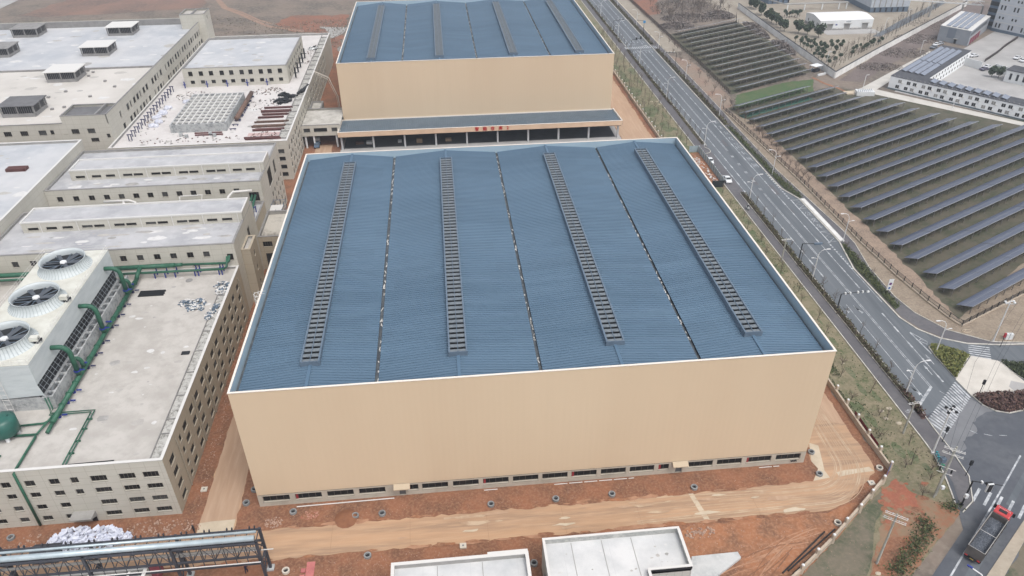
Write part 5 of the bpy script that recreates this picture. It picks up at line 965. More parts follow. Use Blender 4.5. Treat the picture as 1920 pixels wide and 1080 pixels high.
# ------------------------------------------------ boundary wall
M_wallc = mat('boundary_render', (176, 160, 140), (158, 142, 124), .5, .9)
BW = thing('boundary_wall', 'low tan boundary wall with square posts curving round the east side of the site', 'wall', (103.8, 60, 0))
K = (103.9, -3.6); kb = (78, -22.8)
MB().strip([(103.7, 262), (103.7, 20), (103.75, 6), (104, -3.2)], .35, 0, 1.1).strip([(101.6, -5.6), (94.5, -11), (87.7, -16.1), (80.9, -20.7), (74, -25)], .35, 0, 1.1).build('wall', M_wallc, BW)
pm = MB().box(-.22, -.22, 0, .22, .22, 1.9).mesh('post', M_wallc); pcm = MB().lathe((0, 0), [(.22, 1.9), (.2, 2.05), (.02, 2.12)], 8).mesh('post_cap', M_wht)
def post(x, y):
    o = bpy.data.objects.new('post', pm); C.objects.link(o); o.parent = BW; o.location = Vector((x, y, 0))-BW.location
    c = bpy.data.objects.new('post_cap', pcm); C.objects.link(c); c.parent = o
y = 16.1
for k in range(58): post(103.95, y+k*4.15-(16.4 if k == -1 else 0))
for y in (12.2, 8.2, 4.3, .3, -3.2): post(104.05, y)
for p in ((101.3, -6), (97.9, -8.6), (94.6, -11.2), (91.2, -13.5), (87.8, -16.2), (84.3, -18.4), (80.9, -20.8), (77.4, -23)): post(*p)
tag(MB().quad((104.3, 9.8, .2), (104.3, 1.5, .2), (104.35, 1.5, 1.3), (104.35, 9.8, 1.3)).quad((104.35, 9.8, .2), (104.4, 9.8, 1.3), (104.4, 1.5, 1.3), (104.35, 1.5, .2)).build('red_banner', mat('banner_red', (130, 36, 44))), 'faded red banner strung along the outside of the boundary wall', 'banner')
bs = thing('blue_board', 'blue board leaning between two posts at the corner of the boundary wall', 'board', (102.8, -4.4, 0))
MB().add([(101.7, -5.8, .3), (103.9, -3.4, .3), (103.9, -3.4, 1.9), (101.7, -5.8, 1.3), (101.66, -5.74, .3), (103.86, -3.34, .3), (103.86, -3.34, 1.9), (101.66, -5.74, 1.3)], [(0, 1, 2, 3), (7, 6, 5, 4), (3, 2, 6, 7)]) or None
mb = MB(); mb.add([(101.7, -5.8, .3), (103.9, -3.4, .3), (103.9, -3.4, 1.9), (101.7, -5.8, 1.3), (101.66, -5.74, .3), (103.86, -3.34, .3), (103.86, -3.34, 1.9), (101.66, -5.74, 1.3)], [(0, 1, 2, 3), (7, 6, 5, 4), (3, 2, 6, 7)]); mb.build('panel', mat('board_blue', (44, 66, 130)), bs)
# ================================================================ PLANTING
M_hedge = [mat('hedge_leaf_a', (70, 80, 48), (52, 60, 38), 1.5, .9), mat('hedge_leaf_b', (92, 98, 56), (70, 76, 46), 1.5, .9)]
M_hbrown = [mat('hedge_brown_a', (84, 74, 58), (66, 58, 48), 1.5, .9), mat('hedge_brown_b', (92, 94, 60), (72, 70, 50), 1.5, .9)]
M_purple = [mat('purple_leaf_a', (92, 66, 62), (74, 52, 52), 1.5, .9), mat('purple_leaf_b', (112, 84, 72), (84, 64, 56), 1.5, .9)]
M_gold = [mat('gold_leaf_a', (98, 104, 50), (78, 86, 42), 1.2, .9), mat('gold_leaf_b', (126, 124, 64), (100, 104, 52), 1.2, .9)]
M_dkgr = [mat('dark_leaf_a', (56, 66, 42), (44, 52, 36), 1.2, .9), mat('dark_leaf_b', (74, 84, 52), (58, 66, 44), 1.2, .9)]
M_bark = mat('bark', (88, 78, 68), (70, 62, 56), 2, .9); M_twig = mat('twig', (104, 90, 78), (84, 72, 62), 2, .9)
def leaves(mb, x, y, z, s):
    b = random.uniform(0, math.tau); t = random.uniform(-.9, .9); u = Vector((math.cos(b)*math.cos(t), math.sin(b)*math.cos(t), math.sin(t)))*s; v = u.cross(Vector((random.uniform(-1, 1), random.uniform(-1, 1), random.uniform(.2, 1)))).normalized()*s*.8
    c = Vector((x, y, z)); mb.cm = random.random() < .45; mb.quad(c-u-v, c+u-v*.6, c+u+v, c-u*.7+v)
def hedge(label, poly, h, mats, dens=26, s=.16, cat='hedge', z0=.05, name='hedge', group=None):
    """clipped planting: thousands of small leaf faces through the volume"""
    xs = [p[0] for p in poly]; ys = [p[1] for p in poly]
    def inside(x, y):
        c = False
        for i in range(len(poly)):
            (xa, ya), (xb, yb) = poly[i], poly[i-1]
            if (ya > y) != (yb > y) and x < (xb-xa)*(y-ya)/(yb-ya)+xa: c = not c
        return c
    area = abs(sum(poly[i][0]*poly[(i+1) % len(poly)][1]-poly[(i+1) % len(poly)][0]*poly[i][1] for i in range(len(poly))))/2
    mb = MB(); n = int(area*dens); k = 0
    while k < n:
        x, y = random.uniform(min(xs), max(xs)), random.uniform(min(ys), max(ys))
        if inside(x, y): leaves(mb, x+random.gauss(0, .08), y+random.gauss(0, .08), z0+h*random.random()**.45+.08*math.sin(x*2.3)*math.sin(y*1.7), s*random.uniform(.6, 1.3)); k += 1
    mb.cm = 0; mb.flat(poly, z0+.02)
    return tag(mb.build(name, mats), label, cat, group)
hedge('long dark clipped hedge between the left pavement and the road, nearest part', [(116.15, 9), (117.3, 9), (117.35, 24), (117.25, 55), (117.3, 79), (117.3, 99.5), (116.1, 100), (116, 60), (116.2, 24)], .75, M_hbrown, 30)
hedge('purple end of the clipped hedge by the stop line', [(116.2, 7.6), (117.4, 7.9), (117.4, 16), (116.3, 16)], .85, M_purple, 30)
hedge('sparse low hedge beside the left pavement beyond the parked cars', [(116.1, 136), (117.2, 136), (117.5, 172), (116.4, 172)], .4, M_hbrown, 8, .16); hedge('far clipped hedge beside the left pavement as far as the zebra crossing', [(116.2, 173), (117.3, 173), (117.3, 244), (116.2, 244)], .6, M_hbrown, 10, .22); hedge('farthest clipped hedge beside the left pavement', [(116, 256), (117.3, 256), (117.3, 400), (116, 400)], .6, M_hbrown, 5, .28)
hedge('green hedge on the right kerb curving past the bus bay', [(131.5, 70), (132, 70), (132, 58), (131.5, 48), (131.2, 42), (129.6, 41), (129.2, 58), (130.4, 66)], .7, M_hedge, 20)
hedge('green hedge on the right kerb above the bus bay', [(129.6, 102), (129.6, 150), (131, 150), (131.3, 112), (132.5, 98), (132.4, 95.6), (131.6, 95.6)], .7, M_hedge, 16); hedge('dark hedge along the right kerb as far as the crossing', [(129.3, 152), (129.3, 243), (131, 243), (131, 152)], .6, M_hbrown, 9, .22); hedge('farthest dark hedge along the right kerb', [(129.3, 252), (129.3, 400), (131, 400), (131, 252)], .6, M_hbrown, 5, .28)
isg = P(1680, 640, 8, (490, 95), (530, 62), (640, 70), (1100, 215), (890, 560), (600, 240))
hedge('yellow green shrub bed on the corner traffic island', isg, .55, M_gold, 45, .17, 'shrub bed', .15, 'shrub_bed')
pq = P(1680, 640, 8, (1150, 830), (1180, 810), (1400, 790), (1600, 780), (1960, 770), (1990, 960), (1900, 1040), (1700, 1080), (1500, 1050), (1300, 960))
hedge('purple brown shrub bed at the edge of the crossing plaza', pq, .6, M_purple, 42, .17, 'shrub bed', .15, 'shrub_bed')
dq = P(1680, 640, 8, (1550, 305), (1650, 310), (1960, 345), (1960, 600), (1750, 470))
hedge('dark green shrub bed right of the plaza at the picture edge', dq, .5, M_dkgr, 30, .17, 'shrub bed', .15, 'shrub_bed')
for q_, nm in ((isg, 'gold'), (pq, 'purple'), (dq, 'dark')):
    tag(MB().strip(q_+[q_[0]], .22, .04, .19).build('kerb', M_kerb, bpy.data.objects['corner_plaza']))
mb = MB(); pa = [P(1440, 810, 4, q)[0] for q in ((1190, 660), (1160, 780), (1090, 880), (1010, 990), (940, 1060))]
for i in range(1500):
    t = random.random()*3.99; k = int(t); t -= k; x = pa[k][0]+(pa[k+1][0]-pa[k][0])*t+random.gauss(0, .75); y = pa[k][1]+(pa[k+1][1]-pa[k][1])*t+random.gauss(0, .75); leaves(mb, x, y, .08+abs(random.gauss(0, .28)), random.uniform(.06, .16))
for cx, cy in [(G(1440+1370/4, 810+560/4).x, G(1440+1370/4, 810+560/4).y)]:
    for i in range(260): leaves(mb, cx+random.gauss(0, .9), cy+random.gauss(0, .6), .06+abs(random.gauss(0, .2)), random.uniform(.06, .15))
tag(mb.build('scrub', M_hedge), 'rough weedy green scrub beside the side road at the lower right', 'scrub', None, 'stuff')
mb = MB()                                                      # dark evergreen ground cover along the boundary wall
for x0_, x1_, y0_, y1_, n in ((104.3, 105.2, -1, 24, 700), (105, 108, 4, 14, 150), (105.6, 107.4, 21, 25, 260), (104.4, 106, 140, 245, 1300), (106, 112, 150, 215, 700), (108, 113, 50, 100, 700), (106, 113, -6, 40, 500)):
    for i in range(n): leaves(mb, random.uniform(x0_, x1_), random.uniform(y0_, y1_), random.uniform(.03, .2), random.uniform(.05, .14))
tag(mb.build('ground_cover', M_hedge), 'low green tufts scattered over the grass verge by the boundary wall', 'ground cover', None, 'stuff')
def bare_tree(seed, h=4.6, spread=1.3, nb=15):
    random.seed(seed); T = MB(); B = MB()
    lean = Vector((random.uniform(-.15, .15), random.uniform(-.15, .15), 0)); top = Vector((lean.x*h*.5, lean.y*h*.5, h*.62))
    T.tube([(0, 0, 0), tuple(lean*h*.25+Vector((0, 0, h*.3))), tuple(top)], .07, 6, .035)
    for i in range(nb):
        t = random.uniform(.3, 1); p = Vector((lean.x*h*.5*t, lean.y*h*.5*t, h*.62*t)); a = i*2.4+random.uniform(-.4, .4); L = spread*random.uniform(.6, 1.1)*(1.25-t*.4)
        d = Vector((math.cos(a)*.75, math.sin(a)*.75, random.uniform(.5, 1.1))).normalized(); q = p+d*L*.55; e = q+(d+Vector((0, 0, .35))).normalized()*L*.6
        B.tube([tuple(p), tuple(q), tuple(e)], .022, 3, .008, False)
        for j in range(4):
            u = random.uniform(.35, 1); s = p.lerp(e, u); dd = (d+Vector((random.uniform(-.8, .8), random.uniform(-.8, .8), random.uniform(-.1, .7)))).normalized(); B.tube([tuple(s), tuple(s+dd*L*.42)], .011, 3, .005, False)
    B.tube([tuple(top), tuple(top+Vector((lean.x, lean.y, 1))*h*.35)], .03, 4, .01, False)
    return T.mesh('trunk', M_bark), B.mesh('crown', M_twig)
BT = [bare_tree(100+i, 3.6+.35*(i % 4), .95+.1*(i % 3), 12+i) for i in range(7)]; SH = [bare_tree(200+i, 1.7, 1.25, 20) for i in range(3)]; TT = [bare_tree(300+i, 4.6, 1.9, 26) for i in range(4)]
random.seed(11)
def tree(x, y, label, group, kind=BT, sc=1., nm='bare_tree', cat='tree'):
    t, c = random.choice(kind); T = thing(nm, label, cat, (x, y, .05), group, random.uniform(0, 6)); T.scale = (sc,)*3
    for n_, me in (('trunk', t), ('crown', c)): o = bpy.data.objects.new(n_, me); C.objects.link(o); o.parent = T
    return T
y = 15.5
k = 0
while y < 128:
    if not 100 < y < 133: k += 1; tree(117.7+random.uniform(-.15, .15), y, f'leafless sapling in the near hedge on the left kerb, {nth(k)} from the stop line', 'saplings in the near left kerb hedge', sc=random.uniform(.8, 1.05))
    y += random.uniform(5.2, 6.6)
for i in range(34): y = 137+i*5.6; tree(117.6+random.uniform(-.2, .2), y, f'leafless sapling on the left kerb beyond the parked cars, {nth(i+1)} from them', 'saplings on the far left kerb', sc=random.uniform(.8, 1.05))
for i in range(30): y = 100+i*6.1; tree(130.2+random.uniform(-.3, .3), y, f'leafless sapling on the right kerb above the bus bay, {nth(i+1)} from it', 'saplings on the right kerb', sc=random.uniform(.75, 1.))
for i, y in enumerate((67, 61, 54, 47)): tree(130.9, y, f'leafless sapling in the curving right kerb hedge, {nth(i+1)} from the bus bay', 'saplings in the curving right hedge', sc=.85)
lawn = [(107, 20.5), (110.4, 15.5), (109.6, 8), (110.5, 2), (108.3, -2.5), (106, 27), (109.5, 33), (110.8, 39), (110.4, 46.2), (111.3, 50), (109.8, 57), (111.6, 60), (110, 66), (111.6, 73), (110.6, 80), (111.8, 86), (110.4, 93), (111, 101)]
for i, (x, y) in enumerate(lawn): tree(x, y, f'bare sapling on the verge beside the central warehouse, {nth(i+1)} from the junction', 'saplings on the near grass verge', sc=random.uniform(.8, 1.1))
k = 0
for i in range(22):
    for x in (105.9, 109., 112.):
        k += 1; tree(x+random.uniform(-.7, .7), 137+i*6.4+random.uniform(-1.5, 1.5), f'bare sapling beside the far warehouse, {["left", "middle", "right"][int((x-105)/3)]} file, {nth(i+1)} up from the hoarding', 'saplings on the far grass verge', sc=random.uniform(.85, 1.2))
for i, (x, y) in enumerate([(106, 4), (107, -3), (109, 9.5), (111, -4), (106.5, -9), (109.6, -6), (106, 14), (109, 24)]): tree(x, y, f'low straggling bare shrub on the near grass verge, {nth(i+1)} of a loose scatter', 'low shrubs on the near verge', SH, 1., 'bare_shrub', 'shrub')
for i in range(22): tree(138.3+random.uniform(-.7, .7), 105+i*3.1, f'straggly bare bush along the solar field fence, {nth(i+1)} from the near end', 'bushes along the solar fence', SH, random.uniform(.9, 1.5), 'bare_shrub', 'shrub')
for i in range(18): tree(random.uniform(134.5, 139), 170+i*5.5, f'thin bare tree between main road and upper solar field, {nth(i+1)} from the near end', 'thin trees on the sandy verge', TT, random.uniform(.6, 1.), cat='tree')
for i, xx in enumerate(sorted(random.uniform(146, 186) for _ in range(46))): tree(xx, random.uniform(291, 350), f'leafless tree in the grey thicket behind the solar field, {nth(i+1)} from the left', 'leafless trees in the far thicket', TT, random.uniform(1., 1.7))
def round_tree(seed, r=1., h=1.6, n=420, ls=.2):
    random.seed(seed); T = MB().tube([(0, 0, 0), (0, 0, h)], .12, 6, .08); B = MB(); cl = [(random.uniform(-.45, .45)*r, random.uniform(-.45, .45)*r, h+r*.7+random.uniform(-.35, .5)*r, random.uniform(.45, .75)*r) for _ in range(7)]
    for i in range(n):
        c = random.choice(cl); v = Vector((random.gauss(0, 1), random.gauss(0, 1), random.gauss(0, 1))).normalized()*c[3]*random.random()**.3; leaves(B, c[0]+v.x, c[1]+v.y, max(c[2]+v.z, h*.6), ls*random.uniform(.7, 1.2))
    return T.mesh('trunk', M_bark), B.mesh('crown', [mat('evergreen_a', (62, 78, 60), (52, 66, 52), .8, .9), mat('evergreen_b', (80, 96, 70), (64, 78, 58), .8, .9)])
RT = [round_tree(400+i) for i in range(4)]; RB = [round_tree(420+i, 2.2, 1.8, 900, .3) for i in range(3)]
random.seed(5)
big = [(1386, 27), (1418, 28), (1427, 60-35), (1440, 42), (1450, 44), (1458, 48), (1466, 54), (1470, 58)]
for i, (px, py) in enumerate([(1408, 15), (1417, 18), (1427, 29), (1438, 38), (1446, 43), (1455, 47), (1463, 53), (1470, 59), (1496, 63), (1513, 66), (1534, 71)]):
    g = G(px, py); tree(g.x, g.y, f'large dark evergreen in the row left of the white shed, {nth(i+1)} from the far end', 'large evergreens by the white shed', RB, (1.15 if i > 1 else .9)*random.uniform(.85, 1.1), 'evergreen_tree')
sm = [(1491, 76), (1502, 77), (1509, 76), (1500, 83), (1506, 87), (1513, 84), (1519, 82), (1525, 86), (1512, 92), (1521, 93), (1528, 90), (1533, 95), (1538, 91), (1543, 96), (1531, 101), (1526, 106), (1534, 108), (1542, 106), (1541, 99), (1548, 96), (1540, 113), (1549, 114), (1552, 121), (1562, 105), (1563, 116), (1567, 97), (1574, 110), (1575, 91), (1579, 85), (1558, 90), (1545, 90), (1537, 85), (1598, 96), (1605, 93), (1612, 89), (1616, 95), (1620, 93), (1625, 91), (1631, 87), (1637, 84), (1646, 82), (1651, 79), (1526, 79), (1568, 84), (1556, 84), (1596, 105), (1471, 28), (1475, 31), (1480, 30), (1484, 29), (1490, 29), (1494, 31), (1499, 28)]
for i, (px, py) in enumerate(sorted(sm)): g = G(px, py+3); tree(g.x, g.y, f'small round tree in front of the white shed, {nth(i+1)} from the left', 'small round trees in the walled grounds', RT, random.uniform(.75, 1.1), 'evergreen_tree')
for i in range(44):
    t_ = i/43; a = Vector((192.5, 200)).lerp(Vector((300, 297)), t_); tree(a.x-2.6+random.uniform(-.6, .6), a.y+3.5+random.uniform(-.6, .6), f'thin leafless tree behind the white retaining wall, {nth(i+1)} from its corner', 'thin trees behind the retaining wall', BT, random.uniform(1., 1.4))
for i in range(30):
    t_ = i/29; a = Vector((199, 213)).lerp(Vector((290, 297)), t_); tree(a.x-2.+random.uniform(-1, 1), a.y+3+random.uniform(-1, 1), f'thin leafless tree in the second file behind the retaining wall, {nth(i+1)} from its corner', 'second file behind the retaining wall', BT, random.uniform(.9, 1.3))
for i, (px, py) in enumerate(((1858, 145), (1871, 146))): g = G(px, py); tree(g.x, g.y, ('left' if i == 0 else 'right')+' one of two round dark trees in the courtyard of the white dormitory', 'courtyard trees', RB, .8, 'evergreen_tree')
def scrub(name, label, spots, n, mats, s, h):
    mb = MB()
    for i in range(n):
        cx, cy, rx, ry = random.choice(spots); a = random.uniform(0, math.tau); r = math.sqrt(random.random()); leaves(mb, cx+rx*r*math.cos(a), cy+ry*r*math.sin(a), random.random()*h*(1.1-r), s*random.uniform(.6, 1.3))
    return tag(mb.build(name, mats), label, 'scrub', None, 'stuff')
M_gs = [mat('grey_scrub_a', (112, 102, 98), (98, 90, 86), .8, .9), mat('grey_scrub_b', (126, 116, 108), (108, 100, 94), .8, .9)]
scrub('scrub', 'grey brown winter scrub filling the slope between the road and the walled compound', [(166, 315, 20, 22), (160, 296, 14, 9), (150, 282, 9, 6), (178, 300, 8, 8), (186, 270, 3, 16), (187, 240, 3, 12)], 9000, M_gs, .3, 3.2)
scrub('scrub', 'low purple brown scrub over the bank below the retaining wall', [(215, 208, 10, 6), (235, 226, 12, 8), (255, 246, 12, 9), (280, 268, 16, 12)], 4500, M_gs, .24, .35)
scrub('scrub', 'dark wiry scrub on the waste ground behind the top-left factory', [(-40, 275, 60, 14), (-90, 300, 50, 30), (-10, 300, 40, 20)], 5000, [mat('olive_scrub', (112, 106, 90)), mat('dun_scrub', (122, 110, 98))], .3, .35)
# verge stones
for i, (a, b, lb) in enumerate([((1440+905/4, 600+665/4), .75, 'pale boulder nearest the pavement at the top of the group'), ((1440+850/4, 600+685/4), .7, 'grey boulder at the left of the group'), ((1440+882/4, 600+740/4), .65, 'rounded boulder in the middle of the group'), ((1440+980/4, 600+775/4), .75, 'low pale boulder at the right of the group'), ((1440+562/4, 600+325/4), .4, 'small pale boulder by the warehouse corner'), ((1140+655/8, 100+728/8), .7, 'left boulder among the saplings beside the far canopy'), ((1140+735/8, 100+728/8), .7, 'middle boulder among the saplings beside the far canopy'), ((1140+765/8, 100+765/8), .7, 'right boulder among the saplings beside the far canopy'), ((1440+825/4, 810+1062/4), .6, 'brown boulder at the bottom edge by the leaning utility pole')]):
    b *= .65; g = G(*a); random.seed(i+60); mb = MB(); pr = [(.02, b*.62), (.45*b, b*.55), (.85*b, b*.3), (b, .05), (b*.9, 0)]; mb.lathe((g.x, g.y), pr, 9); mb.v = [((v[0]-g.x)*1.25*random.uniform(.88, 1.1)+g.x, (v[1]-g.y)*random.uniform(.75, .95)+g.y, v[2]*random.uniform(.85, 1.1)) for v in mb.v]
    tag(mb.build('boulder', mat('boulder_stone', (176, 164, 142), (144, 134, 116), 1.5, .9)), lb+', on the grass', 'boulder', 'boulders on the verge')
random.seed(21)
# ================================================================ STREET FURNITURE
M_lamp = mat('lamp_white', (204, 204, 204), rough=.45); M_cpole = mat('concrete_pole', (160, 160, 150), (138, 138, 130), 1, .85)
def lamp_proto(sg):
    T = thing('street_lamp', 'x', 'street lamp', (0, 0, 0), 'white street lamps along the main road')
    MB().tube([(0, 0, 0), (0, 0, 6.6)], .11, 8, .08).lathe((0, 0), [(.2, 0), (.2, .35), (.1, .45)], 8).build('pole', M_lamp, T)
    a = MB().tube([(0, 0, 6.4), (sg*.15, 0, 7.1), (sg*.6, 0, 7.7), (sg*1.2, 0, 7.95), (sg*1.9, 0, 8.0)], .06, 6).tube([(0, 0, 5.4), (-sg*.45, 0, 5.75), (-sg*1.1, 0, 5.85)], .045, 6).build('arm', M_lamp, T)
    MB().box(min(sg*1.7, sg*2.5), -.14, 7.93, max(sg*1.7, sg*2.5), .14, 8.06).box(min(-sg*.9, -sg*1.5), -.1, 5.8, max(-sg*.9, -sg*1.5), .1, 5.92).build('lamp_head', M_lamp, T)
    return T
lL = lamp_proto(1); lR = lamp_proto(-1); usedL = usedR = False
for i, y in enumerate((14.4, 54.8, 95.4, 135.3, 180.5, 222.5, 264.3, 305)):
    lb = f'white street lamp on the left of the main road, {nth(i+1)} from the junction'
    if i == 0: lL.location = (116.85, y, .1); lL['label'] = lb
    else: inst(lL, (116.85, y, .1), lb)
for i, (x, y) in enumerate(((129.8, 25.8), (132.2, 70.9), (129.9, 111.3), (130.3, 160.4), (130.3, 201), (130.5, 243.2), (130.5, 284.1), (130.6, 326.9))):
    lb = f'white street lamp on the right of the main road, {nth(i+1)} from the junction'
    if i == 0: lR.location = (x, y, .1); lR['label'] = lb
    else: inst(lR, (x, y, .1), lb)
sb_ = thing('street_lamp', 'white lamp arm with a blue tip reaching in from the bottom edge beside the truck', 'street lamp', (G(1862, 1092, 7.8).x, G(1862, 1092, 7.8).y, 0)); bx, by = G(1862, 1092, 7.8).x, G(1862, 1092, 7.8).y
q = G(1440+1515/4, 810+1010/4, 8.2); MB().tube([(bx, by, 0), (bx, by, 6.5), ((bx+q.x)/2, (by+q.y)/2, 8), (q.x, q.y, 8.2)], .09, 7).build('pole', M_lamp, sb_); MB().obox((q.x, q.y), 2.2, .7, .25, 8.15, 8.3).build('lamp_head', M_bpaint, sb_)
# camera mast, signals, utility poles
CM = thing('camera_mast', 'tall white leaning-looking mast with black cameras over the zebra crossing', 'camera mast', (113.35, -.4, 0))
MB().tube([(113.35, -.4, 0), (113.35, -.4, 10.1)], .15, 8, .1).lathe((113.35, -.4), [(.3, 0), (.3, .4), (.15, .45)], 8).build('pole', M_lamp, CM)
ar = MB().tube([(112.6, -.9, 10), (114.3, .3, 10)], .08, 6).tube([(112.9, .2, 9.9), (113.9, -.9, 9.9)], .08, 6); ar.build('crossarm', M_lamp, CM)
for dx, dy in ((-.8, -.6), (.95, .7), (-.4, .65), (.6, -.6), (.1, .1)): MB().box(113.35+dx-.16, -.4+dy-.2, 9.95, 113.35+dx+.16, -.4+dy+.2, 10.25).build('camera_unit', M_black, CM)
MR = thing('camera_mast', 'tall white mast with white cameras beside the corner of the solar field', 'camera mast', (143.6, 28., 0))
MB().tube([(143.6, 28., 0), (143.6, 28., 10.4)], .14, 8, .1).tube([(143.6, 28, 10.4), (143.6, 28, 11.4)], .03, 4).lathe((143.6, 28), [(.35, 0), (.35, .2)], 8).build('pole', M_lamp, MR)
MB().tube([(142.7, 27.7, 10), (144.6, 28.3, 10)], .08, 6).tube([(142.9, 28.3, 9.5), (144.4, 27.7, 9.5)], .07, 6).build('crossarm', M_lamp, MR)
for dx, dy in ((-.9, -.2), (1, .3), (-.7, .4), (.8, -.3)): MB().box(143.6+dx-.2, 28+dy-.15, 9.7, 143.6+dx+.2, 28+dy+.15, 9.95).build('camera_unit', M_wht, MR)
def upole(x, y, h, ang, label, two=True, eq=False):
    T = thing('utility_pole', label, 'utility pole', (x, y, 0)); MB().tube([(x, y, 0), (x, y, h)], .19, 8, .12).build('pole', M_cpole, T)
    if eq: MB().tube([(x+.5, y+.35, 0), (x+.5, y+.35, h)], .19, 8, .12).build('pole', M_cpole, T)
    u = Vector((math.cos(ang), math.sin(ang), 0)); v = Vector((-u.y, u.x, 0)); c = Vector((x, y, 0))
    for z, L in ((h-.3, 1.5), (h-1.3, 1.5)) if two else ((h-.4, 1.2),):
        for s in (-.16, .16): p = c+v*s; MB().tube([tuple(p-u*L+Vector((0, 0, z))), tuple(p+u*L+Vector((0, 0, z)))], .05, 4).build('crossarm', M_coplight, T)
        ins = MB()
        for s in (-.9, -.35, .35, .9): p = c+u*L*s; ins.lathe((p.x, p.y), [(.05, z), (.1, z+.12), (.05, z+.3)], 6)
        ins.build('insulators', M_wht, T)
    if eq:
        for z, L in ((h-4.2, 1.3), (h-5.4, 1.1)): MB().tube([tuple(c-u*L+Vector((0, 0, z))), tuple(c+u*L+Vector((0, 0, z)))], .06, 4).build('crossarm', M_coplight, T)
        p = c-u*.9; MB().box(p.x-.35, p.y-.35, h-3.3, p.x+.35, p.y+.35, h-2.5).lathe((p.x, p.y), [(.3, h-2.5), (.1, h-2.2)], 8).build('transformer', M_bluegrey, T)
        for s in (-.8, 0, .8): q = c+u*s; MB().lathe((q.x, q.y), [(.12, h-5), (.16, h-4.6), (.08, h-4.3)], 6).build('fuse_switch', M_black, T)
        MB().box(x+.2, y-.6, 2.4, x+.7, y-.2, 3.0).build('meter_box', M_wht, T)
    return T
upole(108.1, -9.5, 11, -.65, 'double concrete utility pole crowded with switchgear beside the junction', True, True)
upole(92.7, -20.4, 11, -.65, 'concrete utility pole with a crossarm standing in red soil outside the boundary wall')
upole(110.9, 4.7, 7.6, .1, 'short thin utility pole on the verge opposite the stop line', False)
upole(*tuple(G(1440+100/4, 400+360/4))[:2], 6.5, .1, 'thin utility pole on the verge beside the right edge of the central warehouse roof', False)
WR = tag(MB().tube([(108.1, -9.5, 10.8), (128, 10, 10), (150, 30, 10.5)], .025, 3).tube([(108.6, -10, 10.8), (128.6, 9.6, 10), (150.6, 29.6, 10.5)], .025, 3).tube([(107.6, -9.1, 9.8), (126, 12, 9), (150, 32, 10)], .025, 3).build('power_cables', M_black), 'thin power cables sagging across the junction from the double pole', 'cables')
def mast_arm(x, y, h, ex, ey, label, lights, col=M_black, heads='head'):
    T = thing('traffic_signal', label, 'traffic signal', (x, y, 0)); MB().tube([(x, y, 0), (x, y, h)], .13, 8).tube([(x, y, h), (ex, ey, h+.2)], .09, 8, .05).lathe((x, y), [(.28, 0), (.28, .3)], 8).build('mast', col, T)
    for t, m, w_, hh in lights: px, py = x+(ex-x)*t, y+(ey-y)*t; MB().box(px-w_/2, py-.2, h-.1, px+w_/2, py+.2, h+hh).build('camera' if m is M_wht else 'signal_head', m, T)
    return T
mast_arm(111.55, -11.5, 5.6, 115.4, -13.0, 'black signal mast with a white-framed signal reaching over the side road', [(.3, M_wht, .25, .3), (.55, M_black, 1., .3)])
tq = G(1440+1655/4, 810+430/4, 5.5); T_ = bpy.data.objects['traffic_signal']; MB().box(tq.x-.45, tq.y-.12, 5, tq.x+.45, tq.y+.12, 6.7).build('backboard', M_wht, T_); MB().box(tq.x-.33, tq.y-.2, 5.1, tq.x+.33, tq.y-.1, 6.6).build('signal_head', M_black, T_); MB().box(111.1, -12, 2.2, 111.6, -11.6, 2.9).build('control_box', M_wht, T_)
mast_arm(116.65, 42.05, 4.4, 122.8, 42.3, 'dark camera gantry with white cameras over the left lanes, opposite the solar field corner', [(.15, M_wht, .3, .3), (.33, M_wht, .3, .3), (.62, M_wht, .3, .35), (.8, M_wht, .3, .35), (1., M_wht, .5, .2)])
g = G(1440+230/4, 400+350/4); mast_arm(g.x, g.y, 4.6, g.x+4.8, g.y-.8, 'dark mast arm with a grey panel over the left lanes, farther up the road', [(.75, M_bluegrey, 2., .35)])
def ped(px, py, label, col=M_black, face=M_black, h=2.6):
    g = G(px, py); T = thing('traffic_signal', label, 'traffic signal', (g.x, g.y, 0)); MB().tube([(g.x, g.y, 0), (g.x, g.y, h)], .06, 6).build('post', M_black, T); MB().box(g.x-.2, g.y-.15, h, g.x+.2, g.y+.15, h+1.).build('signal_head', face, T)
    return T
ped(1440+1580/4, 600+560/4, 'pedestrian signal at the edge of the purple shrub bed'); ped(1440+1305/4, 600+915/4, 'pedestrian signal at the foot of the zebra crossing near the mast'); ped(1440+1480/4, 810+330/4, 'pedestrian signal at the side road crossing, beside the kerb')
t_ = ped(1440+1738/4, 400+1005/4, 'signal with a red light near the two electrical cabinets', face=mat('red_face', (170, 50, 60))); 
SG = thing('road_sign', 'tall white sign board with a purple disc and a blue symbol beside the right pavement', 'road sign', tuple(G(1440+875/4, 400+615/4))); gx, gy = SG.location.x, SG.location.y
MB().tube([(gx, gy, 0), (gx, gy, 4.4)], .07, 6).build('post', M_black, SG); pn = MB().box(gx-.1, gy-.12, 1.5, gx+1., gy-.06, 4.4).build('panel', M_wht, SG)
def disc(cx, cz, r, m, nm, yy, n=18): MB().add([], []); mb = MB(); mb.add([(cx+r*math.cos(k*math.tau/n), yy, cz+r*math.sin(k*math.tau/n)) for k in range(n)], [tuple(range(n))]); return mb.build(nm, m, pn)
disc(gx+.45, 3.15, .34, mat('sign_purple', (96, 40, 110)), 'purple_disc', gy-.125); disc(gx+.45, 2.05, .28, mat('sign_blue', (60, 96, 160)), 'blue_symbol', gy-.125)
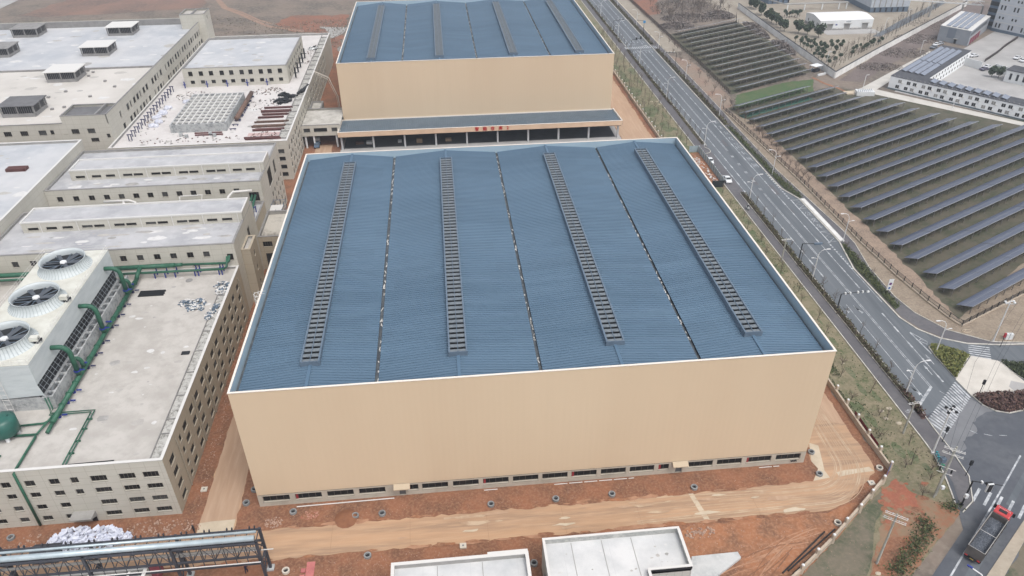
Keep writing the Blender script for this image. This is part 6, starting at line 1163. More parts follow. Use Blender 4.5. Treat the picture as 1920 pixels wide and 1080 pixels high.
for i, (px, lb) in enumerate(((1440+1785/4, 'left'), (1440+1808/4, 'right'))): g = G(px, 400+945/4); T = thing('electrical_cabinet', lb+' one of two white cabinets behind the pavement at the junction', 'cabinet', (g.x, g.y, 0), 'electrical cabinets'); MB().box(g.x-.4, g.y-.3, .1, g.x+.4, g.y+.3, 1.5).build('body', M_wht, T); MB().box(g.x-.45, g.y-.35, 0, g.x+.45, g.y+.35, .1).build('plinth', M_conc, T)
gs = thing('traffic_signal', 'dark signal mast at the far zebra crossing, left side', 'traffic signal', (117.4, 243, 0)); MB().tube([(117.4, 240.5, 0), (117.4, 240.5, 5.6), (122.4, 242.5, 5.8)], .12, 6).box(119.4, 241.2, 5.4, 120, 241.6, 6.4).box(121.6, 242, 5.4, 122.2, 242.4, 6.6).build('mast', M_black, gs)
gs = thing('traffic_signal', 'dark camera gantry leaning over the right lanes before the far crossing', 'traffic signal', (131.3, 219, 0)); MB().tube([(131.3, 219, 0), (131.3, 219, 5.6), (126, 220, 5.7)], .12, 6).build('mast', M_black, gs)
for k in range(4): MB().box(126.4+k*1.3, 219.6, 5.7, 126.7+k*1.3, 219.9, 6).build('camera', M_wht, gs)
gs = thing('road_sign', 'small blue road sign on a dark mast at the far right of the main road', 'road sign', (130.7, 271, 0)); MB().tube([(130.7, 271, 0), (130.7, 271, 6), (127.5, 272, 6.2)], .1, 6).build('mast', M_black, gs); MB().box(130.2, 270.8, 5, 131.3, 270.9, 6.1).build('panel', mat('sign_sky_blue', (40, 130, 190)), gs)
gs = thing('traffic_signal', 'dark camera gantry over the far left lanes beyond the crossing', 'traffic signal', (116.9, 275, 0)); MB().tube([(116.9, 275, 0), (116.9, 275, 5.5), (123, 277, 5.6)], .12, 6).build('mast', M_black, gs)
for k in range(3): MB().box(119+k*1.7, 276, 5.7, 119.4+k*1.7, 276.3, 6).build('camera', M_wht, gs)
# hoarding round the parked cars
HB = thing('hoarding', 'pale blue site hoarding fencing off the strip beside the parked cars', 'hoarding', (113.3, 118, 0)); M_hb = mat('hoarding_blue', (142, 160, 168), (124, 142, 150), .8, .6)
mb = MB(); mb.strip([(110.3, 130.6), (113.4, 130.6)], .08, .05, 2.1).strip([(113.4, 130.6), (113.2, 118), (113., 106)], .08, .05, 2.1); mb.build('panels', M_hb, HB)
for k in range(13): MB().box(113.15-k*.02+.05, 130.2-k*2, .05, 113.3-k*.02+.1, 130.3-k*2, 2.25).build('post', M_coplight, HB)
tag(MB().strip([(109.2, 105), (112.6, 104.8)], .1, .05, 2.1).build('dark_gate', mat('gate_dark', (34, 42, 44))), 'dark sheet gate closing the near end of the blue hoarding', 'gate')
heap('rubbish', 'litter and broken boards on the soil behind the blue hoarding', 'rubbish', [(111.6, 110, 1., 4), (111.4, 118, .9, 8)], 130, .05, [M_coplight, mat('orange_board', (186, 130, 104))], (.2, .7), .06, .3)
structure('bare_soil_strip', MB().flat([(109.5, 105.5), (113, 105.5), (113.3, 130), (110.5, 130)], .06), M_soil2)
tag(MB().strip([(116.3, 134), (117.3, 132), (117.4, 130.5), (116.6, 129.2), (115.4, 128.9)], .14, .06, .2).build('curved_kerb', M_kerb), 'curved white kerb end beside the first parked car', 'kerb')
# ================================================================ VEHICLES
M_carw = mat('car_white', (206, 208, 210), rough=.25, spec=.6); M_tyre = mat('tyre', (28, 28, 30), rough=.9); M_gl = mat('car_glass', (26, 32, 38), rough=.08, spec=.7)
def car(x, y, ang, label, m=M_carw, L=4.3, W=1.7, group=None):
    T = thing('car', label, 'car', (x, y, .05), group, ang); a, b = L/2, W/2
    prof = [(-a, .35), (-a, .72), (-a*.93, .86), (-a*.62, .95), (-a*.36, 1.32), (a*.18, 1.36), (a*.52, .96), (a*.93, .8), (a, .62), (a, .32)]
    mb = MB(); n = len(prof); vs = []
    for s, k in ((-1, .9), (-1, 1.), (1, 1.), (1, .9)):
        for (px, pz) in prof: vs.append((px, s*b*(k if pz > .9 or abs(s*k) < 1 else 1)*(.86 if pz > 1.2 else 1), pz-(0 if k == .9 or pz > .9 else .03)))
    vl = [(px, -b*(.82 if pz > 1.2 else .97 if pz > .9 else 1), pz) for px, pz in prof]; vr = [(v[0], -v[1], v[2]) for v in vl]
    mb.add(vl+vr, [tuple(range(n-1, -1, -1)), tuple(range(n, 2*n))]+[(i, i+1, n+i+1, n+i) for i in range(n-1)]+[(n-1, 0, n, 2*n-1)]); mb.f = [f[::-1] if len(f) > 3 and False else f for f in mb.f]
    mb.build_local = None; o = bpy.data.objects.new('body', mb.mesh('body', m)); C.objects.link(o); o.parent = T
    bv = o.modifiers.new('b', 'BEVEL'); bv.width = .05; bv.segments = 2
    def part(nm, mb_, mm): q = bpy.data.objects.new(nm, mb_.mesh(nm, mm)); C.objects.link(q); q.parent = T; return q
    def lerp(p, q, t): return (p[0]+(q[0]-p[0])*t, p[1]+(q[1]-p[1])*t)
    def pane(i, t0, t1, wy): p, q = lerp(prof[i], prof[i+1], t0), lerp(prof[i], prof[i+1], t1); return [(p[0], -wy*b, p[1]+.02), (q[0], -wy*b*.95, q[1]+.02), (q[0], wy*b*.95, q[1]+.02), (p[0], wy*b, p[1]+.02)]
    g1 = MB(); g1.quad(*pane(5, .08, .95, .84)); part('windscreen', g1, M_gl); g2 = MB(); g2.quad(*pane(3, .1, .92, .84)); part('rear_window', g2, M_gl)
    for s in (-1, 1):
        g3 = MB(); g3.quad((-a*.5, s*b*.985, .98), (a*.42, s*b*.985, .98), (a*.14, s*b*.86, 1.28), (-a*.32, s*b*.86, 1.28)); part('side_window', g3, M_gl)
        hl = MB().box(a-.12, s*b*.62-.18, .6, a+.02, s*b*.62+.18, .76); part('headlight', hl, M_coplight)
        mi = MB().box(a*.32, min(s*b, s*(b+.16)), .92, a*.4, max(s*b, s*(b+.16)), 1.04); part('mirror', mi, m)
        for wx in (-a*.6, a*.62): wh = MB().tube([(wx, s*(b-.18), .32), (wx, s*(b+.01), .32)], .32, 16); part('wheel', wh, M_tyre); part('rim', MB().tube([(wx, s*(b+.005), .32), (wx, s*(b+.02), .32)], .18, 10), M_bluegrey)
    return T
car(114.3, 122.2, math.radians(-97), 'white car parked by the blue hoarding, the farther of two')
car(115.1, 108.6, math.radians(-93), 'white car parked just past the dark gate, the nearer of two with a dark sunroof')
for i, (px, py, an, mm, lb) in enumerate([(1826, 104, .2, M_carw, 'white car by the roof end of the dormitory wing'), (1852, 125, .3, M_carw, 'white car beside the white screen wall'), (1846, 129, .3, mat('car_grey', (96, 92, 110), rough=.3), 'dark grey car beside the white screen wall'), (1908, 108, .5, M_carw, 'white car at the right edge of the picture, left one'), (1919, 113, .5, M_carw, 'white car cut by the right edge of the picture'), (1756, 83, .6, M_carw, 'white car by the grey hall, left in its row'), (1763, 81, .6, mat('car_silver', (150, 154, 160), rough=.3), 'silver car by the grey hall, middle of its row'), (1751, 88, .6, mat('car_grey2', (110, 116, 124), rough=.3), 'grey car by the grey hall, nearest in its row')]):
    g = G(px, py, .6); car(g.x, g.y, an, lb, mm, group='cars in the service yard')
# scooter on the left pavement
g = G(1200+805/4, 180+850/4); SCt = thing('scooter', 'white and black scooter riding along the left pavement', 'scooter', (g.x, g.y, .06))
MB().box(g.x-.2, g.y-.7, .35, g.x+.2, g.y+.55, .75).box(g.x-.1, g.y-.75, .7, g.x+.1, g.y-.6, 1.1).build('body', M_wht, SCt)
for s in (-.7, .65): MB().tube([(g.x-.06, g.y+s, .27), (g.x+.06, g.y+s, .27)], .27, 10).build('wheel', M_tyre, SCt)
pb = MB().tube([(g.x, g.y+.1, .75), (g.x, g.y+.08, 1.05), (g.x, g.y-.05, 1.42)], .2, 8, .15).tube([(g.x-.16, g.y-.05, 1.36), (g.x-.24, g.y-.35, 1.1), (g.x-.18, g.y-.6, 1.05)], .06, 6).tube([(g.x+.16, g.y-.05, 1.36), (g.x+.24, g.y-.35, 1.1), (g.x+.18, g.y-.6, 1.05)], .06, 6).tube([(g.x-.1, g.y+.1, .78), (g.x-.15, g.y-.3, .75), (g.x-.14, g.y-.35, .4)], .09, 6).tube([(g.x+.1, g.y+.1, .78), (g.x+.15, g.y-.3, .75), (g.x+.14, g.y-.35, .4)], .09, 6).lathe((g.x, g.y-.08), [(.02, 1.4), (.1, 1.45), (.13, 1.56), (.1, 1.68), (.02, 1.72)], 10)
tag(pb.build('person', mat('dark_jacket', (44, 44, 50))), 'person in dark clothes riding the scooter on the left pavement', 'person')
MB().lathe((g.x, g.y-.08), [(.15, 1.52), (.15, 1.62), (.1, 1.72), (.02, 1.75)], 10).build('helmet', M_wht, bpy.data.objects['person'])
# two workers and their load under the pipe rack / at the lane mouth
def worker(x, y, label, top, ang=0, hat=(180, 50, 50)):
    c, s = math.cos(ang), math.sin(ang)
    def q(a, b, z): return (x+a*c-b*s, y+a*s+b*c, z+.05)
    mb = MB().tube([q(0, 0, .78), q(0, .02, 1.0), q(0, .05, 1.3), q(0, .06, 1.4)], .17, 8, .14)
    for k in (-1, 1): mb.tube([q(k*.09, 0, .82), q(k*.1, .05+.12*k, .45), q(k*.1, .15*k, .04)], .09, 6, .06); mb.tube([q(k*.18, .05, 1.36), q(k*.24, .12, 1.1), q(k*.2, .32, .98)], .06, 6, .045)
    h = q(0, .08, 0); mb.lathe(h[:2], [(.05, 1.45), (.09, 1.5), (.1, 1.6), (.07, 1.7), (.02, 1.72)], 8)
    o = tag(mb.build('person', top), label, 'person'); MB().lathe(h[:2], [(.14, 1.64), (.13, 1.72), (.08, 1.8), (.02, 1.82)], 10).build('hard_hat', mat('hat%d' % hat[0], hat), o); return o
worker(.3, -12.3, 'person in dark clothes and red helmet standing by the sheeting under the pipe rack', mat('navy_clothes', (36, 38, 60)))
worker(-9.1, -4.2, 'person in black crouched over a white bundle at the mouth of the side lane', mat('black_clothes', (30, 30, 36)), 1., (60, 60, 66))
tag(MB().lathe((-9.0, -4.9), [(.35, .06), (.4, .3), (.2, .5), (.02, .55)], 8).build('white_bundle', M_wht), 'small white bundle on the ground beside the person in black', 'bundle')
# red tipper truck
ang = math.radians(36); tx, ty = 111.3, -18.1
TR = thing('tipper_truck', 'red-cabbed tipper truck with a long grey open body on the side road', 'truck', (tx, ty, .05), None, ang)
def tp(nm, mb_, mm, par=TR): o = bpy.data.objects.new(nm, mb_.mesh(nm, mm)); C.objects.link(o); o.parent = par; return o
M_bed = mat('bed_grey', (98, 92, 88), (84, 78, 74), .8, .6); M_red = mat('cab_red', (190, 36, 38), rough=.3, spec=.6)
b = 1.17
tp('chassis', MB().box(-5.8, -.5, .55, 5.5, .5, .95), M_black)
bd = MB().box(-5.9, -b, 1.0, 3.1, b, 1.15).box(-5.9, -b, 1.15, 3.1, -b+.1, 2.85).box(-5.9, b-.1, 1.15, 3.1, b, 2.85).box(-5.9, -b+.1, 1.15, -5.8, b-.1, 2.85).box(3.0, -b+.1, 1.15, 3.1, b-.1, 3.0); bd = tp('bed', bd, M_bed)
rim = MB().box(-5.92, -b-.02, 2.86, 3.12, -b+.06, 2.9).box(-5.92, b-.06, 2.86, 3.12, b+.02, 2.9).box(-5.92, -b+.06, 2.86, -5.84, b-.06, 2.9); tp('bed_rim', rim, M_parin, bd)
rbm = MB()
for k in range(8): x = -5.5+k*1.2; rbm.box(x, -b-.07, 1.1, x+.12, -b-.01, 2.85).box(x, b+.01, 1.1, x+.12, b+.07, 2.85)
tp('bed_ribs', rbm, M_bed, bd); tp('cross_stay', MB().tube([(-1.6, -b+.1, 2.8), (-1.6, b-.1, 2.8)], .035, 5), M_coplight, bd)
ld = MB(); nx, ny = 46, 14; random.seed(3)
vs = [(-5.75+i*8.7/nx, -1.05+j*2.1/ny, 1.9+.42*math.exp(-((i-11)/9)**2-((j-7)/6)**2)+.45*math.exp(-((i-33)/9)**2-((j-7)/6)**2)+random.uniform(-.025, .025)) for i in range(nx+1) for j in range(ny+1)]
ld.add(vs, [(i*(ny+1)+j, (i+1)*(ny+1)+j, (i+1)*(ny+1)+j+1, i*(ny+1)+j+1) for i in range(nx) for j in range(ny)])
LDm = ld.mesh('gravel_load', mat('crushed_stone', (78, 84, 94), (54, 60, 70), 1.2, .9, (140, 146, 154), 5, bump=.6)); LDo = bpy.data.objects.new('gravel_load', LDm); C.objects.link(LDo); LDo.location = (tx, ty, .05); LDo.rotation_euler.z = ang; tag(LDo, 'load of blue grey crushed stone filling the open body of the tipper truck', 'gravel')
cab = MB(); cp_ = [(3.5, .75), (3.5, 2.75), (3.9, 2.95), (5.2, 2.9), (5.55, 2.6), (5.75, 1.6), (5.75, .6)]; n = len(cp_)
cab.add([(px, -1.1, pz) for px, pz in cp_]+[(px, 1.1, pz) for px, pz in cp_], [tuple(range(n-1, -1, -1)), tuple(range(n, 2*n))]+[(i, i+1, n+i+1, n+i) for i in range(n-1)]+[(n-1, 0, n, 2*n-1)]); cab = tp('cab', cab, M_red)
bv = cab.modifiers.new('b', 'BEVEL'); bv.width = .09; bv.segments = 2
tp('windscreen', MB().quad((5.6, -1, 2.5), (5.8, -1, 1.65), (5.8, 1, 1.65), (5.6, 1, 2.5)), M_gl, cab); tp('rear_window', MB().quad((3.49, .6, 2.5), (3.49, .6, 1.9), (3.49, -.6, 1.9), (3.49, -.6, 2.5)), M_gl, cab); tp('roof_hatch', MB().box(3.9, -.55, 2.93, 4.5, .55, 3.02), M_black, cab)
dk = MB()
for k in range(9): dk.box(4.7, -.85+k*.2, 2.9, 4.8, -.77+k*.2, 2.99)
tp('roof_lights', dk, M_coplight, cab)
for s in (-1, 1): tp('mirror', MB().box(5.3, min(s*1.15, s*1.5), 1.9, 5.45, max(s*1.15, s*1.5), 2.6), M_black, cab); tp('side_window', MB().box(4.4, min(s*1.09, s*1.115), 1.75, 5.4, max(s*1.09, s*1.115), 2.5), M_gl, cab)
for wx in (-4.9, -3.6, .5, 3., 4.8):
    if wx == .5: wx = 2.0
    for s in (-1, 1): w_ = tp('wheel', MB().tube([(wx, s*.72, .5), (wx, s*1.14, .5)], .5, 20), M_tyre); tp('rim', MB().tube([(wx, s*1.13, .5), (wx, s*1.17, .5)], .26, 12), M_bluegrey, w_)
tp('bumper', MB().box(5.72, -1.1, .5, 5.9, 1.1, .95), M_red, cab); tp('rear_bumper', MB().box(-5.95, -1.1, .6, -5.85, 1.1, .85), M_black)
for s in (-1, 1): tp('tail_light', MB().box(-6.0, s*.85-.2, .88, -5.92, s*.85+.2, 1.05), mat('tail_red', (200, 40, 44), rough=.3)); tp('fuel_tank', MB().tube([(0, s*.85, .65), (1.2, s*.85, .65)], .3, 12), M_bluegrey)
tp('number_plate', MB().box(-6.0, -.25, .62, -5.96, .25, .78), mat('plate_yellow', (170, 140, 60)))
# shared bicycles beside the kerb near the double pole
M_teal = mat('teal_paint', (36, 130, 140), rough=.4)
for i in range(6):
    u = i/5; p = Vector(G(1440+1250/4, 810+190/4).to_2d()).lerp(Vector(G(1440+1300/4, 810+290/4).to_2d()), u); T = thing('bicycle', f'teal bicycle in the kerbside row behind the double pole, {nth(i+1)} from the top', 'bicycle', (p.x, p.y, .06), 'shared bicycles', .9+random.uniform(-.15, .15))
    for nm, mb_, mm in (('wheel', MB().tube([(.55+.3*math.cos(a), 0, .32+.3*math.sin(a)) for a in [k*math.tau/12 for k in range(13)]], .03, 4, cap=False), M_tyre), ('wheel', MB().tube([(-.55+.3*math.cos(a), 0, .32+.3*math.sin(a)) for a in [k*math.tau/12 for k in range(13)]], .03, 4, cap=False), M_tyre), ('frame', MB().tube([(-.55, 0, .32), (0, 0, .3), (.4, 0, .75), (-.15, 0, .75), (0, 0, .3)], .045, 5).tube([(.55, 0, .32), (.38, 0, .9)], .04, 5).tube([(-.12, 0, .7), (-.18, 0, .9)], .04, 5).tube([(.38, -.25, .95), (.38, .25, .95)], .03, 5).box(.45, -.15, .6, .75, .15, .85).box(-.32, -.07, .88, -.06, .07, .95), M_teal if i < 4 else mat('green_bike', (40, 130, 96), rough=.4))):
        o = bpy.data.objects.new(nm, mb_.mesh(nm, mm)); C.objects.link(o); o.parent = T
# ================================================================ SOLAR FIELDS
def pv_mat():
    m = grid_mat('solar_glass', (68, 76, 100), (132, 138, 150), 1.02, 1.6, .014, (74, 82, 106), .28, 'flat', math.atan2(.454, .891), spec=.7)
    return m
M_pv = pv_mat(); M_under = mat('underside_shade', (58, 60, 64)); M_alu = mat('aluminium', (150, 152, 156), rough=.4, metal=.4); M_pvp = mat('galvanised_post', (104, 100, 96), rough=.6)  # underside darkened by colour to draw the shade band under the rows
u_ = Vector((.891, .454)); v_ = Vector((-.454, .891))
PT = {}
def table_mesh(L, kind):
    k = (round(L, 1), kind)
    if k not in PT:
        zn, zf, dp = (2.45, 1.2, 3.2); mb = MB(); q = [(0, 0, zn), (L, 0, zn), (L, dp, zf), (0, dp, zf)]
        def rot(p): d = u_*p[0]+v_*p[1]; return (d.x, d.y, p[2])
        t = .05; a = [rot(p) for p in q]; b = [(p[0], p[1], p[2]-t) for p in a]
        mb.add(a+b, [(0, 1, 2, 3)]); mb.cm = 1
        mb.add(a+b, [(7, 6, 5, 4), (0, 4, 5, 1), (1, 5, 6, 2), (2, 6, 7, 3), (3, 7, 4, 0)])
        e = [rot((0, -.06, zn-.1)), rot((L, -.06, zn-.1)), rot((L, -.0, zn+.02)), rot((0, -.0, zn+.02))]; mb.add(e, [(0, 1, 2, 3)])
        mid = [rot((0, dp/2-.03, (zn+zf)/2+.012)), rot((L, dp/2-.03, (zn+zf)/2+.012)), rot((L, dp/2+.03, (zn+zf)/2+.008)), rot((0, dp/2+.03, (zn+zf)/2+.008))]; mb.add(mid, [(0, 1, 2, 3)])
        mb.m = [2 if i == 1 else v for i, v in enumerate(mb.m)]; PT[k] = mb.mesh('panel_table', [M_pv, M_alu, M_under])
    return PT[k]
def leg_mesh():
    mb = MB(); a = u_*0+v_*.35; b = v_*2.2; mb.box(a.x-.06, a.y-.06, 0, a.x+.06, a.y+.06, 2.2).box(b.x-.05, b.y-.05, 0, b.x+.05, b.y+.05, 1.4).tube([(a.x, a.y, .6), ((a.x+b.x)/2, (a.y+b.y)/2, 1.75)], .03, 4); return mb.mesh('leg', M_pvp)
LEG = leg_mesh()
def pv_row(x, y, L, label, group, seg=12.3, leg=3.4):
    T = thing('solar_panel_row', label, 'solar panels', (x, y, 0), group); s = 0; first = True
    while s < L-.5:
        l = min(seg-.18, L-s); o = bpy.data.objects.new('panel_table', table_mesh(l, 0)); C.objects.link(o); o.parent = T; d = u_*s; o.location = (d.x, d.y, random.uniform(-.04, .04)); s += seg
    s = .9
    while s < L: o = bpy.data.objects.new('leg', LEG); C.objects.link(o); o.parent = T; d = u_*s; o.location = (d.x, d.y, 0); s += leg
lefts = [37.2, 44.1, 50.6, 57.3, 64., 70.7, 77.1, 84., 90.6, 97.2, 103.8, 110.3, 116.8, 123.6, 130.4, 137.1, 143.7, 150.4, 157., 163.7]
rights = [262, 258, 255, 252, 248, 245, 241, 237, 232, 219.5, 213.2, 207.5, 204.8, 200.5, 198.6, 195.5, 187.6, 183.2, 183.3, 173]
for i, (y, xr) in enumerate(zip(lefts, rights)):
    x = 144.1 if i < 3 else 143.4-(i-3)*.12 if i < 13 else 140.6-(i-13)*.45; xa = x
    pv_row(xa, y-.2, (xr-xa)/.891, (f'long tilted row of solar panels in the lower field, {nth(i+1)} from the road junction' if i < 19 else 'single row of solar panels beside the green net and vegetable plot'), 'solar rows of the lower field')
for i in range(13):
    y = 264.9-6.82*i; pv_row(145.3+.05*i, y, 38.2/.891 if i < 12 else 36/.891, f'row of solar panels in the upper field, {nth(i+1)} from the far fence', 'solar rows of the upper field')
# solar field fences
def fence(label, pts, h, step, plinth=True, mesh_=True, m=M_black, pl=M_wallc, cover=False):
    T = thing('fence', label, 'fence', (pts[0][0], pts[0][1], 0))
    if plinth: MB().strip(pts, .4, .02, .35).build('plinth', pl, T)
    rl = MB()
    for z in ((h*.45, h*.95)): rl.strip(pts, .05, z, z+.06)
    rl.build('rails', m, T)
    if mesh_:
        w_ = MB()
        for (xa, ya), (xb, yb) in zip(pts, pts[1:]):
            L = math.hypot(xb-xa, yb-ya); n = int(L/(.28 if not cover else .22))
            for k in range(n): t = k/n; x = xa+(xb-xa)*t; y = ya+(yb-ya)*t; w_.box(x-.018, y-.018, .3, x+.018, y+.018, h)
        w_.build('mesh_infill', m, T)
    pm_ = MB().box(-.07, -.07, 0, .07, .07, h+.15).mesh('post', m); d = 0; acc = 0
    for (xa, ya), (xb, yb) in zip(pts, pts[1:]):
        L = math.hypot(xb-xa, yb-ya); n = max(1, int(L/step))
        for k in range(n): t = k/n; o = bpy.data.objects.new('post', pm_); C.objects.link(o); o.parent = T; o.location = (xa+(xb-xa)*t-pts[0][0], ya+(yb-ya)*t-pts[0][1], 0)
    return T
M_fence = mat('fence_brown', (58, 48, 46), rough=.7)
fence('dark post fence on a cream plinth along the near edge of the lower solar field', [(136.3, 106), (136.4, 80), (136.3, 70), (137, 54), (138.2, 43), (139.3, 36.6), (140.3, 33.6)], 1.5, 2.5)
fence('fence along the right-hand edge of the lower solar field by the junction', [(140.3, 33.6), (161.5, 43.6), (230, 77)], 1.5, 2.5)
fence('brown fence continuing along the lower solar field up to the green net', [(133.6, 166), (134.2, 158), (136.3, 106)], 1.6, 2.6, m=M_fence)
fence('dense dark fence along the road side of the upper solar field', [(139.9, 345), (141.2, 241), (142.2, 226), (141.6, 181)], 1.9, 2.2, False, True, M_fence, cover=True)
fence('thin fence closing the far end of the upper solar field', [tuple(G(1380+600/8-75+0, 100/2))[:2], tuple(G(1380, 29))[:2]], 1.8, 2.5, False, False, M_fence)
# ================================================================ WALLED COMPOUND AND FAR BUILDINGS
M_rw = mat('retaining_wall', (222, 220, 216), (204, 202, 198), .25, .85)
RW = thing('retaining_wall', 'long white retaining wall with a sharp corner round the shed grounds', 'wall', (189.8, 195.5, 0))
wa = [tuple(G(1384, 12, 1))[:2], tuple(G(1440+30/4, 235/4, 1))[:2], (189.8, 195.9)]; wb = [(189.8, 195.9), tuple(G(1640, 100, 1))[:2], tuple(G(1812, 8, 1))[:2]]
MB().strip(wa, .4, 0, 2.7).strip(wb, .4, 0, 2.7).build('wall', M_rw, RW); MB().strip(wa, .5, 2.7, 2.82).strip(wb, .5, 2.7, 2.82).build('coping', M_black, RW)
wh = MB()
for (xa, ya), (xb, yb) in list(zip(wa, wa[1:]))+list(zip(wb, wb[1:])):
    L = math.hypot(xb-xa, yb-ya); n = int(L/4); nx_, ny_ = (yb-ya)/L, -(xb-xa)/L
    for k in range(n): t = (k+.5)/n; x = xa+(xb-xa)*t; y = ya+(yb-ya)*t; wh.obox((x, y-.21), 0, .12, .1, 1.2, 1.35)
wh.build('weep_holes', M_dark, RW)
# white shed with a shallow curved roof
WS = thing('white_shed', 'white metal shed with a shallow arched roof and three grey doors, inside the walled compound', 'shed', (229, 274, 0))
sx0, sx1, sy0, sy1 = 215.6, 241.9, 265.6, 282.
def arch(y): t = (y-sy0)/(sy1-sy0)*2-1; return 4.55+1.15*(1-abs(t)**1.5)
ys = [sy0+(sy1-sy0)*k/12 for k in range(13)]
S_ = [(218.9, 221.9, .05, 3), (227.6, 230.6, .05, 3), (236.6, 239.6, .05, 3)]
mb = MB(); wall(mb, 'S', sy0, sx0, sx1, 0, 4.55, S_); wall(mb, 'N', sy1, sx0, sx1, 0, 4.55)
for x, o_ in ((sx0, -1), (sx1, 1)):
    for a, b in zip(ys, ys[1:]): mb.quad(*((x, a, 0), (x, b, 0), (x, b, arch(b)), (x, a, arch(a)))[::o_])
mb.build('wall', M_wht, WS)
rf = MB()
for a, b in zip(ys, ys[1:]): rf.quad((sx0-.3, a, arch(a)+.05), (sx1+.3, a, arch(a)+.05), (sx1+.3, b, arch(b)+.05), (sx0-.3, b, arch(b)+.05))
rf.build('roof', mat('white_roof', (214, 214, 214), rough=.6), WS)
for a, b, c, d in S_: MB().box(a, sy0+.2, c, b, sy0+.25, d).build('door', M_parin, WS); MB().box(a-.3, sy0-.7, 3.1, b+.3, sy0-.02, 3.2).build('door_canopy', M_parin, WS)
for x in (217, 224.3, 226.2, 232.3, 234.3, 240.8): MB().box(x-.7, sy0-.06, .7, x+.7, sy0-.01, 1.4).build('window', M_coplight, WS)
MB().box(sx0-.02, sy0-.03, 0, 218.8, sy0-.005, .9).box(222, sy0-.03, 0, 227.5, sy0-.005, .9).box(230.7, sy0-.03, 0, 236.5, sy0-.005, .9).box(239.7, sy0-.03, 0, sx1, sy0-.005, .9).box(sx0-.03, sy0, 0, sx0-.005, sy1, 1.1).build('plinth', M_parin, WS)
for y in (267.6, 269, 272.6, 274, 278.5): MB().box(sx0-.05, y-.3, 1.6, sx0-.01, y+.3, 3).build('window', M_dark, WS)
MB().box(223.2, sy0-.06, 2.3, 224.1, sy0-.02, 2.9).build('blue_plate', M_bpaint, WS)
for k in range(4): MB().box(228.3+k*.6, sy0-.06, 3.75, 228.65+k*.6, sy0-.02, 4.1).build('lettering', M_bluegrey, WS)
structure('shed_forecourt', MB().flat([(216, 258), (243, 258), (243, 265.5), (216, 265.5)], .07), M_yard)
# dormitory, L-shaped, rotated
DORM = thing('dormitory', 'long white L-shaped two-storey dormitory with solar panels on its dark roof, right side', 'dormitory', (204.4, 182.3, 0))
dn = Vector((29, -38.5)).normalized(); dc = Vector((44.4, 37.7)).normalized(); O_ = Vector((204.4, 181.8)); hz = 4.9
def dq_(a, b): p = O_+dn*a+dc*b; return (p.x, p.y)
def dbox(mb, a0, a1, b0, b1, z0, z1): return mb.prism([dq_(a0, b0), dq_(a1, b0), dq_(a1, b1), dq_(a0, b1)], z0, z1)
M_droof = mat('dark_membrane', (74, 76, 82), (62, 64, 70), .5, .8)
mb = dbox(MB(), 0, 75, 0, 7.2, 0, hz); dbox(mb, .03, 11.6, 7.2, 57, 0, hz-.01); mb.build('wall', mat('bright_white_wall', (228, 230, 231), (218, 220, 222), .2, .7), DORM)
mb = dbox(MB(), -.1, 75, -.1, 7.3, hz, hz+.12); dbox(mb, -.1, 11.7, 7.3, 57.1, hz, hz+.12); mb.build('roof', M_droof, DORM)
mb = dbox(MB(), -.15, 75, -.12, -.01, 0, .55); mb.build('plinth', mat('slate_plinth', (92, 106, 112)), DORM)
wn = MB().mesh if False else None
wid = 0
for row, z in enumerate((3.1, 1.0)):
    for k in range(22):
        a = 3.2+k*2.75+(.5 if k % 2 else 0)-(.5 if row else 0); w1_ = dbox(MB(), a, a+.6, -.05, -.01, z-.05, z+1.1); dbox(w1_, a+.68, a+1.25, -.05, -.01, z-.05, z+1.1); w1_.build('window', M_glass if (k*7+row) % 3 else M_parin, DORM)
        if k % 2 == 0: dbox(MB(), a+1.3, a+1.75, -.35, -.01, z-.2, z+.2).build('air_conditioner', M_coplight, DORM)
for row, z in enumerate((3.1, 1.)):
    for k in range(14): b = 9.5+k*3.3; dbox(MB(), 11.61, 11.65, b, b+1., z, z+.95).build('window', M_glass, DORM)
pvn = 0
for k in range(4): 
    for seg_ in ((8.4, 26.5), (27.2, 52)): 
        mb = MB(); a0 = .8+k*2.35; q = [dq_(a0, seg_[0]), dq_(a0+1.6, seg_[0]), dq_(a0+1.6, seg_[1]), dq_(a0, seg_[1])]; zz = [5.7, 5.25, 5.25, 5.7]; mb.add([(p[0], p[1], z) for p, z in zip(q, zz)]+[(p[0], p[1], z-.06) for p, z in zip(q, zz)], [(3, 2, 1, 0) if False else (0, 1, 2, 3), (7, 6, 5, 4), (0, 4, 5, 1), (1, 5, 6, 2), (2, 6, 7, 3), (3, 7, 4, 0)]); mb.build('solar_array', mat('pale_solar', (112, 120, 136), (104, 112, 128), .4, .25, spec=.7), DORM)
for k in range(9):
    mb = MB(); a0 = 13.8+k*3.05; q = [dq_(a0, 1.7), dq_(a0+2, 1.7), dq_(a0+2, 6.2), dq_(a0, 6.2)]; zz = [5.7, 5.3, 5.3, 5.7]; mb.add([(p[0], p[1], z) for p, z in zip(q, zz)]+[(p[0], p[1], z-.06) for p, z in zip(q, zz)], [(0, 1, 2, 3), (7, 6, 5, 4), (0, 4, 5, 1), (1, 5, 6, 2), (2, 6, 7, 3), (3, 7, 4, 0)]); mb.build('solar_array', MATS['pale_solar'], DORM)
for k in range(28): dbox(MB(), 1+k*1.6, 1.4+k*1.6, .5, .9, hz+.12, hz+.35).build('roof_pad', M_coping, DORM)
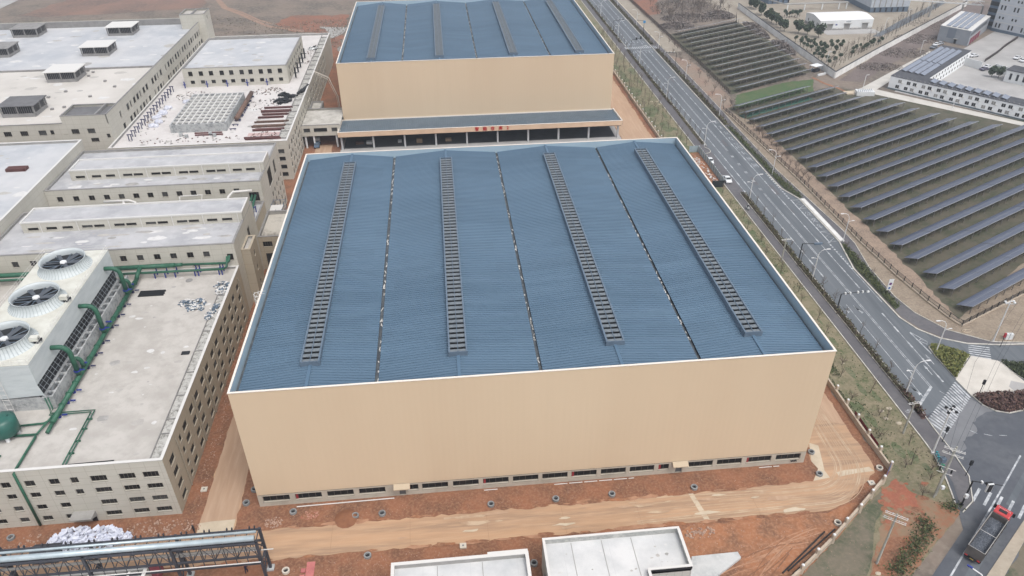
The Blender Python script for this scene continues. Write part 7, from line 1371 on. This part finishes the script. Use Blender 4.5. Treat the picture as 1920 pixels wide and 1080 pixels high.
# fire-station like hall, grey
GH = thing('grey_hall', 'grey two-storey hall with roof solar strips and red roller doors', 'hall', (269.3, 232.4, 0))
g0 = Vector((269.3, 232.4)); ga = (Vector((261.7, 243.5))-g0); gb = Vector((294.5, 256.5))-g0; gan = ga.normalized(); gbn = gb.normalized()
def gq(a, b): p = g0+gan*a+gbn*b; return (p.x, p.y)
WA, WBn = ga.length, gb.length
MB().prism([gq(0, 0), gq(0, WBn), gq(WA, WBn), gq(WA, 0)], 0, 6.5).build('wall', mat('grey_cladding', (142, 148, 156), (132, 138, 146), .3, .6), GH)
MB().prism([gq(-.1, -.1), gq(-.1, WBn+.1), gq(WA+.1, WBn+.1), gq(WA+.1, -.1)], 6.5, 6.65).build('roof', M_coplight, GH)
for k in range(4): a = 2+k*2.5; MB().prism([gq(a, 1), gq(a, WBn-1), gq(a+1.9, WBn-1), gq(a+1.9, 1)], 6.8, 6.95).build('solar_strip', MATS['pale_solar'], GH)
for k in range(4): b = 3+k*4.6; MB().prism([gq(-.06, b), gq(-.06, b+3.6), gq(.02, b+3.6), gq(.02, b)], 0, 2.9).build('roller_door', mat('roller_red', (132, 44, 62)), GH)
for k in range(14): b = 1.2+k*2.1; MB().prism([gq(-.05, b), gq(-.05, b+1), gq(.02, b+1), gq(.02, b)], 4.1, 5.6).build('window', M_glass if k % 2 else M_dark, GH)
MB().prism([gq(-.06, 0), gq(-.06, WBn), gq(-.03, WBn), gq(-.03, 0)], 2.95, 3.15).build('band', M_coplight, GH)
MB().prism([gq(6.2, -.07), gq(6.2, .02), gq(9.7, .02), gq(9.7, -.07)], 2, 6.2).build('grey_panel', mat('slate_panel', (112, 122, 134)), GH); MB().prism([gq(5, -.1), gq(5, .02), gq(6, .02), gq(6, -.1)], 0, 2).build('door', M_dark, GH); MB().prism([gq(4.5, -1), gq(4.5, 0), gq(6.5, 0), gq(6.5, -1)], 2.1, 2.25).build('door_canopy', M_parin, GH)
# tall white block
TB = thing('office_tower', 'tall white building with tinted slit windows cut by the top right corner', 'tower block', (310, 262, 0))
t0 = Vector((296.5, 256)); tdn = (Vector((303.5, 241.6))-t0).normalized(); tdc = Vector((-tdn.y, tdn.x)); tdc = tdc if tdc.x > 0 else -tdc
def tqq(a, b): p = t0+tdn*a+tdc*b; return (p.x, p.y)
MB().prism([tqq(0, 0), tqq(60, 0), tqq(60, 25), tqq(0, 25)], 0, 26).build('wall', mat('tower_white', (186, 190, 196), (176, 182, 188), .3, .7), TB); MB().prism([tqq(-.1, -.1), tqq(60, -.1), tqq(60, 0), tqq(-.1, 0)], 0, 1.3).build('plinth', M_bluegrey, TB)
for fl in range(6):
    MB().prism([tqq(0, -.08), tqq(60, -.08), tqq(60, -.01), tqq(0, -.01)], 4.3+fl*4, 4.6+fl*4).build('string_course', M_coplight, TB)
    for k in range(9): a = 1.2+k*6+(.5 if fl % 2 else 0); MB().prism([tqq(a, -.06), tqq(a+.7, -.06), tqq(a+.7, -.01), tqq(a, -.01)], 1.9+fl*4, 3.9+fl*4-(.9 if fl % 2 else 0)).prism([tqq(a+1.6, -.06), tqq(a+2.3, -.06), tqq(a+2.3, -.01), tqq(a+1.6, -.01)], 1.9+fl*4, 3.9+fl*4-(.9 if fl % 2 else 0)).build('window', M_glass, TB)
CW = thing('curtain_wall_wing', 'glazed grey wing between the footbridge and the tall white building', 'building', tuple(tqq(-4, 4)))
MB().prism([tqq(-5, 2), tqq(-.2, 2), tqq(-.2, 14), tqq(-5, 14)], 0, 24).build('body', M_bluegrey, CW)
for fl in range(8): MB().prism([tqq(-5.1, 1.9), tqq(-.2, 1.9), tqq(-.2, 2), tqq(-5.1, 2)], 1.6+fl*3, 3.4+fl*3).build('glazing', M_glass, CW)
FB = thing('footbridge', 'white lattice footbridge crossing at the top right', 'footbridge', tuple(G(1790, 25)))
fa_, fb_ = G(1700, -2, 8), G(1845, 8, 8)
mb = MB()
for z in (7.4, 9.2):
    for s in (0, 1.6): mb.tube([(fa_.x-15, fa_.y+s+8, z), (fb_.x, fb_.y+s, z)], .14, 5)
for k in range(20):
    t = k/19; x = fa_.x-15+(fb_.x-fa_.x+15)*t; y = fa_.y+8+(fb_.y-fa_.y-8)*t; x2 = fa_.x-15+(fb_.x-fa_.x+15)*(t+1/19); y2 = fa_.y+8+(fb_.y-fa_.y-8)*(t+1/19)
    if k < 19: mb.tube([(x, y, 7.4), (x2, y2, 9.2)] if k % 2 else [(x, y, 9.2), (x2, y2, 7.4)], .08, 4)
mb.build('truss', M_wht, FB)
for t in (.35, .75, 1): x = fa_.x+(fb_.x-fa_.x)*t; y = fa_.y+(fb_.y-fa_.y)*t; MB().box(x-.3, y-.3, 0, x+.3, y+.3, 7.4).build('pier', M_parin, FB)
# big warehouses along the top edge
def bigshed(name, label, pa, pb, dep, h):
    a = Vector(tuple(G(*pa))[:2]); b = Vector(tuple(G(*pb))[:2]); u = (b-a).normalized(); n_ = Vector((-u.y, u.x)); n_ = n_ if n_.y > 0 else -n_; T = thing(name, label, 'warehouse', (a.x, a.y, 0)); L = (b-a).length
    def q(s, d): p = a+u*s+n_*d; return (p.x, p.y)
    MB().prism([q(0, 0), q(L, 0), q(L, dep), q(0, dep)], 2.6, h).build('wall', mat('far_white_wall', (176, 184, 192), (164, 172, 182), .4, .7), T); MB().prism([q(.1, .1), q(L-.1, .1), q(L-.1, dep), q(.1, dep)], 0, 2.6).build('base_band', M_bluegrey, T)
    k = 1.2
    while k < L-1: MB().prism([q(k, -.08), q(k+.5, -.08), q(k+.5, 0), q(k, 0)], 2.7, h-.2).build('rib', M_parin, T); MB().prism([q(k+.9, -.0), q(k+1.7, -.0), q(k+1.7, .08), q(k+.9, .08)], .3, 2.4).build('opening', M_dark, T); k += 3.1
bigshed('white_warehouse', 'large white warehouse with a grey base at the top edge right of the shed', (1630, 24), (1702, 22), 40, 14)
bigshed('white_warehouse', 'corner of a white warehouse at the top edge left of the pipe bridge', (1440, 8), (1477, 6), 40, 12)
PG = thing('pipe_bridge', 'pale overhead pipe bridge on white legs at the top edge behind the shed', 'pipe bridge', tuple(G(1540, 15)))
pa_, pb_ = G(1474, 9, 3), G(1592, 5, 3)
MB().tube([(pa_.x, pa_.y, 3.2), (pb_.x, pb_.y, 3.2)], .3, 6).tube([(pa_.x, pa_.y+1.5, 3.2), (pb_.x, pb_.y+1.5, 3.2)], .3, 6).tube([(pa_.x, pa_.y, 3.2), (pa_.x-5, pa_.y+12, 3.2)], .3, 6).build('pipes', M_parin, PG)
for t in (.03, .3, .58, .85, .97): x = pa_.x+(pb_.x-pa_.x)*t; y = pa_.y+(pb_.y-pa_.y)*t; MB().box(x-.25, y-.25, 0, x+.25, y+.25, 3).build('leg', M_wht, PG)
# service yard pieces
def quadwall(name, label, pts, h, m, cat='wall', z=0):
    return tag(MB().strip([tuple(G(*p))[:2] for p in pts], .25, z, h).build(name, m), label, cat)
quadwall('screen_wall', 'white screen wall with slots beside the dormitory wing', [(1802, 121), (1838, 131)], 3.2, M_wht); quadwall('screen_wall', 'white screen wall with slots right of the courtyard trees', [(1863, 133), (1905, 146)], 3, M_wht)
for nm, (pa, pb), lb in (('first', ((1826, 125), (1836, 128)), 'beside the dormitory'), ('second', ((1872, 134), (1882, 138)), 'by the courtyard trees')):
    for k in range(4): t = k/3; g = G(pa[0]+(pb[0]-pa[0])*t, pa[1]+(pb[1]-pa[1])*t); MB().box(g.x-.06, g.y-.25, .8, g.x+.06, g.y-.18, 2.6).build('slot_post', M_bluegrey, bpy.data.objects['screen_wall' if nm == 'first' else 'screen_wall.001'])
g = G(1905, 160); RH = thing('white_house', 'small white house with dark roof and tall dark windows at the right edge', 'house', (g.x, g.y, 0)); ang = math.atan2(dn.y, dn.x)
MB().obox((g.x+6, g.y+1), ang, 16, 8, 0, 4.5).build('wall', M_wht, RH); MB().obox((g.x+6, g.y+1), ang, 16.4, 8.4, 4.5, 4.75).build('roof', M_droof, RH)
for k in range(5): c = Vector((g.x+6, g.y+1))+Vector((math.cos(ang), math.sin(ang)))*(-6+k*2.4)-Vector((-math.sin(ang), math.cos(ang)))*4.02*(1 if True else 0); MB().obox((c.x, c.y), ang, .8, .08, 1.2, 3.6).build('window', M_dark, RH)
for i in range(3): 
    c = Vector((g.x+4, g.y-7))+Vector((i*2.6, -i*3.2)); 
structure('dorm_lawn', MB().flat([dq_(13, 9), dq_(22, 9), dq_(22, 20), dq_(13, 20)], .08), M_lawn)
structure('dorm_soil', MB().flat([dq_(8.4+4, 7.6), dq_(44, 7.6), dq_(44, 10.2), dq_(12, 10.2)], .07), M_redpatch)
quadwall('yard_fence', 'dark fence with shrubs dividing the service yard', [(1846, 116), (1870, 100), (1884, 88), (1908, 72)], 1.3, M_fence, 'fence')
# small structures between the solar fields
g = G(1440+370/4, 545/4); HT = thing('site_hut', 'small white-roofed open shelter at the edge of the solar fields', 'shelter', (g.x, g.y, 0)); MB().obox((g.x, g.y+2), .45, 4.6, 3.2, 2.4, 2.55).build('roof', M_wht, HT)
for sx in (-2, 2):
    for sy in (.8, 3.2): MB().box(g.x+sx-.06, g.y+sy-.06, 0, g.x+sx+.06, g.y+sy+.06, 2.4).build('post', M_bluegrey, HT)
MB().obox((g.x, g.y+1.4), .45, 3, 1.2, 0, 1.1).build('bench', M_dark, HT)
for i, (a, b_, L_, wd_) in enumerate(((1440+400/4, 565/4, 4.5, .5), (1440+350/4, 530/4, 3, .5))): g = G(a, b_); tag(MB().obox((g.x, g.y), .4-i*.8, L_, wd_, 0, .8).build('concrete_block_wall', M_wht), ('low white block wall in front of the open shelter' if i == 0 else 'low white block wall left of the open shelter'), 'wall')
g = G(1440+735/4, 720/4); CTn = thing('white_container', 'white lattice-topped container where the concrete lane meets the solar field', 'container', (g.x, g.y, 0)); MB().obox((g.x, g.y+1.5), -.2, 6.4, 3.2, 0, 1.6).build('body', M_wht, CTn)
lt = MB()
for k in range(8): lt.obox((g.x-2.6+k*.75, g.y+1.6), 1.2, 2.8, .08, 1.62, 1.8)
lt.build('roof_lattice', M_bluegrey, CTn)
g = G(1440+620/4, 700/4); tag(MB().obox((g.x, g.y), .1, 5, 3, .05, .5).build('white_slab', M_pale), 'pale concrete slab left of the white container', 'slab')
for i, (a, b_, h_) in enumerate(((1440+710/4, 670/4, 5.5), (1440+1140/4, 400/4, 5.5), (1440+1040/4, 165/4, 6), (1440+870/4, 235/4, 6), (1440+435/4, 490/4, 5.5), (1440+1380/4, 820/4, 4), (1440+1190/4, 90/4, 6))):
    g = G(a, b_); T = thing('street_lamp', ['white lamp post beside the white container', 'white lamp post on the lane by the dormitory roof', 'white lamp post on the compound road behind the shed corner', 'white lamp post beside the compound road, left of the others', 'white lamp post behind the corner of the retaining wall', 'short white lamp post in front of the dormitory', 'white lamp post on the compound road near the top edge'][i], 'street lamp', (g.x, g.y, 0), 'lamp posts in the far compound')
    MB().tube([(g.x, g.y, 0), (g.x, g.y, h_)], .1, 6).build('pole', M_lamp, T); MB().tube([(g.x, g.y, h_), (g.x+1.2, g.y, h_+.15)], .09, 6).build('lamp_head', M_lamp, T)
for i, (a, b_) in enumerate(((1440+1000/4, 790/4+9), )): pass
tag(MB().obox(tuple(G(1855, 503))[:2], .45, 3.6, .3, .02, .2).build('timber_plank', M_pale), 'pale plank lying in the grass between two solar rows near the right edge', 'plank')
g = G(1440+1490/4, 600-200+885/4); tag(MB().tube([(g.x+.7*math.cos(a)*1.4, g.y+.5*math.sin(a), .1) for a in [k*math.tau/10 for k in range(11)]], .06, 5).tube([(g.x-.8, g.y-.3, .1), (g.x+.2, g.y+.6, .1)], .05, 5).build('pipe_loop', M_pale), 'loop of pale hose lying in dry grass by the fence corner', 'hose')
def bigtree(): pass
# ================================================================ AIR
hz_ = MB().box(-700, -350, -1, 900, 1400, 130)
m = bpy.data.materials.new('haze_air'); m.use_nodes = True; n = m.node_tree; n.nodes.remove(n.nodes['Principled BSDF']); pv = n.nodes.new('ShaderNodeVolumePrincipled'); pv.inputs['Color'].default_value = (.80, .86, .95, 1); pv.inputs['Density'].default_value = .0003; pv.inputs['Anisotropy'].default_value = .2
n.links.new(pv.outputs[0], n.nodes['Material Output'].inputs['Volume'])
tag(hz_.build('haze', m), 'thin pale haze in the air over the whole site', 'haze', None, 'stuff')
